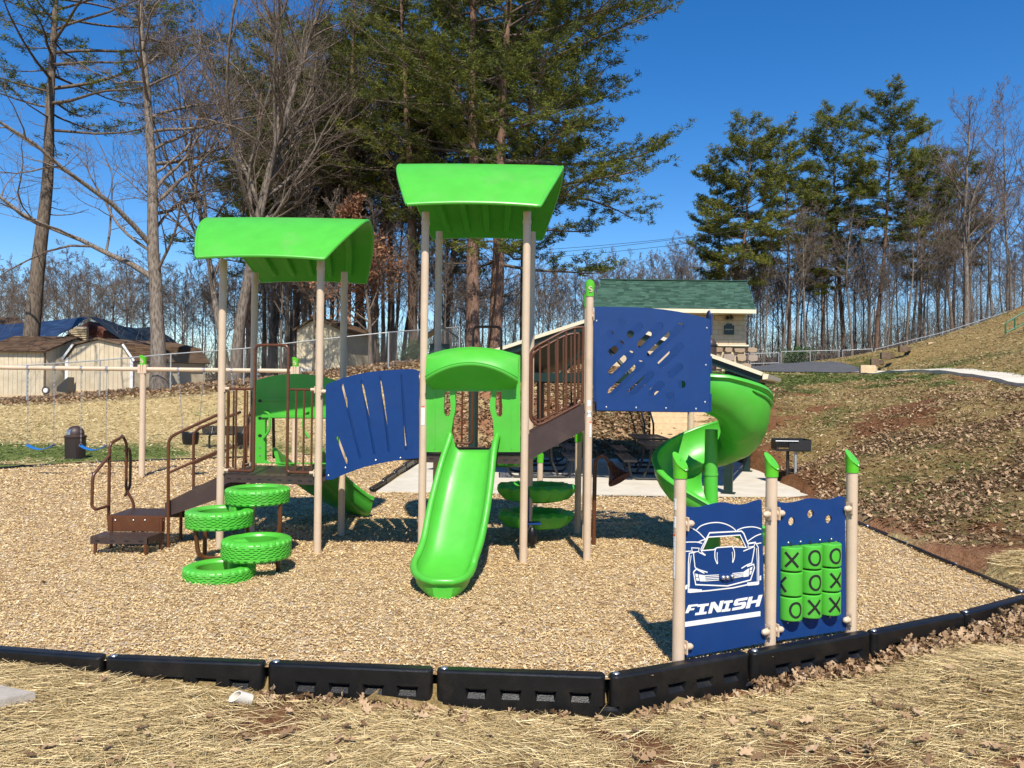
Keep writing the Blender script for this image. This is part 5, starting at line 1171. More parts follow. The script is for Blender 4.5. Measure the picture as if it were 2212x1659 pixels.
# small blue counter and knob on the rear post, talk tube on the tower post
c = XZ(1149, 9.7); MB().bbox((c.x+.0, 9.62, .30), (.26, .18, .02), .008).build('play_counter', BLUE, ps, True)
MB().tube([(c.x+.02, 9.55, .26), (c.x+.02, 9.55, .22), (c.x+.02, 9.55, .08), (c.x+.02, 9.55, .02)], [.03, .055, .058, .02], 14).build('rubber_drum', BLACKP, ps, True)
MB().bbox((c.x-.02, 9.85, .45), (.012, .10, .5), .004).build('counter_bracket', BLUE, ps, True)
Yt = 9.8; tt_ = [P(1282.5, 1177, Yt), P(1284.5, 1040, Yt), P(1286, 1003, Yt), P(1290, 990, Yt), P(1299, 984.5, Yt), P(1308, 987.5, Yt), P(1314, 995, Yt), P(1318.5, 1003, Yt)]
tb = MB().tube(smooth_pts(tt_, 6), .027, 14).build('talk_tube', BROWN, ps, True)
a = P(1317, 1000, Yt); b = P(1339, 1036, Yt-.10); d = (b-a); MB().tube([a, a+d*.12, a+d*.35, a+d*.93, b, b-d*.08], [.040, .044, .060, .156, .160, .13], 28).build('talk_horn', BROWN, tb, True)
MB().tube([T3['BL']+Vector((.03, -.02, .30)), Vector((P(1283, 1110, Yt).x, Yt, .30))], .02, 10).build('clamp', TAN, ps, True)
sticker(posts['2FL'], T2['FL'].x, T2['FL'].y, -118, -62, P(912, 918, 8.8).z, P(912, 876, 8.8).z, head=ORANGE, frame=BLACK, text=.013)
x, y = T3['FL'].x, T3['FL'].y
sticker(posts['3FL'], x, y, -112, -62, P(1270, 877, 8.86).z, P(1270, 865, 8.86).z, text=.018); sticker(posts['3FL'], x, y, -110, -60, P(1272, 901, 8.86).z, P(1272, 887, 8.86).z, frame=TAN, text=.022)
sticker(posts['3FL'], x, y, -80, -42, P(1275, 945, 8.86).z, P(1275, 910, 8.86).z, head=ORANGE, frame=BLACK, text=.013)
# lettering 2-12 on the middle label
def text_mesh(txt, h, parent, loc, rotz, mat, name='lettering', tilt=R(90)):
    cu = bpy.data.curves.new('t', 'FONT'); cu.body = txt; cu.size = h; cu.align_x = 'CENTER'; cu.align_y = 'CENTER'; cu.extrude = .0006*h/.04; cu.offset = .0006
    tmp = bpy.data.objects.new('t', cu); sc.collection.objects.link(tmp); dg = bpy.context.evaluated_depsgraph_get(); me = bpy.data.meshes.new_from_object(tmp.evaluated_get(dg))
    bpy.data.objects.remove(tmp); me.materials.clear(); me.materials.append(mat); me.name = name; o = link(bpy.data.objects.new(name, me))
    o.rotation_euler = (tilt, 0, rotz)
    if parent: o.parent = parent; o.location = Vector(loc)-OFF[parent.name]; OFF[o.name] = OFF[parent.name]
    else: o.location = loc
    return o
text_mesh('2-12', .034, posts['3FL'], (x+.004, y-POST_R-.0045, P(1272, 892.5, 8.86).z), R(5), INK)

# ------------------------------------------------------------------ swing set, swings, bin, bench
YS = 16.4
sx = [XZ(303.5, YS).x]; s0 = G(306, 1030); YS = s0.y; xL = s0.x; xR = XZ(641, YS+.25).x
zb = P(306, 797.5, YS).z
sw = empty('swing_frame', (xL, YS, 0), 'tan steel swing frame with single posts and green caps behind the left steps', 'swing frame')
def by(x): return YS+(x-xL)*.045
for x in (xL, xR):
    p = MB().cyl(x, by(x), -.1, zb-.04, .062, 24).build('swing_post', TAN, sw, True)
    MB().cyl(x, by(x), zb-.04, zb+.09, .056, 24).build('post_neck', TAN, p, True)
    m = MB(); m.bbox((x-.062, by(x), zb), (.06, .13, .19), .01); m.bbox((x+.062, by(x), zb), (.06, .13, .19), .01); m.bbox((x, by(x)-.066, zb), (.03, .02, .2), .005); m.build('beam_bracket', TAN, p, True)
    m = MB(); n = 28; rows = [[Vector((x+r_*math.cos(2*math.pi*k/n), by(x)+r_*math.sin(2*math.pi*k/n), zb+z_+(.02*math.cos(2*math.pi*k/n+2.6) if z_ > .25 else 0))) for k in range(n)] for r_, z_ in ((.062, .085), (.064, .1), (.066, .2), (.078, .27), (.074, .275), (.004, .28))]
    m.grid(rows, True); cp_ = m.build('post_cap', GRCAP, p, True); s_mark(cp_, x, by(x), zb+.165, .0665, -93, .11)
MB().tube([(xL-6.2, by(xL-6.2), zb), (xL-.09, by(xL), zb)], .046, 20).build('beam', TAN, sw, True); MB().tube([(xL+.09, by(xL), zb), (xR-.09, by(xR), zb)], .046, 20).build('beam', TAN, sw, True)
def chain(mb, a, b):
    a, b = Vector(a), Vector(b); d = b-a; L = d.length; n = int(L/.045); t = d.normalized(); s = t.cross(Vector((0, 1, 0))).normalized(); f = t.cross(s)
    for i in range(n):
        c = a+t*(L*(i+.5)/n); wv = s if i % 2 else f; o_ = f if i % 2 else s
        for sg in (-1, 1):
            q = c+wv*(.009*sg); mb.add([q-t*.027-o_*.003-wv*.003, q-t*.027+o_*.003-wv*.003, q-t*.027+wv*.003*1.2, q+t*.027-o_*.003-wv*.003, q+t*.027+o_*.003-wv*.003, q+t*.027+wv*.003*1.2], [(0, 1, 4, 3), (1, 2, 5, 4), (2, 0, 3, 5)])
def xat(px): Y = YS; x = XZ(px-1.2, Y).x; return XZ(px-.3, by(x)).x
hang = [(61, 119, 'b', 'blue belt swing left of the round bin'), (176.5, 232, 'b', 'blue belt swing right of the round bin'), (386, 442, 'k', 'black bucket swing seen left of the left tower'), (501, 558, 'k', 'black bucket swing seen behind the left tower guard rails')]
for a, b, kind, lab in hang:
    xa, xb_ = xat(a), xat(b); ya = by(xa)
    for x in (xa, xb_):
        m = MB(); m.tube([(x-.022, ya, zb), (x+.022, ya, zb)], .050, 18); m.bbox((x, ya, zb-.075), (.03, .03, .05), .005); m.build('swing_hanger', STEEL, sw, True)
    if kind == 'b':
        zs_ = P(90, 968, ya).z+.05; t = empty('belt_swing', ((xa+xb_)/2, ya, zs_), lab, 'swing'); m = MB(); rows = []
        for k in range(13):
            s = -1+k/6; x = (xa+xb_)/2+s*(xb_-xa)*.5*1.0; z = zs_-.09*(1-s*s)+.01; rows.append([Vector((x, ya+yy, z+zz)) for yy, zz in ((-.075, .01), (-.07, -.004), (.07, -.004), (.075, .01), (.07, .012), (-.07, .012))])
        m.grid(rows, True); m.build('belt_seat', BLUES, t, True)
        for x, s in ((xa, -1), (xb_, 1)):
            m = MB(); chain(m, (x, ya, zb-.1), (x+s*.0, ya, zs_+.06)); m.build('chain', STEEL, t); m = MB(); m.tube([(x, ya-.07, zs_+.01), (x, ya, zs_+.07), (x, ya+.07, zs_+.01)], .007, 6); m.build('seat_shackle', STEEL, t)
    else:
        zs_ = P(415, 945, ya).z; xm = (xa+xb_)/2; t = empty('bucket_swing', (xm, ya, zs_), lab, 'swing')
        m = MB(); prof = [(.10, -.16), (.155, -.14), (.175, -.02), (.178, .10), (.165, .115), (.150, .09), (.145, -.02), (.12, -.11), (.02, -.12)]
        m.lathe((xm, ya, zs_), prof, 28, 1, .85); m.build('bucket_seat', BLACKP, t, True)
        for x, s in ((xa, -1), (xb_, 1)): m = MB(); chain(m, (x, ya, zb-.1), (xm+s*.16, ya, zs_+.10)); m.build('chain', STEEL, t)
bp_ = G(150, 997); bn = empty('litter_bin', (bp_.x, bp_.y+.25, .03), 'dark brown round litter bin with domed lid on the grass', 'litter bin')
bx_, by_, bz_ = bn.location
m = MB(); m.lathe((bx_, by_, bz_), [(.235, .03), (.245, .56), (.245, .58), (.235, .58), (.225, .04)], 40).build('mesh_body', PERFBR, bn, True)
MB().lathe((bx_, by_, bz_), [(.20, .02), (.21, .55)], 30).build('liner', BLACKP, bn, True)
MB().lathe((bx_, by_, bz_), [(.25, .0), (.255, .02), (.25, .045), (.235, .05)], 40).build('base_ring', BLACK, bn, True)
MB().lathe((bx_, by_, bz_), [(.255, .56), (.262, .575), (.262, .60), (.25, .61)], 40).build('rim_ring', DKBR, bn, True)
m = MB(); pr = [(.245, .605), (.205, .62), (.203, .66)]+[(.203*math.cos(a), .66+.20*math.sin(a)) for a in np.linspace(.1, 1.5, 9)]; m.lathe((bx_, by_, bz_), pr, 40).build('dome_lid', DKBR, bn, True)
fpl = []; m = MB(); 
rows = [[Vector((bx_+(.208)*math.cos(R(a))*(math.cos(math.asin(min(.95, max(0, (z-.66)/.20)))) if z > .66 else 1), by_+(.208)*math.sin(R(a))*(math.cos(math.asin(min(.95, max(0, (z-.66)/.20)))) if z > .66 else 1), bz_+z)) for a in np.linspace(215, 265, 8)] for z in (.635, .67, .70, .74, .77)]
m.grid(rows); m.build('push_flap', STEEL, bn, True)
bq = P(480, 985, 21.9); bz_ = gz(bq.x, 22); bb = empty('park_bench', (bq.x, 22.2, bz_), 'black perforated steel park bench on the far grass behind the swings', 'bench')
def bbx(c, s, name, mat, par, b=.006, rz=0): return MB().bbox(c, s, b, rz).build(name, mat, par, True)
X_ = bq.x
bbx((X_, 22.1, bz_+.42), (1.5, .36, .03), 'seat', PERFB, bb); MB().plate(Plane((X_-.75, 22.32), (X_+.75, 22.32)), [slot((.13, .64), (1.37, .64), .12)], .01, -.01).build('backrest', PERFB, bb)
MB().tube([Plane((X_-.75, 22.32), (X_+.75, 22.32)).at(a, b) for a, b in slot((.13, .64), (1.37, .64), .125)+slot((.13, .64), (1.37, .64), .125)[:1]], .012, 6).build('back_frame', BLACK, bb, True)
for s in (-.45, .45): MB().tube(fillet([(X_+s, 22.35, bz_+.65), (X_+s, 22.25, bz_+.40), (X_+s, 22.1, bz_+.38), (X_+s, 22.1, bz_-.05)], .05), .03, 10).build('leg', BLACK, bb, True)
# paver corner, pipe end
q = [(-26, 1478), (22, 1482), (78, 1496), (0, 1513), (-26, 1518)]; pv = [G(a, b, -.07) for a, b in q]
pvt = empty('paver_slab', (pv[0].x, pv[0].y, -.1), 'corner of grey weathered stone paving at the lower left edge', 'paving slab')
for (a0, a1), (b0, b1) in (((-40, 1478), (-6, 1519)), ((-5, 1479), (21, 1508)), ((22, 1483), (50, 1502)), ((51, 1489), (76, 1497))):
    pass
cA = G(78, 1496, -.015); uA = (G(0, 1480, -.015)-cA).normalized(); uB = (G(0, 1513, -.015)-cA).normalized()
for i in range(4):
    for j in range(3):
        a0, a1 = i*.13+.002, (i+1)*.13-.004; b0, b1 = j*.20+.002, (j+1)*.20-.004; f = lambda a, b, z: cA+uA*a+uB*b+Vector((0, 0, z)); dz = random.uniform(-.004, .004)
        MB().hexa([f(a0, b0, -.06), f(a1, b0, -.06), f(a1, b1, -.06), f(a0, b1, -.06)], [f(a0, b0, dz), f(a1, b0, dz), f(a1, b1, dz), f(a0, b1, dz)]).build('paver', GREYW, pvt)
pc = G(529, 1500, -.11); pe = empty('drain_pipe', (pc.x, pc.y, -.13), 'short white plastic pipe end sticking out of the red clay', 'pipe')
m = MB(); ax_ = Vector((-.55, -.62, .45)).normalized(); c0 = Vector((pc.x+.02, pc.y+.03, -.16)); e1 = ax_.cross(Vector((0, 0, 1))).normalized(); e2 = ax_.cross(e1); rows = []
for t, r_ in ((0, .042), (.12, .042), (.12, .036), (0, .036)): rows.append([c0+ax_*(t+(.025*math.sin(a) if t else 0))+e1*(r_*math.cos(a))+e2*(r_*math.sin(a)) for a in np.linspace(0, 2*math.pi, 25)[:-1]])
m.grid(rows, True); m.build('pipe_wall', PIPEW, pe, True)
# ------------------------------------------------------------------ picnic shelter
gl = P(925, 806, 16.5); gr = P(1647, 810, 14.0); ap_ = P(1297, 683, 15.15); ze = 2.29
sh = empty('picnic_shelter', ((gl.x+gr.x)/2, 16.5, 0), 'dark green steel picnic shelter with cream edged gable roof over the concrete pad', 'picnic shelter')
gl = Vector((gl.x, gl.y, ze)); gr = Vector((gr.x, gr.y, ze)); uS = Vector((gr.x-gl.x, gr.y-gl.y, 0)).normalized(); vS = Vector((-uS.y, uS.x, 0)); DL = 5.6
top_ = Vector((ap_.x, ap_.y, ap_.z))
for a, b in ((gl, top_), (top_, gr)):
    n_ = (b-a).cross(vS).normalized(); n_ = n_ if n_.z > 0 else -n_
    MB().hexa([a-n_*.02, b-n_*.02, b-n_*.02+vS*DL, a-n_*.02+vS*DL], [a+n_*.03, b+n_*.03, b+n_*.03+vS*DL, a+n_*.03+vS*DL]).build('roof_panel', CREAM, sh)
    MB().hexa([a-n_*.16+vS*.03, b-n_*.16+vS*.03, b-n_*.16+vS*(DL-.05), a-n_*.16+vS*(DL-.05)], [a-n_*.025+vS*.03, b-n_*.025+vS*.03, b-n_*.025+vS*(DL-.05), a-n_*.025+vS*(DL-.05)]).build('roof_soffit', DKGR, sh)
    MB().hexa([a-n_*.035-vS*.03, b-n_*.035-vS*.03, b-n_*.035, a-n_*.035], [a+n_*.034-vS*.03, b+n_*.034-vS*.03, b+n_*.034, a+n_*.034]).build('fascia_board', CREAM, sh)
MB().hexa([gr+uS*.0+Vector((0, 0, -.10)), gr+uS*.09+Vector((0, 0, -.09)), gr+uS*.09+vS*DL+Vector((0, 0, -.09)), gr+vS*DL+Vector((0, 0, -.10))], [gr+uS*.005+Vector((0, 0, .0)), gr+uS*.11+Vector((0, 0, .0)), gr+uS*.11+vS*DL, gr+uS*.005+vS*DL]).build('gutter', CREAM, sh)
cR = G(1573, 1068); cL = Vector((P(1022.5, 900, 16.35).x, 16.35, 0)); dv = vS*4.3
for c in (cR, cL, cR+dv, cL+dv):
    rz = math.atan2(uS.y, uS.x); zt = 2.25
    t_ = (Vector((c.x, c.y, 0))-Vector((gl.x, gl.y, 0))).dot(uS); tt2 = (Vector((top_.x, top_.y, 0))-Vector((gl.x, gl.y, 0))).dot(uS); W3 = (gr-gl).length
    zt = ze+(top_.z-ze)*(t_/tt2 if t_ < tt2 else (W3-t_)/(W3-tt2))-.17
    k = MB().bbox((c.x, c.y, zt/2+.01), (.16, .16, zt-.02), .012, rz).build('column', DKGR, sh, True)
    MB().bbox((c.x, c.y, .03), (.26, .26, .014), .004, rz).build('base_plate', DKGR, k, True)
for o_ in (0, 1):
    a = cL+dv*o_; b = cR+dv*o_; ext = uS*.45
    MB().hexa([a-ext+Vector((0, 0, 2.12)), b+ext*.9+Vector((0, 0, 2.12)), b+ext*.9+vS*.10+Vector((0, 0, 2.12)), a-ext+vS*.10+Vector((0, 0, 2.12))], [a-ext+Vector((0, 0, 2.30)), b+ext*.9+Vector((0, 0, 2.30)), b+ext*.9+vS*.10+Vector((0, 0, 2.30)), a-ext+vS*.10+Vector((0, 0, 2.30))]).build('tie_beam', DKGR, sh)
    for f in (.35, .65):
        m0 = a.lerp(b, .5)+vS*.05; MB().tube([m0+Vector((0, 0, top_.z-.35)), a.lerp(b, f)+vS*.05+Vector((0, 0, 2.2))], .04, 8).build('truss_brace', DKGR, sh, True)
# picnic tables
def make_table():
    t = empty('picnic_table', (0, 0, 0), 'x', 'picnic table')
    L = 1.75
    MB().bbox((0, 0, .745), (.76, L, .025), .008).build('table_top', PERFB, t, True)
    m = MB()
    for s in (-1, 1): m.bbox((s*.38, 0, .735), (.02, L+.02, .05), .005); m.bbox((0, s*L/2, .735), (.76, .02, .05), .005)
    m.build('top_frame', MESHB, t, True)
    for s in (-1, 1):
        b = MB(); b.bbox((s*.72, 0, .445), (.27, L, .02), .006); b = b.build('seat', PERFB, t, True)
        m = MB()
        for q in (-1, 1): m.bbox((s*.72+q*.135, 0, .435), (.018, L+.02, .045), .004); m.bbox((s*.72, q*L/2, .435), (.27, .018, .045), .004)
        m.build('seat_frame', MESHB, b, True)
    for y in (-.55, .55):
        MB().tube(fillet([(-.72, y, .43), (-.66, y, .03), (.66, y, .03), (.72, y, .43)], .16, 7), .028, 10).build('leg', MESHB, t, True)
        for s in (-1, 1): MB().tube(fillet([(s*.24, y, .73), (s*.26, y, .38), (s*.40, y, .06)], .12, 5), .026, 10).build('leg', MESHB, t, True)
    return t
pt = make_table()
for i, (x, y, lab) in enumerate([(3.28, 17.15, 'black picnic table in the front row, its left bench beside the brown talk tube horn'), (3.5, 19.7, 'black picnic table in the back row at the foot of the timber stairs'),
                                 (.62, 17.35, 'black picnic table in the front row, seen between the tower posts'), (.75, 19.9, 'black picnic table in the back row behind the stair stringer')]):
    o = pt if i == 0 else copy_tree(pt); o.location = (x, y, .022); o.rotation_euler.z = R(1.5*i-2); tag(o, lab, 'picnic table', 'black picnic tables on the pad')
# grill
g0 = G(1718, 1046, .02); gz0 = gz(g0.x, g0.y); g = empty('pedestal_grill', (g0.x, g0.y, gz0), 'black steel charcoal grill on two posts at the foot of the leafy slope', 'grill')
x, y = g0.x, g0.y; s_ = y/FP; wG = 75*s_; hG = 27*s_; zc_ = P(1713, 961, y).z
c = Vector((P(1713, 961, y).x, y+.1, zc_))
for a, sz in (((c.x+wG*.16, c.y-.18, c.z-hG*.05), (wG*.62, .02, hG*.9)), ((c.x, c.y+.22, c.z+.02), (wG*.95, .02, hG*.8)), ((c.x+wG*.47, c.y+.02, c.z), (.02, .40, hG*.9)), ((c.x, c.y+.02, c.z-hG*.45), (wG*.96, .42, .02)), ((c.x-wG*.47, c.y+.05, c.z), (.02, .36, hG*.75))):
    MB().bbox(a, sz, .004).build('firebox_plate', MESHB, g, True)
m = MB()
for k in range(14): m.box((c.x-wG*.45+wG*.9*k/13, c.y+.02, c.z+hG*.32), (.012, .40, .012))
m.build('grate', MESHB, g)
MB().tube([(c.x-wG*.55, c.y-.2, c.z+hG*.32), (c.x+wG*.1, c.y-.21, c.z+hG*.32)], .012, 8).build('handle', STEEL, g, True)
for dx, dy in ((0, 0), (-.13, .10)): MB().cyl(x+dx, y+dy, gz(x+dx, y+dy)-.1, c.z-hG*.45, .03 if dx == 0 else .034, 16).build('post', ZINC if dx == 0 else MESHB, g, True)
# timber stairs behind the shelter
ts = empty('timber_stairs', (4.9, 23, gz(4.9, 23)), 'pale new timber stairs with black handrails climbing the bank behind the shelter', 'stairs')
for k in range(10):
    Yk = 21.8+.35*k; zt = P(1450, 972-13.9*k, Yk).z+.03; xl, xr = P(1398, 900, Yk).x+.1, P(1550, 900, Yk).x
    r_ = MB().bbox(((xl+xr)/2, Yk, zt-.12), (xr-xl, .05, .205), .006).build('riser', WOODP, ts, True); MB().bbox(((xl+xr)/2, Yk+.20, zt+.0), (xr-xl, .40, .035), .006).build('tread', WOODP, ts, True)
for xx in (P(1390, 900, 22).x, P(1400, 900, 22).x+.12):
    z0_, z1_ = P(1400, 972, 21.9).z, P(1400, 860, 25).z
    MB().tube(fillet([(xx, 21.8, z0_-.3), (xx, 21.8, z0_+.75), (xx+.1, 25.1, z1_+.85), (xx+.1, 25.1, z1_-.3)], .12), .028, 10).build('handrail', BLACK, ts, True)
# ------------------------------------------------------------------ restroom building
YB = 32.0
bl = P(1282, 790, YB); br = P(1611, 790, YB); zB = 2.70; x0, x1 = bl.x, br.x; eave = P(1600, 668, YB-.9).z; wallt = eave+.12
rb = empty('restroom_building', ((x0+x1)/2, YB, zB), 'small tan block restroom building with green shingle roof and stone base', 'building')
MB().hexa([(x0+.02, YB+.03, zB-1), (x1-.02, YB+.03, zB-1), (x1-.02, YB+4.5, zB-1), (x0+.02, YB+4.5, zB-1)], [(x0+.02, YB+.03, wallt), (x1-.02, YB+.03, wallt), (x1-.02, YB+4.5, wallt), (x0+.02, YB+4.5, wallt)]).build('wall', BLOCK, rb)
stz = P(1600, 747, YB).z; bw, bh = .40, .20; nb_ = int((wallt-stz)/bh)+1; blk = None
for r_ in range(nb_):
    k = 0; xx = x0-(.2 if r_ % 2 else 0)
    while xx < x1-.02:
        a, b = max(xx, x0), min(xx+bw, x1); xx += bw; z = stz+.05+bh*r_
        if b-a < .06 or z+bh > wallt+.1: continue
        full = abs((b-a)-bw) < .01
        if full and blk is not None: o = obj_me('block', blk, rb, (0, 0, 0)); o.location = (a-x0b, 0, z-z0b)
        else:
            o = MB().bbox(((a+b)/2, YB+.008+0, z+bh/2), (b-a-.008, .05, bh-.008), .004).build('block', BLOCK, rb)
            if full: blk = o.data; x0b = a; z0b = z
MB().bbox(((x0+x1)/2, YB-.05, stz), (x1-x0+.12, .22, .07), .01).build('stone_cap', CREAM, rb)
zz = zB-.6
rows_ = 0
while zz < stz-.08:
    h = random.uniform(.24, .38); h = min(h, stz-.035-zz); xx = P(1490, 760, YB).x-random.uniform(0, .3)
    while xx < x1+.04:
        w_ = random.uniform(.30, .62); n = random.choice((6, 7)); cx_, cz_ = xx+w_/2, zz+h/2
        lp = [Vector((cx_+w_*.5*math.copysign(abs(math.cos(t))**.6, math.cos(t))*random.uniform(.93, 1.0), 0, cz_+h*.5*math.copysign(abs(math.sin(t))**.6, math.sin(t))*random.uniform(.88, .97))) for t in [2*math.pi*(k+.3)/n for k in range(n)]]
        d = random.uniform(.09, .13); MB().poly([p+Vector((0, YB, 0)) for p in lp], [p*1.0+Vector(((cx_-p.x)*.12, YB-d, (cz_-p.z)*.12)) for p in lp]).build('stone', STONE, rb); xx += w_+.015
    zz += h+.012
def shingles(parent, a, b, up, depthv, ncol, nrow, mat, th=.012, cap=300, seed=1):
    """courses of shingles on the slope a-b (eave) with the vector up to the ridge"""
    rr = random.Random(seed); u = (b-a); W_ = u.length; u = u.normalized(); L = up.length; v = up.normalized(); n_ = u.cross(v).normalized(); n_ = n_ if n_.z > 0 else -n_
    cw_, rh = W_/ncol, L/nrow; cnt = 0; st_ = MB(); me0 = None; items = []
    for r_ in range(nrow):
        xx = -rr.random()*cw_
        while xx < W_:
            w_ = cw_*rr.choice((.6, 1, 1, 1.4)); s0_, s1_ = max(0, xx), min(W_, xx+w_); xx += w_
            if s1_-s0_ > .03: items.append((r_, s0_, s1_))
    order = sorted(range(len(items)), key=lambda i: items[i][0]) ; single = set(order[:cap])
    for i, (r_, s0_, s1_) in enumerate(items):
        lf = rr.uniform(.0, .006)
        p = lambda s, t, h: a+u*s+v*t+n_*h  # v leans with the roof
        t0, t1 = r_*rh+rr.uniform(-.01, .0), (r_+1)*rh+.02
        m = MB().hexa([p(s0_+.004, t0, .004), p(s1_-.004, t0, .004), p(s1_-.004, t1, .0), p(s0_+.004, t1, .0)], [p(s0_+.004, t0, th+lf+.008), p(s1_-.004, t0, th+lf+.008), p(s1_-.004, t1, .008), p(s0_+.004, t1, .008)])
        if i in single: m.build('shingle', mat, parent)
        else: st_.add(m.v, m.f)
    if st_.v: o = st_.build('shingles', mat, parent); o['kind'] = 'stuff'
ea = P(1279, 672, YB-.9); eb = P(1632, 671, YB-.9); rid = P(1450, 607, YB+2.6); zr_ = rid.z; SK = .72; ra = Vector((ea.x+SK, YB+2.6, zr_)); rbb = Vector((eb.x+SK, YB+2.6, zr_)); ea.z = eb.z = eave
MB().hexa([Vector((ea.x, ea.y, eave-.06)), Vector((eb.x, ea.y, eave-.06)), Vector((eb.x+SK, YB+2.6, zr_-.10)), Vector((ea.x+SK, YB+2.6, zr_-.10))], [Vector((ea.x, ea.y, eave-.005)), Vector((eb.x, ea.y, eave-.005)), rbb-Vector((0, 0, .01)), ra-Vector((0, 0, .01))]).build('roof', SHING_G, rb)
MB().hexa([Vector((ea.x+SK, YB+2.6, zr_-.10)), Vector((eb.x+SK, YB+2.6, zr_-.10)), Vector((eb.x+2*SK, YB+6.1, eave-.06)), Vector((ea.x+2*SK, YB+6.1, eave-.06))], [ra-Vector((0, 0, .01)), rbb-Vector((0, 0, .01)), Vector((eb.x+2*SK, YB+6.1, eave)), Vector((ea.x+2*SK, YB+6.1, eave))]).build('roof', SHING_G, rb)
shingles(rb, Vector((ea.x, ea.y-.03, eave)), Vector((eb.x, ea.y-.03, eave)), Vector((SK, 2.6+.93, zr_-eave)), None, 24, 20, SHING_G)
MB().hexa([Vector((ea.x, ea.y-.05, eave-.17)), Vector((eb.x+.02, ea.y-.05, eave-.17)), Vector((eb.x+.02, ea.y-.0, eave-.17)), Vector((ea.x, ea.y, eave-.17))], [Vector((ea.x, ea.y-.05, eave-.01)), Vector((eb.x+.02, ea.y-.05, eave-.01)), Vector((eb.x+.02, ea.y, eave-.01)), Vector((ea.x, ea.y, eave-.01))]).build('fascia_board', CREAM, rb)
MB().box(((ea.x+eb.x)/2, YB-.42, eave-.14), (eb.x-ea.x-.06, .84, .02)).build('soffit', CREAM, rb)
MB().box(((ea.x+eb.x)/2+SK, YB+2.6, zr_+.03), (eb.x-ea.x, .26, .03)).build('ridge_cap', SHING_G, rb)
sp0, sp1 = P(1561.5, 724, YB-.03), P(1586, 698, YB-.03); cxs = (sp0.x+sp1.x)/2; czs = (sp0.z+sp1.z)/2; wS, hS = sp1.x-sp0.x, sp1.z-sp0.z
sg = empty('restroom_sign', (cxs, YB-.06, czs), 'dark green RESTROOMS sign with arched top on the tan wall', 'sign'); SPl = Plane((sp0.x, YB-.05), (sp1.x, YB-.05))
def sgn(k, z_=0): a = wS*k/2; h = hS*k/2; u_ = wS/2; return [(u_-a, czs-h), (u_+a, czs-h), (u_+a, czs+h*.62), (u_+a*.72, czs+h*.68), (u_+a*.45, czs+h), (u_-a*.45, czs+h), (u_-a*.72, czs+h*.68), (u_-a, czs+h*.62)]
MB().plate(SPl, [sgn(1.0)], .0, .03).build('sign_border', CREAM, sg); MB().plate(SPl, [sgn(.95)], .031, .037).build('sign_board', DKGR, sg)
text_mesh('RESTROOMS', .06, sg, (cxs, YB-.05-.042, czs-.02), 0, CREAM)
MB().tube([(P(1577, 682, YB).x, YB-.1, P(1577, 682, YB).z), (P(1577, 685, YB).x, YB-.2, P(1577, 688, YB).z)], [.04, .09], 12).build('wall_lamp', BLACK, rb, True)
MB().tube([(P(1571, 682, YB).x, YB-.1, P(1571, 684, YB).z), (P(1568, 685, YB).x, YB-.2, P(1568, 688, YB).z)], [.04, .08], 12).build('wall_lamp', BLACK, rb, True)
lb2 = P(1533, 753, 30.6); b2 = empty('litter_bin', (lb2.x, 30.6, gz(lb2.x, 30.6)), 'brown domed litter bin on the terrace in front of the restroom wall', 'litter bin')
zt_ = P(1533, 731, 30.6).z; MB().lathe((lb2.x, 30.6, zt_-.32), [(.27, -.9), (.27, 0), (.30, .01), (.30, .06), (.26, .08)]+[(.26*math.cos(a), .08+.26*math.sin(a)) for a in np.linspace(.1, 1.5, 7)], 28).build('bin_body', DKBR, b2, True)
MB().lathe((lb2.x, 30.6, zt_-.30), [(.305, 0), (.31, .03), (.305, .05)], 28).build('rim_ring', BLACK, b2, True)

# ------------------------------------------------------------------ chain link fences
def fence(pts, H, name, label, pitch=.115, wire=.0021, mid=False, gate=()):
    """pts: [(x, y)] fence line; posts at every point"""
    f = empty(name, (pts[0][0], pts[0][1], gz(*pts[0])), label, 'fence', 'chain link fences'); Q = [Vector((a, b, gz(a, b))) for a, b in pts]
    for i, q in enumerate(Q): MB().cyl(q.x, q.y, q.z-.1, q.z+H+.03, .032, 10).build('post', ZINC, f, True)
    for i in range(len(Q)-1):
        a, b = Q[i], Q[i+1]; up = Vector((0, 0, H)); MB().tube([a+up, b+up], .024, 8).build('top_rail', ZINC, f, True)
        u = (b-a); L = math.hypot(u.x, u.y); m = MB(); nn = Vector((u.y, -u.x, 0)).normalized()*.003
        def pt_(s, h): return a+u*(s/L)+Vector((0, 0, h))
        k = -H
        while k < L:
            for sg in (1, -1):
                if sg > 0: s0_, h0, s1_, h1 = k, 0, k+H, H
                else: s0_, h0, s1_, h1 = k, H, k+H, 0
                if s0_ < 0: h0 = h0+(h1-h0)*(-s0_)/(s1_-s0_); s0_ = 0
                if s1_ > L: h1 = h0+(h1-h0)*(L-s0_)/(s1_-s0_); s1_ = L
                if s1_-s0_ > .02:
                    p, q = pt_(s0_, h0+.02)+nn*sg, pt_(s1_, h1+.02)+nn*sg; d = (q-p).normalized(); e = d.cross(nn.normalized())*wire
                    m.add([p-e, p+e, p+nn*2.2, q-e, q+e, q+nn*2.2], [(0, 1, 4, 3), (1, 2, 5, 4), (2, 0, 3, 5)])
            k += pitch
        o = m.build('wire_mesh', ZINC, f, False, False); 
    return f
fl = [P(px, 850, 32.0) for px in (-260, -102, 58, 215, 368, 526, 682, 838)]
fence([(p.x, p.y) for p in fl]+[(P(990, 800, 34).x, 34.5)], 1.52, 'chain_link_fence', 'grey chain link fence in front of the sheds and woods at the left')
frp = [P(1890, 790, 50), P(1960, 780, 50.5), P(2035, 770, 51), P(2110, 750, 51.5), P(2190, 740, 52)]
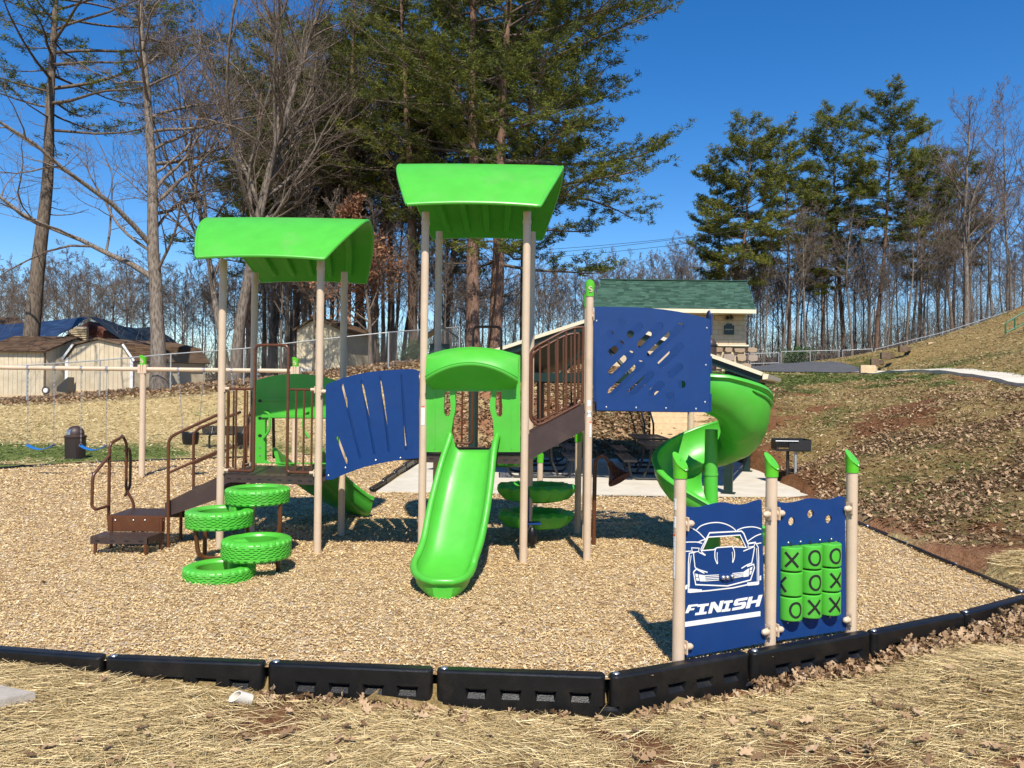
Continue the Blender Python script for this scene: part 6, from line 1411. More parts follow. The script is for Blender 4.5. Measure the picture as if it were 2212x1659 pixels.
def gate(a, b, H, label):
    q = Vector((*a, gz(*a))); q2 = Vector((*b, gz(*b))); g_ = fence([a, b], H, 'chain_link_gate', label, .15); g_['category'] = 'gate'; g_['group'] = 'chain link gates'
    for h in (.08, H*.42): MB().tube([q+Vector((0, 0, h)), q2+Vector((0, 0, h))], .022, 8).build('gate_rail', ZINC, g_, True)
pxY = lambda px, Y: (P(px, 790, Y).x, Y)
fence([pxY(1608, 49.5), pxY(1617, 49.6)], 1.1, 'chain_link_fence', 'short chain link fence bay beside the restroom corner')
gate(pxY(1621, 49.7), pxY(1682, 49.8), 1.12, 'chain link gate with middle rail next to the restroom building')
fence([pxY(1687, 49.8), pxY(1750, 49.9), pxY(1812, 50)], 1.2, 'chain_link_fence', 'chain link fence between the two gates', .15)
gate(pxY(1820, 50), pxY(1884, 50), 1.2, 'wider chain link gate at the foot of the right hill')
fence([(p.x, p.y) for p in frp], 1.15, 'chain_link_fence', 'chain link fence climbing behind the grassy hill at the right', .15)
# hillside steps, green handrail
hs = [(1860, 1892, 796, 31.5, .22), (1883, 1900, 782, 33, .20), (1905, 1925, 768, 34.2, .20), (1944, 1961, 753, 35.8, .20), (2006, 2022, 745, 38, .16)]
lbs = ['lowest timber step on the right hill, beside the asphalt', 'second timber step up the right hill', 'third and darkest timber step up the right hill', 'fourth timber step up the right hill', 'highest timber step, pale topped, far up the right hill']
for i, (a, b, yy, Y_, h) in enumerate(hs):
    p0, p1 = P(a, yy, Y_), P(b, yy, Y_); zt = p0.z+.14; w_ = p1.x-p0.x
    t = empty('hillside_step', (p0.x, Y_, zt-h), lbs[i], 'step', 'timber steps up the hill'); MB().bbox(((p0.x+p1.x)/2, Y_+.1, zt-h/2-.05), (w_, .16, h+.1), .008).build('timber_riser', WOODD if i not in (0, 4) else WOODP, t, True)
    MB().bbox(((p0.x+p1.x)/2+.55, Y_+.6, zt-h/2-.1+.06), (.14, 1.1, h), .008, R(-28)).build('timber_side', WOODD if i else WOODP, t, True)
hr = empty('hill_handrail', (P(2172, 720, 34).x, 34, gz(P(2172, 720, 34).x, 34)), 'green tubular handrail at the right picture edge on the hill', 'handrail')
GRP = M('green_rail_paint', (.02, .13, .05), .4)
for pts in ([(2172, 722), (2172, 700), (2178, 694), (2250, 652)], [(2174, 718), (2250, 680)], [(2192, 712), (2192, 687)], [(2225, 700), (2225, 668)]):
    MB().tube(fillet([P(a, b, 34) for a, b in pts], .12), .035, 8).build('rail', GRP, hr, True)
# ------------------------------------------------------------------ sheds and house beyond the left fence
def siding(parent, a, b, zb_, ztf, sp_=.2, mat=SIDE, n_out=None, name='siding_board'):
    """vertical boards from a to b; ztf(t) is the top height at fraction t"""
    a = Vector((*a, 0)); b = Vector((*b, 0)); u = (b-a); L = u.length; u.normalize(); n_ = n_out or Vector((u.y, -u.x, 0)); k = max(1, round(L/sp_))
    for i in range(k):
        s0_, s1_ = L*i/k+.006, L*(i+1)/k-.006; t0, t1 = s0_/L, s1_/L
        p = lambda s, z, d: a+u*s+n_*d+Vector((0, 0, z))
        loop = [(s0_, zb_), (s1_, zb_), (s1_, ztf(t1)), (s0_, ztf(t0))]
        if i == 0 or i == k-1 or True: MB().poly([p(s, z, -.02) for s, z in loop], [p(s, z, .015+.003*(i % 2)) for s, z in loop]).build(name, mat, parent)
# shed A: eave side towards us
Ya = 34.6; zb_ = P(50, 856, Ya).z; zt_ = P(50, 759, Ya).z; xl, xr = P(-40, 800, Ya).x, P(97, 800, Ya).x; dA = 3.2; sk = 1.0
sA = empty('garden_shed', ((xl+xr)/2, Ya, zb_), 'tan shed with brown shingle roof cut off by the left picture edge', 'shed', 'sheds beyond the fence'); zr_ = P(100, 731, Ya+1.6).z
MB().hexa([(xl, Ya+.03, zb_), (xr-.02, Ya+.03, zb_), (xr-.02+sk, Ya+dA, zb_), (xl+sk, Ya+dA, zb_)], [(xl, Ya+.03, zt_), (xr-.02, Ya+.03, zt_), (xr-.02+sk, Ya+dA, zt_), (xl+sk, Ya+dA, zt_)]).build('shed_core', WOODD, sA)
siding(sA, (xl, Ya), (xr, Ya), zb_+.05, lambda t: zt_); siding(sA, (xr, Ya), (xr+sk, Ya+dA), zb_+.05, lambda t: zt_+(zr_-zt_)*(1-abs(2*t-1)))
MB().box(((xl+xr)/2, Ya-.01, zb_+.0), (xr-xl, .08, .10)).build('sill_beam', WOODP, sA); MB().box((xr+.0, Ya-.02, (zb_+zt_)/2), (.06, .06, zt_-zb_)).build('corner_trim', WOODD, sA)
e0, e1 = Vector((xl-.1, Ya-.2, zt_-.05)), Vector((xr+.12, Ya-.2, zt_-.05)); up_ = Vector((sk/2, dA/2+.2, zr_-zt_+.08))
MB().hexa([e0, e1, e1+up_, e0+up_], [e0+Vector((0, 0, .05)), e1+Vector((0, 0, .05)), e1+up_+Vector((0, 0, .05)), e0+up_+Vector((0, 0, .05))]).build('roof', SHING_B, sA)
bk = Vector((sk/2, dA/2+.2, -(zr_-zt_+.08))); MB().hexa([e0+up_, e1+up_, e1+up_+bk, e0+up_+bk], [e0+up_+Vector((0, 0, .05)), e1+up_+Vector((0, 0, .05)), e1+up_+bk+Vector((0, 0, .05)), e0+up_+bk+Vector((0, 0, .05))]).build('roof', SHING_B, sA)
shingles(sA, e0+Vector((0, 0, .055)), e1+Vector((0, 0, .055)), up_, None, 10, 12, SHING_B, seed=3)
# shed B: gambrel end towards us
Yb = 35.2; zb_ = P(240, 848, Yb).z; prof = [(148, 770), (163, 745), (213, 733), (266, 745), (282, 774)]; pr = [(P(a, b, Yb).x, P(a, b, Yb).z) for a, b in prof]; xl, xr = P(145, 800, Yb).x, P(285, 800, Yb).x
sB = empty('barn_shed', ((xl+xr)/2, Yb, zb_), 'tan barn style shed with gambrel roof and white corner trim', 'shed', 'sheds beyond the fence'); dB = Vector((1.9, 3.6, 0))
full = [(xl, zb_)]+[(xl, pr[0][1]-.05)]+pr[1:4]+[(xr, pr[4][1]-.05), (xr, zb_)]
MB().poly([Vector((a, Yb+.03, b)) for a, b in full], [Vector((a, Yb+.03, b))+dB for a, b in full]).build('shed_core', SIDE, sB)
def topB(t): x = xl+(xr-xl)*t; return float(np.interp(x, [q[0] for q in [(xl, pr[0][1])]+pr[1:4]+[(xr, pr[4][1])]], [q[1] for q in [(xl, pr[0][1])]+pr[1:4]+[(xr, pr[4][1])]]))-.05
siding(sB, (xl, Yb), (xr, Yb), zb_+.08, topB, .21); MB().box(((xl+xr)/2, Yb-.01, zb_+.03), (xr-xl, .07, .10)).build('sill_beam', WOODP, sB)
for x in (xl, xr): MB().box((x, Yb-.03, (zb_+pr[0][1])/2), (.14, .05, pr[0][1]-zb_-.1)).build('corner_trim', WHPAINT, sB)
RP = [(xl-.12, pr[0][1]-.15)]+pr[1:4]+[(xr+.12, pr[4][1]-.15)]
for i in range(4):
    a = Vector((RP[i][0], Yb-.12, RP[i][1])); b = Vector((RP[i+1][0], Yb-.12, RP[i+1][1])); n_ = Vector((-(b-a).z, 0, (b-a).x)).normalized()
    MB().hexa([a, b, b+dB*1.05, a+dB*1.05], [a+n_*.06, b+n_*.06, b+dB*1.05+n_*.06, a+dB*1.05+n_*.06]).build('roof', SHING_B, sB); MB().hexa([a-Vector((0, .03, 0)), b-Vector((0, .03, 0)), b, a], [p+n_*.09 for p in (a-Vector((0, .03, 0)), b-Vector((0, .03, 0)), b, a)]).build('barge_board', WHPAINT if i in (0, 3) else WOODD, sB)
    if i == 3: shingles(sB, b+n_*.065, b+dB*1.05+n_*.065, (a-b), None, 10, 9, SHING_B, seed=5)
# shed C: gable end towards us, behind the left tower
Yc = 40; zb_ = P(690, 803, Yc).z; xl, xr = P(641, 760, Yc).x, P(738, 760, Yc).x; ze_ = P(641, 710, Yc).z; zp = P(680, 689, Yc).z; xm = P(679, 700, Yc).x
sC = empty('garden_shed', ((xl+xr)/2, Yc, zb_), 'cream gabled shed with white lattice base behind the left tower', 'shed', 'sheds beyond the fence'); dC = Vector((.9, 3.0, 0))
fc = [(xl, zb_), (xl, ze_), (xm, zp-.05), (xr, ze_), (xr, zb_)]
MB().poly([Vector((a, Yc+.03, b)) for a, b in fc], [Vector((a, Yc+.03, b))+dC for a, b in fc]).build('shed_core', SIDE, sC)
siding(sC, (xl, Yc), (xr, Yc), zb_+.0, lambda t: float(np.interp(xl+(xr-xl)*t, [xl, xm, xr], [ze_, zp, ze_]))-.04, .24, M('cream_siding', (.70, .60, .40), .8, col2=(.62, .52, .34), vs=3))
for a, b in (((xl-.18, ze_-.12), (xm, zp+.03)), ((xm, zp+.03), (xr+.3, ze_-.16))):
    a = Vector((a[0], Yc-.15, a[1])); b = Vector((b[0], Yc-.15, b[1])); MB().hexa([a, b, b+dC*1.1, a+dC*1.1], [p+Vector((0, 0, .07)) for p in (a, b, b+dC*1.1, a+dC*1.1)]).build('roof', SHING_B, sC)
    MB().hexa([a-Vector((0, .03, .04)), b-Vector((0, .03, .04)), b-Vector((0, .002, .04)), a-Vector((0, .002, .04))], [p+Vector((0, 0, .075)) for p in (a-Vector((0, .03, 0)), b-Vector((0, .03, 0)), b-Vector((0, .002, 0)), a-Vector((0, .002, 0)))]).build('barge_board', WOODD, sC)
m = MB(); lx0, lx1 = P(648, 803, Yc).x, P(692, 803, Yc).x; k = lx0; zq = P(670, 799, Yc).z
while k < lx1:
    for s in (1, -1): m.box((k+.12, Yc-.08-.012*s, zq), (.36, .015, .045), ry=R(45*s))
    k += .17
m.build('lattice', WHPAINT, sC)
# house with blue tarp
Yh = 44; hA = [P(-60, 768, Yh), P(262, 768, Yh)]; zb_ = gz(-24, 44)-.3; gxl, gxr, gm = P(118, 760, Yh).x, P(330, 760, Yh).x, P(192, 700, Yh).x
hs_ = empty('brick_house', (gm, Yh, zb_), 'dark brick house with a blue tarpaulin over its roof behind the sheds', 'house'); zpk = P(192, 686, Yh).z; zel, zer = P(105, 715, Yh).z, P(300, 760, Yh).z
fc = [(gxl, zb_), (gxl, zel-.6), (gm, zpk-.2), (gxr-.4, zer-.2), (gxr-.4, zb_)]
MB().poly([Vector((a, Yh+.05, b)) for a, b in fc], [Vector((a, Yh+8, b)) for a, b in fc]).build('wall', BRICK, hs_)
bk_ = None; cnt_b = 0
for r_ in range(22):
    z = P(190, 764, Yh).z+.105*r_
    for c_ in range(40):
        x = gxl+.3*c_+(.15 if r_ % 2 else 0); tz = float(np.interp(x, [gxl, gm, gxr-.4], [zel-.6, zpk-.2, zer-.2]))
        if x > gxr-.7 or z+.15 > tz or cnt_b >= 290: continue
        if bk_ is None: o = MB().box((x, Yh, z), (.285, .12, .092)).build('brick', BRICK, hs_); bk_ = o.data; xb0, zb0 = x, z
        else: o = obj_me('brick', bk_, hs_); o.location = (x-xb0, 0, z-zb0)
        cnt_b += 1
vx0, vx1, vz0, vz1 = P(152, 742, Yh-.1).x, P(191, 742, Yh-.1).x, P(170, 744, Yh).z, P(170, 706, Yh).z
v = MB(); v.box(((vx0+vx1)/2, Yh-.08, (vz0+vz1)/2), (vx1-vx0, .05, vz1-vz0)); v = v.build('gable_vent', GREYW, hs_)
for k in range(9): MB().box(((vx0+vx1)/2, Yh-.13, vz0+(vz1-vz0)*(k+.6)/9.6), (vx1-vx0-.14, .05, .035), rx=R(35)).build('vent_slat', SIDE, v)
for x in (vx0, vx1): MB().box((x, Yh-.13, (vz0+vz1)/2), (.06, .06, vz1-vz0)).build('vent_frame', GREYW, v)
def tarp(c4, mat, nm, sag=.12, n=14):
    A_, B_, C_, D_ = [Vector(c) for c in c4]; rows = []
    for i in range(n+1):
        t = i/n; rows.append([A_.lerp(B_, j/n).lerp(D_.lerp(C_, j/n), t)+Vector((0, 0, -sag*math.sin(math.pi*j/n)*.6+.05*math.sin(7*j/n+5*t)+.04*math.sin(13*t+9*j/n))) for j in range(n+1)])
    m = MB(); m.grid(rows); m.grid([[p-Vector((0, 0, .04)) for p in r] for r in rows]); return m.build(nm, mat, hs_, True)
tarp([P(-60, 735, Yh-2), P(95, 745, Yh-2), P(192, 683, Yh-1.6), P(-60, 706, Yh+3)], TARP, 'blue_tarpaulin', .1)
tarp([P(192, 683, Yh-1.7), P(192, 683, Yh-1.7)+Vector((0, 8, 0)), P(305, 768, Yh-1.7)+Vector((0, 8, 0)), P(305, 768, Yh-1.7)], M('dark_roof_sheet', (.012, .022, .035), .6), 'roof_slope', .35)
MB().hexa([P(-70, 690, 52), P(40, 688, 52), P(60, 708, 50), P(-70, 715, 50)], [p+Vector((0, 0, .1)) for p in (P(-70, 690, 52), P(40, 688, 52), P(60, 708, 50), P(-70, 715, 50))]).build('rear_roof', SHING_B, hs_)
# small peaked roof seen beyond the middle tower
kY = 27; kq = P(945, 705, kY); ks = empty('information_kiosk', (kq.x, kY, gz(kq.x, kY)), 'small dark peaked roof on a post beyond the left post of the middle tower', 'kiosk')
a, b, c = P(918, 727, kY), P(950, 704, kY), P(986, 729, kY); dv = Vector((0, 1.2, 0))
for p, q in ((a, b), (b, c)): MB().hexa([p, q, q+dv, p+dv], [p+Vector((0, 0, .08)), q+Vector((0, 0, .08)), q+dv+Vector((0, 0, .08)), p+dv+Vector((0, 0, .08))]).build('roof_panel', BLACK, ks)
MB().cyl(kq.x+.03, kY+.6, gz(kq.x, kY+.6)-.1, b.z, .05, 12).build('post', DKGR, ks, True); MB().bbox((kq.x+.03, kY+.55, b.z-.9), (.7, .06, .6), .01).build('notice_board', DKGR, ks)
# things seen through the fence: brick pillar and clay heap
pk = P(402, 800, 41); pl_ = empty('brick_pillar', (pk.x, 41, gz(pk.x, 41)), 'low red brick pillar in the yard beyond the chain link fence', 'pillar')
for r_ in range(9):
    for c_ in range(2): MB().box((pk.x-.2+.4*c_+(.03 if r_ % 2 else 0), 41, gz(pk.x, 41)+.1+.11*r_), (.38, .6, .10)).build('brick', BRICK, pl_)
MB().bbox((pk.x, 41, gz(pk.x, 41)+1.10), (1.0, .7, .08), .01).build('cap_stone', GREYW, pl_)
wb = P(99, 845, 34.2); wz = gz(wb.x, 34.4); wh = empty('hand_truck', (wb.x, 34.4, wz), 'small cart with a pale wheel standing between the two left sheds', 'cart')
m = MB(); rows = []
for k in range(25): a = 2*math.pi*k/24; rows.append([Vector((wb.x+(.15+.03*math.cos(t))*math.cos(a), 34.2+.03*math.sin(t), wz+.3+(.15+.03*math.cos(t))*math.sin(a))) for t in np.linspace(0, 2*math.pi, 9)])
m.grid(rows); m.build('tyre', BLACK, wh, True); MB().tube([(wb.x, 34.16, wz+.3), (wb.x, 34.24, wz+.3)], .10, 16).build('rim', WHPAINT, wh, True)
MB().hexa([(wb.x+.3, 34.5, wz+.25), (wb.x+.8, 34.5, wz+.2), (wb.x+.8, 35.0, wz+.2), (wb.x+.3, 35.0, wz+.25)], [(wb.x+.3, 34.5, wz+.45), (wb.x+.8, 34.5, wz+.9), (wb.x+.8, 35.0, wz+.9), (wb.x+.3, 35.0, wz+.45)]).build('cart_body', MESHB, wh)
# overhead cables
for i, (ya, yb2) in enumerate(((532, 366), (524, 381), (541, 389))):
    a, b = P(1180, ya+15, 58), P(2330, yb2-18, 50); pts = [a.lerp(b, t)-Vector((0, 0, 2.2*4*t*(1-t)*.35)) for t in np.linspace(0, 1, 30)]
    tag(MB().tube(pts, .016, 5).build('power_line', BLACK), 'thin overhead cable running in front of the right pines', 'cable', 'overhead cables')

# ------------------------------------------------------------------ trees
def tubes_np(paths):
    """[(pts (n,3), radii (n,), sides)] -> V, F (quads) without caps, ends tapered"""
    Vs, Fs, off = [], [], 0; groups = {}
    for p, r, s in paths: groups.setdefault((len(p), s), []).append((p, r))
    for (n, s), lst in groups.items():
        Pp = np.array([a for a, _ in lst]); Rr = np.array([b for _, b in lst]); m = len(lst)
        T = np.gradient(Pp, axis=1); T /= np.linalg.norm(T, axis=2, keepdims=True)+1e-9
        ref = np.where(np.abs(T[:, :1, 2:3]) < .85, np.array([0, 0, 1.]), np.array([1., 0, 0])); ref = np.broadcast_to(ref, T.shape)
        X = np.cross(T, ref); X /= np.linalg.norm(X, axis=2, keepdims=True)+1e-9; Y = np.cross(T, X)
        a = np.arange(s)*2*math.pi/s; ring = Pp[:, :, None]+(X[:, :, None]*np.cos(a)[None, None, :, None]+Y[:, :, None]*np.sin(a)[None, None, :, None])*Rr[:, :, None, None]
        Vs.append(ring.reshape(-1, 3)); i = np.arange(n-1)[:, None]*s+np.arange(s)[None]; j = np.arange(n-1)[:, None]*s+(np.arange(s)[None]+1) % s
        q = np.stack([i, j, j+s, i+s], -1).reshape(-1, 4); Fs.append((q[None]+(np.arange(m)*n*s)[:, None, None]+off).reshape(-1, 4)); off += m*n*s
    return np.concatenate(Vs), np.concatenate(Fs)
def grow(r2, p, d, L, r0, n, wob, grav, r_end=.25):
    pts = [p]; d = d/np.linalg.norm(d); st = L/n
    for i in range(n): d = d+r2.normal(0, wob, 3)+np.array([0, 0, grav]); d /= np.linalg.norm(d); pts.append(pts[-1]+d*st)
    return np.array(pts), np.linspace(r0, max(r0*r_end, .0025), n+1)
def bare_tree(seed, H, r0, lean=(0, 0), fork=.45, n1=16, n2=7, n3=5, n4=4, spread=.9, l1=.42, twig=.0065, tm=.0085):
    r2 = np.random.default_rng(seed); trunk, limbs = [], []
    tp, tr = grow(r2, np.zeros(3), np.array([lean[0], lean[1], 1.]), H, r0, 18, .035, .01, .10); tr[0] *= 1.35; tr[1] *= 1.08; trunk.append((tp, tr, 9))
    def kids_(pp, rr, n, lo, hi, Lf, lvl, cnts):
        m = len(pp)-1
        for k in range(n):
            t = lo+(hi-lo)*(k+r2.random()*.9)/n; i = min(int(t*m), m-1); f = t*m-i; p = pp[i]*(1-f)+pp[i+1]*f; rad = rr[i]*(1-f)+rr[i+1]*f
            d = pp[i+1]-pp[i]; d /= np.linalg.norm(d)+1e-9; az = r2.uniform(0, 6.283); side = np.array([math.cos(az), math.sin(az), r2.uniform(-.15, .5)])
            side -= d*side.dot(d); side /= np.linalg.norm(side)+1e-9; an = r2.uniform(.5, 1.05)*spread; dd = d*math.cos(an)+side*math.sin(an)
            L = Lf(t)*r2.uniform(.6, 1.15); rn = max(min(rad*.55, L*(.0125 if lvl < 3 else .010)+.003), tm*.4); seg = {1: 8, 2: 6, 3: 4, 4: 3}[lvl]; sd_ = {1: 6, 2: 4, 3: 3, 4: 3}[lvl]
            q, qr = grow(r2, p, dd, L, rn, seg, {1: .13, 2: .17, 3: .20, 4: .22}[lvl], {1: .035, 2: .03, 3: .02, 4: .01}[lvl]); qr = np.maximum(qr, {1: tm*1.2, 2: tm*.9, 3: tm*.7, 4: tm*.5}[lvl])
            (trunk if lvl == 1 and rn > r0*.3 else limbs).append((q, qr, sd_))
            if cnts: kids_(q, qr, cnts[0], .2, 1.0, (lambda tt, L=L: L*(.55-.25*tt)), lvl+1, cnts[1:])
    kids_(tp, tr, n1, fork, .99, lambda t: H*l1*(1.15-t)*1.2, 1, [n2, n3, n4])
    return tubes_np(trunk), tubes_np(limbs)
def needle_tufts(r2, C, n, size, wdt, flat=.55):
    m = len(C); idx = np.repeat(np.arange(m), n); c = C[idx]+r2.normal(0, size*.30, (m*n, 3))*np.array([1, 1, .6]); d = r2.normal(0, 1, (m*n, 3)); d[:, 2] = d[:, 2]*flat+.35; d /= np.linalg.norm(d, axis=1, keepdims=True)
    s = np.cross(d, r2.normal(0, 1, (m*n, 3))); s /= np.linalg.norm(s, axis=1, keepdims=True)+1e-9; L = size*r2.uniform(.6, 1.2, m*n)[:, None]; W_ = wdt*r2.uniform(.6, 1.3, m*n)[:, None]
    V = np.stack([c-s*W_, c+s*W_, c+d*L+s*W_*.25], 1).reshape(-1, 3); F = np.arange(m*n*3).reshape(-1, 3); tint = np.repeat(np.clip(np.repeat(r2.uniform(.05, .8, m), n)+r2.normal(0, .12, m*n), 0, 1), 3)
    return V, F, tint
def pine(seed, H, r0, cb, Rc, nl=60, sub=9, tn=10, size=.24, wdt=.018, lean=(0, 0), shape=1.0, dens=3.0, tint_s=0.0, asym=(0, 0), tin=.38):
    """cb: crown base fraction; Rc: crown radius"""
    r2 = np.random.default_rng(seed); trunk, limbs, C = [], [], []
    tp, tr = grow(r2, np.zeros(3), np.array([lean[0], lean[1], 1.]), H, r0, 20, .018, .01, .08); tr[0] *= 1.3; trunk.append((tp, tr, 10)); m = len(tp)-1
    for k in range(nl+8):
        dead = k >= nl
        t = (cb*.55+(cb*.5)*r2.random()) if dead else cb+(1-cb)*((k+.5*r2.random())/nl)**.92; i = min(int(t*m), m-1); f = t*m-i; p = tp[i]*(1-f)+tp[i+1]*f; az = k*2.4+r2.uniform(-.5, .5)
        tt = max(0, (t-cb)/(1-cb)); prof = (math.sin(math.pi*min(1, .22+.64*tt))**.65)*(1-tt*.15) if shape > 0 else (1-tt)**.7+.12
        L = (Rc*.35*r2.random()+.4 if dead else Rc*prof*r2.uniform(.62, 1.2)); L *= 1+asym[0]*math.cos(az)+asym[1]*math.sin(az); L = max(L, .4); el = -.05+.65*tt**1.5+r2.normal(0, .12)
        d = np.array([math.cos(az)*math.cos(el), math.sin(az)*math.cos(el), math.sin(el)]); q, qr = grow(r2, p, d, L, min(tr[i]*.5, .012*L+.012), 8, .07, .03); limbs.append((q, np.maximum(qr, .010), 4))
        if dead:
            for j in range(3):
                tj = r2.uniform(.4, 1); ii = min(int(tj*8), 7); s2, sr = grow(r2, q[ii], (q[ii+1]-q[ii])*3+r2.normal(0, .5, 3)*L*.2, L*.4, .012, 3, .2, .0); limbs.append((s2, np.maximum(sr, .007), 3))
            continue
        ns = max(3, int(sub*L/Rc*1.3))
        for j in range(ns):
            tj = tin+(1-tin)*(j+r2.random())/ns; ii = min(int(tj*8), 7); ff = tj*8-ii; pj = q[ii]*(1-ff)+q[min(ii+1, 8)]*ff
            dj = (q[ii+1]-q[ii]); dj /= np.linalg.norm(dj)+1e-9; sd = np.cross(dj, [0, 0, 1])*(1 if j % 2 else -1); dd = dj*.7+sd*r2.uniform(.5, 1.1)+np.array([0, 0, r2.uniform(-.05, .35)])
            Ls = L*r2.uniform(.22, .42)*(1.2-tj*.6)+.25; s2, sr = grow(r2, pj, dd, Ls, .013, 4, .13, .06); limbs.append((s2, np.maximum(sr, .007), 3))
            nt_ = max(2, int(Ls*dens)+1)
            for g_ in range(nt_):
                tg_ = .3+.7*(g_+r2.random())/nt_; gi = min(int(tg_*4), 3); C.append(s2[gi]+(s2[gi+1]-s2[gi])*(tg_*4-gi)+r2.normal(0, .07, 3))
        C.append(q[-1])
    V, F, T = needle_tufts(r2, np.array(C), tn, size, wdt); T = np.clip(T+tint_s, 0, 1)
    return tubes_np(trunk), tubes_np(limbs), (V, F, T)
def T_mesh(nm, VF, mat, smooth=True): return mesh_np(nm, VF[0], VF[1], mat, smooth)
def leaf_cloud(r2, C, n, size):
    m = len(C)*n; c = np.repeat(C, n, 0)+r2.normal(0, .16, (m, 3)); a = r2.normal(0, 1, (m, 3)); a /= np.linalg.norm(a, axis=1, keepdims=True); b = np.cross(a, r2.normal(0, 1, (m, 3))); b /= np.linalg.norm(b, axis=1, keepdims=True)
    L = size*r2.uniform(.6, 1.2, m)[:, None]; V = np.stack([c-a*L*.5, c+b*L*.3, c+a*L*.5, c-b*L*.3], 1).reshape(-1, 3); return V, np.arange(m*4).reshape(-1, 4), np.repeat(r2.random(m), 4)
def place_tree(name, meshes, x, y, label, cat, group=None, rz=0.0, s=1.0, sz=None, zoff=-.15):
    t = link(bpy.data.objects.new(name, None)); t.location = (x, y, gz(x, y)+zoff); t.rotation_euler.z = rz; t.scale = (s, s, sz or s); OFF[t.name] = Vector((0, 0, 0)); tag(t, label, cat, group)
    for nm, me in meshes:
        o = link(bpy.data.objects.new(nm, me)); o.parent = t
    return t
def bare_meshes(*a, bark=BARK_H, twigm=TWIG, **k): tr, li = bare_tree(*a, **k); return [('trunk', T_mesh('trunk', tr, bark)), ('crown', T_mesh('crown', li, twigm))]
def pine_meshes(*a, bark=BARK_P, **k):
    tr, li, nd_ = pine(*a, **k); return [('trunk', T_mesh('trunk', tr, bark)), ('branches', T_mesh('branches', li, BARK_D)), ('needles', mesh_np('needles', nd_[0], nd_[1], NEEDLE, False, {'tint': nd_[2]}))]
def XP(px, Y): return P(px, 800, Y).x
import time; _t = time.time()
# hero trees at the left
place_tree('pine_tree', pine_meshes(11, 27, .42, .50, 6.4, nl=60, sub=10, lean=(.07, .02), tn=13, size=.29, wdt=.022, tint_s=-.1, asym=(.35, 0), bark=BARK_D, dens=2.4), XP(55, 38), 38, 'tall dark trunked pine rising behind the left shed roof', 'pine tree')
place_tree('hardwood_tree', bare_meshes(12, 22, .33, lean=(-.10, 0), fork=.20, n1=28, n2=10, n3=6, n4=5, l1=.40, spread=1.2), XP(347, 33), 33, 'bare grey hardwood beside the barn shed, limbs spreading to the left', 'tree')
place_tree('hardwood_tree', bare_meshes(13, 21, .28, lean=(.03, 0), fork=.25, n1=28, n2=11, n3=7, n4=5, l1=.56, spread=.62), XP(508, 36), 36, 'bare pale barked hardwood with fanning limbs above the left canopy', 'tree')
place_tree('hardwood_tree', bare_meshes(14, 18, .18, lean=(-.12, 0), fork=.25, n1=22, n2=10, n3=7, n4=4, l1=.5, spread=.6), XP(494, 37.5), 37.5, 'slimmer bare stem leaning left, next to the fan limbed hardwood', 'tree')
place_tree('pine_tree', pine_meshes(15, 18.5, .32, .30, 4.8, nl=50, sub=11, tn=11, size=.26, wdt=.024, dens=3.2, tint_s=-.05), XP(545, 44), 44, 'dark green pine behind the fan limbed hardwood', 'pine tree')
# big central pines
place_tree('pine_tree', pine_meshes(21, 27.5, .38, .18, 7.4, nl=104, sub=16, tn=13, size=.25, wdt=.023, asym=(.25, -.1), shape=1, dens=4.0), XP(1068, 38), 38, 'largest dense green pine, right hand trunk behind the middle tower', 'pine tree')
place_tree('pine_tree', pine_meshes(22, 26, .36, .32, 5.8, nl=50, sub=11, tn=10, size=.25, wdt=.022, lean=(.01, 0), dens=3.0), XP(1022, 36.5), 36.5, 'big pine with pale bark, left hand trunk behind the middle tower', 'pine tree')
place_tree('pine_tree', pine_meshes(23, 24, .26, .34, 5.6, nl=40, sub=10, tn=10, size=.25, wdt=.022, lean=(-.02, 0), dens=3.2, tint_s=.12), XP(893, 39), 39, 'pine with a yellowish crown rising between the two canopies', 'pine tree')
place_tree('pine_tree', pine_meshes(24, 23, .25, .38, 4.8, nl=34, sub=10, tn=10, size=.25, wdt=.022, dens=2.8), XP(745, 43), 43, 'thin dark pine behind the right edge of the left canopy', 'pine tree')
# oak holding brown leaves
tr, li = bare_tree(31, 7.6, .11, fork=.2, n1=20, n2=7, n3=5, n4=2, spread=1.1, l1=.42); r2 = np.random.default_rng(5); ends = li[0][rng.choice(len(li[0]), 900)]; LV, LF, LTt = leaf_cloud(r2, ends, 6, .17)
place_tree('oak_tree', [('trunk', T_mesh('trunk', tr, BARK_D)), ('crown', T_mesh('crown', li, TWIG)), ('leaves', mesh_np('leaves', LV, LF, OLEAF, False, {'tint': LTt}))], XP(800, 34.5), 34.5, 'young oak still holding rusty brown leaves, between the towers', 'oak tree')
print('hero', time.time()-_t)
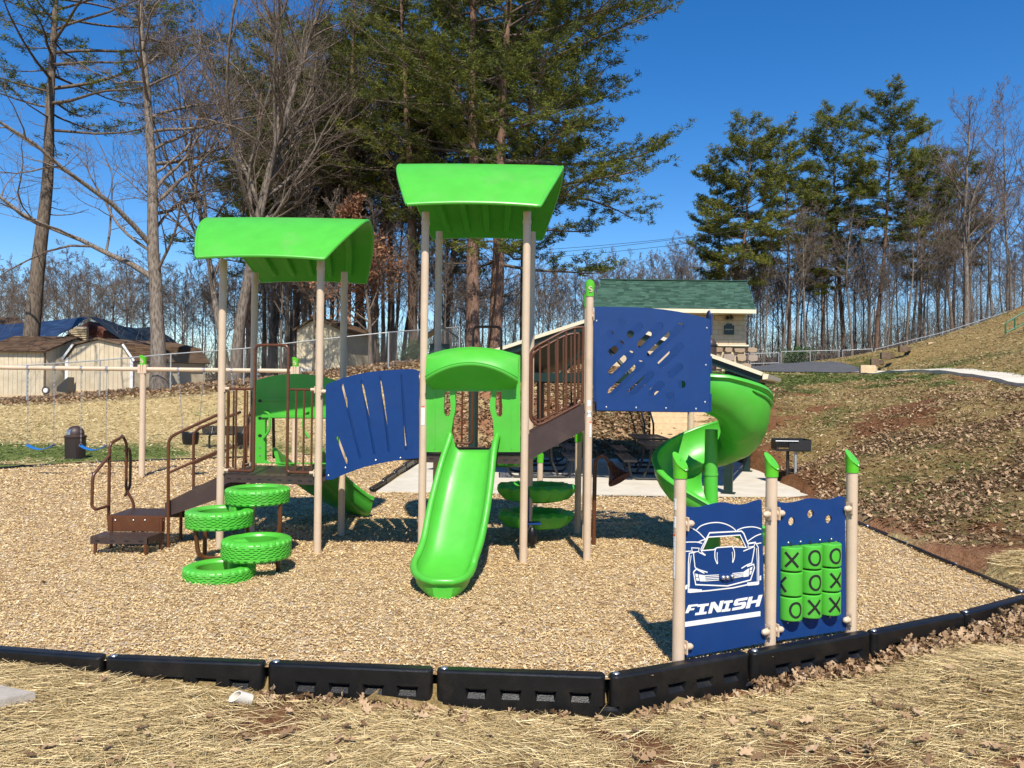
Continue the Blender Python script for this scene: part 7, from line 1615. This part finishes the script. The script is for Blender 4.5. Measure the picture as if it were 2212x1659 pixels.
# woods: six bare kinds, four pine kinds, copied
BT = [bare_meshes(40+k, H, r, fork=fk, n1=n1+2, n2=8, n3=6, n4=5, spread=sp_*1.15, l1=l1*1.2, lean=(ln, 0), tm=.012, bark=bk_, twigm=tw) for k, (H, r, fk, n1, sp_, l1, ln, bk_, tw) in enumerate([
    (15, .13, .35, 15, .8, .34, .03, BARK_D, TWIG2), (17, .16, .45, 14, .7, .30, -.04, BARK_H, TWIG), (13, .10, .3, 15, .85, .36, 0, BARK_D, TWIG2), (18, .18, .5, 15, .75, .32, .02, BARK_H, TWIG2), (11, .08, .22, 16, .7, .34, -.06, BARK_D, TWIG), (16, .12, .4, 16, .6, .30, .05, BARK_H, TWIG)])]
PT = [pine_meshes(60+k, H, r, cb, Rc, nl=int(nl*1.45), sub=13, tn=13, size=.30, wdt=.030, dens=3.2, tin=.34, shape=1, tint_s=ts_) for k, (H, r, cb, Rc, nl, ts_) in enumerate([(21, .22, .42, 3.3, 42, .12), (22, .24, .45, 4.0, 44, .05), (19, .20, .33, 3.5, 44, .2)])]
rr = random.Random(3)
# right group of pines (individually placed)
for px, Y_, k, top, lab in [(1578, 58, 2, 262, 'leftmost tall pine of the right group, dense yellow green crown'), (1556, 61, 0, 330, 'shorter pine tucked behind the leftmost right pine'), (1702, 60, 0, 270, 'narrow pine second from the left in the right group'), (1775, 60, 0, 400, 'slim pine with a reddish leaning trunk in the right group'),
                            (1822, 62, 1, 222, 'tall pine left of the tallest one in the right group'), (1893, 58, 1, 200, 'tallest broad crowned pine of the right group'), (1985, 66, 2, 330, 'thin crowned pine at the right end of the pine group'), (2060, 68, 0, 330, 'sparse pine mixed with bare branches near the right edge')]:
    x = XP(px, Y_); zt = P(px, top, Y_).z; H0 = {0: 21, 1: 22, 2: 19}[k]; s = (zt-gz(x, Y_))/H0*.97
    place_tree('pine_tree', PT[k], x, Y_, lab, 'pine tree', 'pines at the right', rr.uniform(0, 6.28), s*.94, s)
place_tree('hardwood_tree', bare_meshes(71, 17, .22, lean=(0, 0), fork=.30, n1=22, n2=9, n3=6, n4=4, l1=.42, spread=.75), XP(2088, 54), 54, 'pale trunked bare tree with upswept limbs on the right', 'tree', rz=1)
place_tree('hardwood_tree', bare_meshes(72, 19, .12, lean=(.04, 0), fork=.35, n1=22, n2=8, n3=6, n4=4, l1=.36, spread=.7), XP(2175, 60), 60, 'bare grey tree at the right picture edge', 'tree')
LM = [(-400, 'left of the first shed'), (60, 'above the left shed roof'), (150, 'over the blue tarpaulin'), (240, 'above the barn shed'), (330, 'just left of the grey hardwood trunk'), (400, 'between the grey hardwood and the left canopy'), (470, 'under the left edge of the left canopy'), (560, 'under the left canopy'),
      (640, 'above the cream gabled shed'), (720, 'right of the cream shed'), (800, 'between the two towers'), (870, 'left of the middle tower'), (940, 'between the left posts of the middle tower'), (1010, 'over the dark entry hoop'), (1080, 'right of the big pine trunks'), (1150, 'right of the middle tower posts'), (1220, 'left of the post with the green cap'),
      (1290, 'above the left end of the restroom roof'), (1380, 'above the middle of the restroom roof'), (1460, 'above the right part of the restroom roof'), (1560, 'at the right end of the restroom roof'), (1640, 'behind the first gate'), (1720, 'above the green bush at the fence'), (1800, 'left of the wider gate'), (1860, 'behind the wider gate'), (1930, 'where the fence starts climbing'), (2000, 'above the highest hill step'), (2070, 'left of the pale trunked tree'), (2130, 'over the hill crest'), (2190, 'above the green handrail')]
def lm(px): return [b for a, b in LM if px >= a][-1]
def woods(px0, px1, Y0, Y1, n, topf, label, group, kinds, tj=50):
    for i in range(n):
        px = px0+(px1-px0)*(i+rr.random())/n; Y_ = rr.uniform(Y0, Y1); k = rr.choice(kinds); x = XP(px, Y_); H0 = [15, 17, 13, 18, 11, 16][k]; top = topf(px)+rr.uniform(-tj, tj); zt = P(px, top, Y_).z; s = max(.35, (zt-gz(x, Y_))/H0)
        place_tree('woodland_tree', BT[k], x, Y_, label+', '+lm(px), 'tree', group, rr.uniform(0, 6.28), min(s, 1.25)*rr.uniform(.85, 1.1), s)
woods(-80, 700, 48, 64, 34, lambda p: 560, 'slender bare tree in the low grey woods', 'bare woods beyond the sheds', [0, 1, 2, 4, 5], 45)
woods(-100, 740, 66, 92, 40, lambda p: 575, 'distant bare tree in the low grey woods', 'bare woods beyond the sheds', [0, 2, 3, 5], 30)
woods(560, 960, 41, 54, 24, lambda p: 200, 'tall bare tree in the dense wood', 'tall woods behind the towers', [1, 3, 5, 0], 130)
for px, Y_, k, top, s_ in ((640, 50, 0, 150, 1.25), (700, 47, 2, 60, 1.2), (800, 46, 1, 20, 1.2), (840, 52, 0, 60, 1.3), (960, 48, 2, -40, 1.25), (585, 56, 1, 250, 1.2), (1130, 45, 0, -30, 1.15)):
    x = XP(px, Y_); H0 = {0: 21, 1: 22, 2: 19}[k]; s = (P(px, top, Y_).z-gz(x, Y_))/H0
    place_tree('pine_tree', PT[k], x, Y_, 'dark pine deep in the dense wood, '+lm(px), 'pine tree', 'pines in the wood behind the towers', rr.uniform(0, 6.28), s_, s)
woods(600, 1010, 36, 48, 22, lambda p: 470, 'thin bare understorey tree', 'understorey behind the towers', [0, 2, 4], 70)
woods(940, 1440, 50, 84, 44, lambda p: 575, 'low bare grey tree', 'bare woods behind the shelter', [0, 2, 4, 5], 35)
woods(1440, 2280, 56, 68, 38, lambda p: 560 if p < 1650 else 500, 'slender bare tree', 'bare wood on the right', [0, 1, 2, 3, 4, 5], 70)
woods(1430, 2320, 70, 95, 38, lambda p: 540, 'distant bare tree', 'bare wood on the right', [0, 2, 3, 5], 45)
woods(1950, 2260, 58, 66, 9, lambda p: 330, 'tall thin bare tree', 'tall bare trees at the right edge', [1, 3, 5], 60)
# dark slim trunks of the right wood
for i, (px, Y_, top, ln) in enumerate([(1648, 57, 520, 0), (1690, 56, 480, .0), (1722, 58, 470, .02), (1744, 55, 430, -.02), (1840, 56, 460, 0), (1876, 60, 500, .01), (1908, 57, 520, -.02), (1958, 56, 450, 0), (1995, 59, 500, .03), (2030, 57, 520, 0)]):
    x = XP(px, Y_); s = (P(px, top, Y_).z-gz(x, Y_))/16
    place_tree('woodland_tree', BT[(i*2+5) % 6], x, Y_, 'straight dark trunk standing behind the right fence, '+lm(px), 'tree', 'dark trunks behind the right fence', i, s*1.0, s)
# ivy on a few trunks and an evergreen bush behind the fence
r2 = np.random.default_rng(9); C = np.c_[r2.normal(0, .45, 240), r2.normal(0, .4, 240), r2.uniform(.1, 1.7, 240)]; LV, LF, LTt = leaf_cloud(r2, C, 9, .14)
t = place_tree('evergreen_bush', [('leaves', mesh_np('leaves', LV, LF, VINE, False, {'tint': LTt})), ('stem', T_mesh('stem', tubes_np([grow(r2, np.zeros(3), r2.normal(0, .35, 3)+[0, 0, 1], 1.5, .03, 5, .1, .0)+(5,) for _ in range(7)]), BARK_D))], XP(1722, 51.5), 51.5, 'bright green bush growing through the right chain link fence', 'bush')
C = np.c_[r2.normal(0, .3, 150), r2.normal(0, .3, 150), r2.uniform(0, 1.0, 150)]; LV, LF, LTt = leaf_cloud(r2, C, 8, .12)
place_tree('evergreen_bush', [('leaves', mesh_np('leaves', LV, LF, VINE, False, {'tint': LTt*.5})), ('stem', T_mesh('stem', tubes_np([grow(r2, np.zeros(3), r2.normal(0, .35, 3)+[0, 0, 1], 1., .02, 5, .1, .0)+(5,) for _ in range(5)]), BARK_D))], XP(900, 35), 35, 'small dark bush on the leafy ground behind the blue bridge wall', 'bush')
# undergrowth: a tangle nobody could count
def tangle(name, n, px0, px1, Y0, Y1, H, label, mat=TWIG2, yf=None):
    r2 = np.random.default_rng(n); paths = []
    px = r2.uniform(px0, px1, n); Yv = r2.uniform(Y0, Y1, n); X = (px-CXP)/FP*Yv; Z = hz(X, Yv)
    for i in range(n):
        L = H*r2.uniform(.4, 1.25); q, qr = grow(r2, np.array([X[i], Yv[i], Z[i]-.1]), np.array([r2.normal(0, .35), r2.normal(0, .35), 1]), L, .018, 5, .12, .0); paths.append((q, np.maximum(qr, .009), 3))
        for j in range(4): ii = r2.integers(1, 5); d = r2.normal(0, 1, 3); d[2] = abs(d[2]); s2, sr = grow(r2, q[ii], d, L*.35, .010, 3, .2, .0); paths.append((s2, np.maximum(sr, .006), 3))
    V, F = tubes_np(paths); tag(obj_me(name, mesh_np(name, V, F, mat)), label, 'undergrowth', kind='stuff')
tangle('undergrowth', 1500, -100, 1000, 42, 80, 4.0, 'grey brown brush and saplings under the woods at the left')
tangle('undergrowth', 2000, 1380, 2330, 54, 92, 4.5, 'grey brown brush and saplings filling the right wood')
tangle('undergrowth', 900, 940, 1420, 48, 88, 4.0, 'grey brown brush behind the picnic shelter')
print('trees', time.time()-_t, 'tris', sorted([(int(len(m.loops)-2*len(m.polygons)), m.name) for m in bpy.data.meshes if m.users], reverse=True)[:40], sum(len(m.loops)-2*len(m.polygons) for m in bpy.data.meshes if m.users))
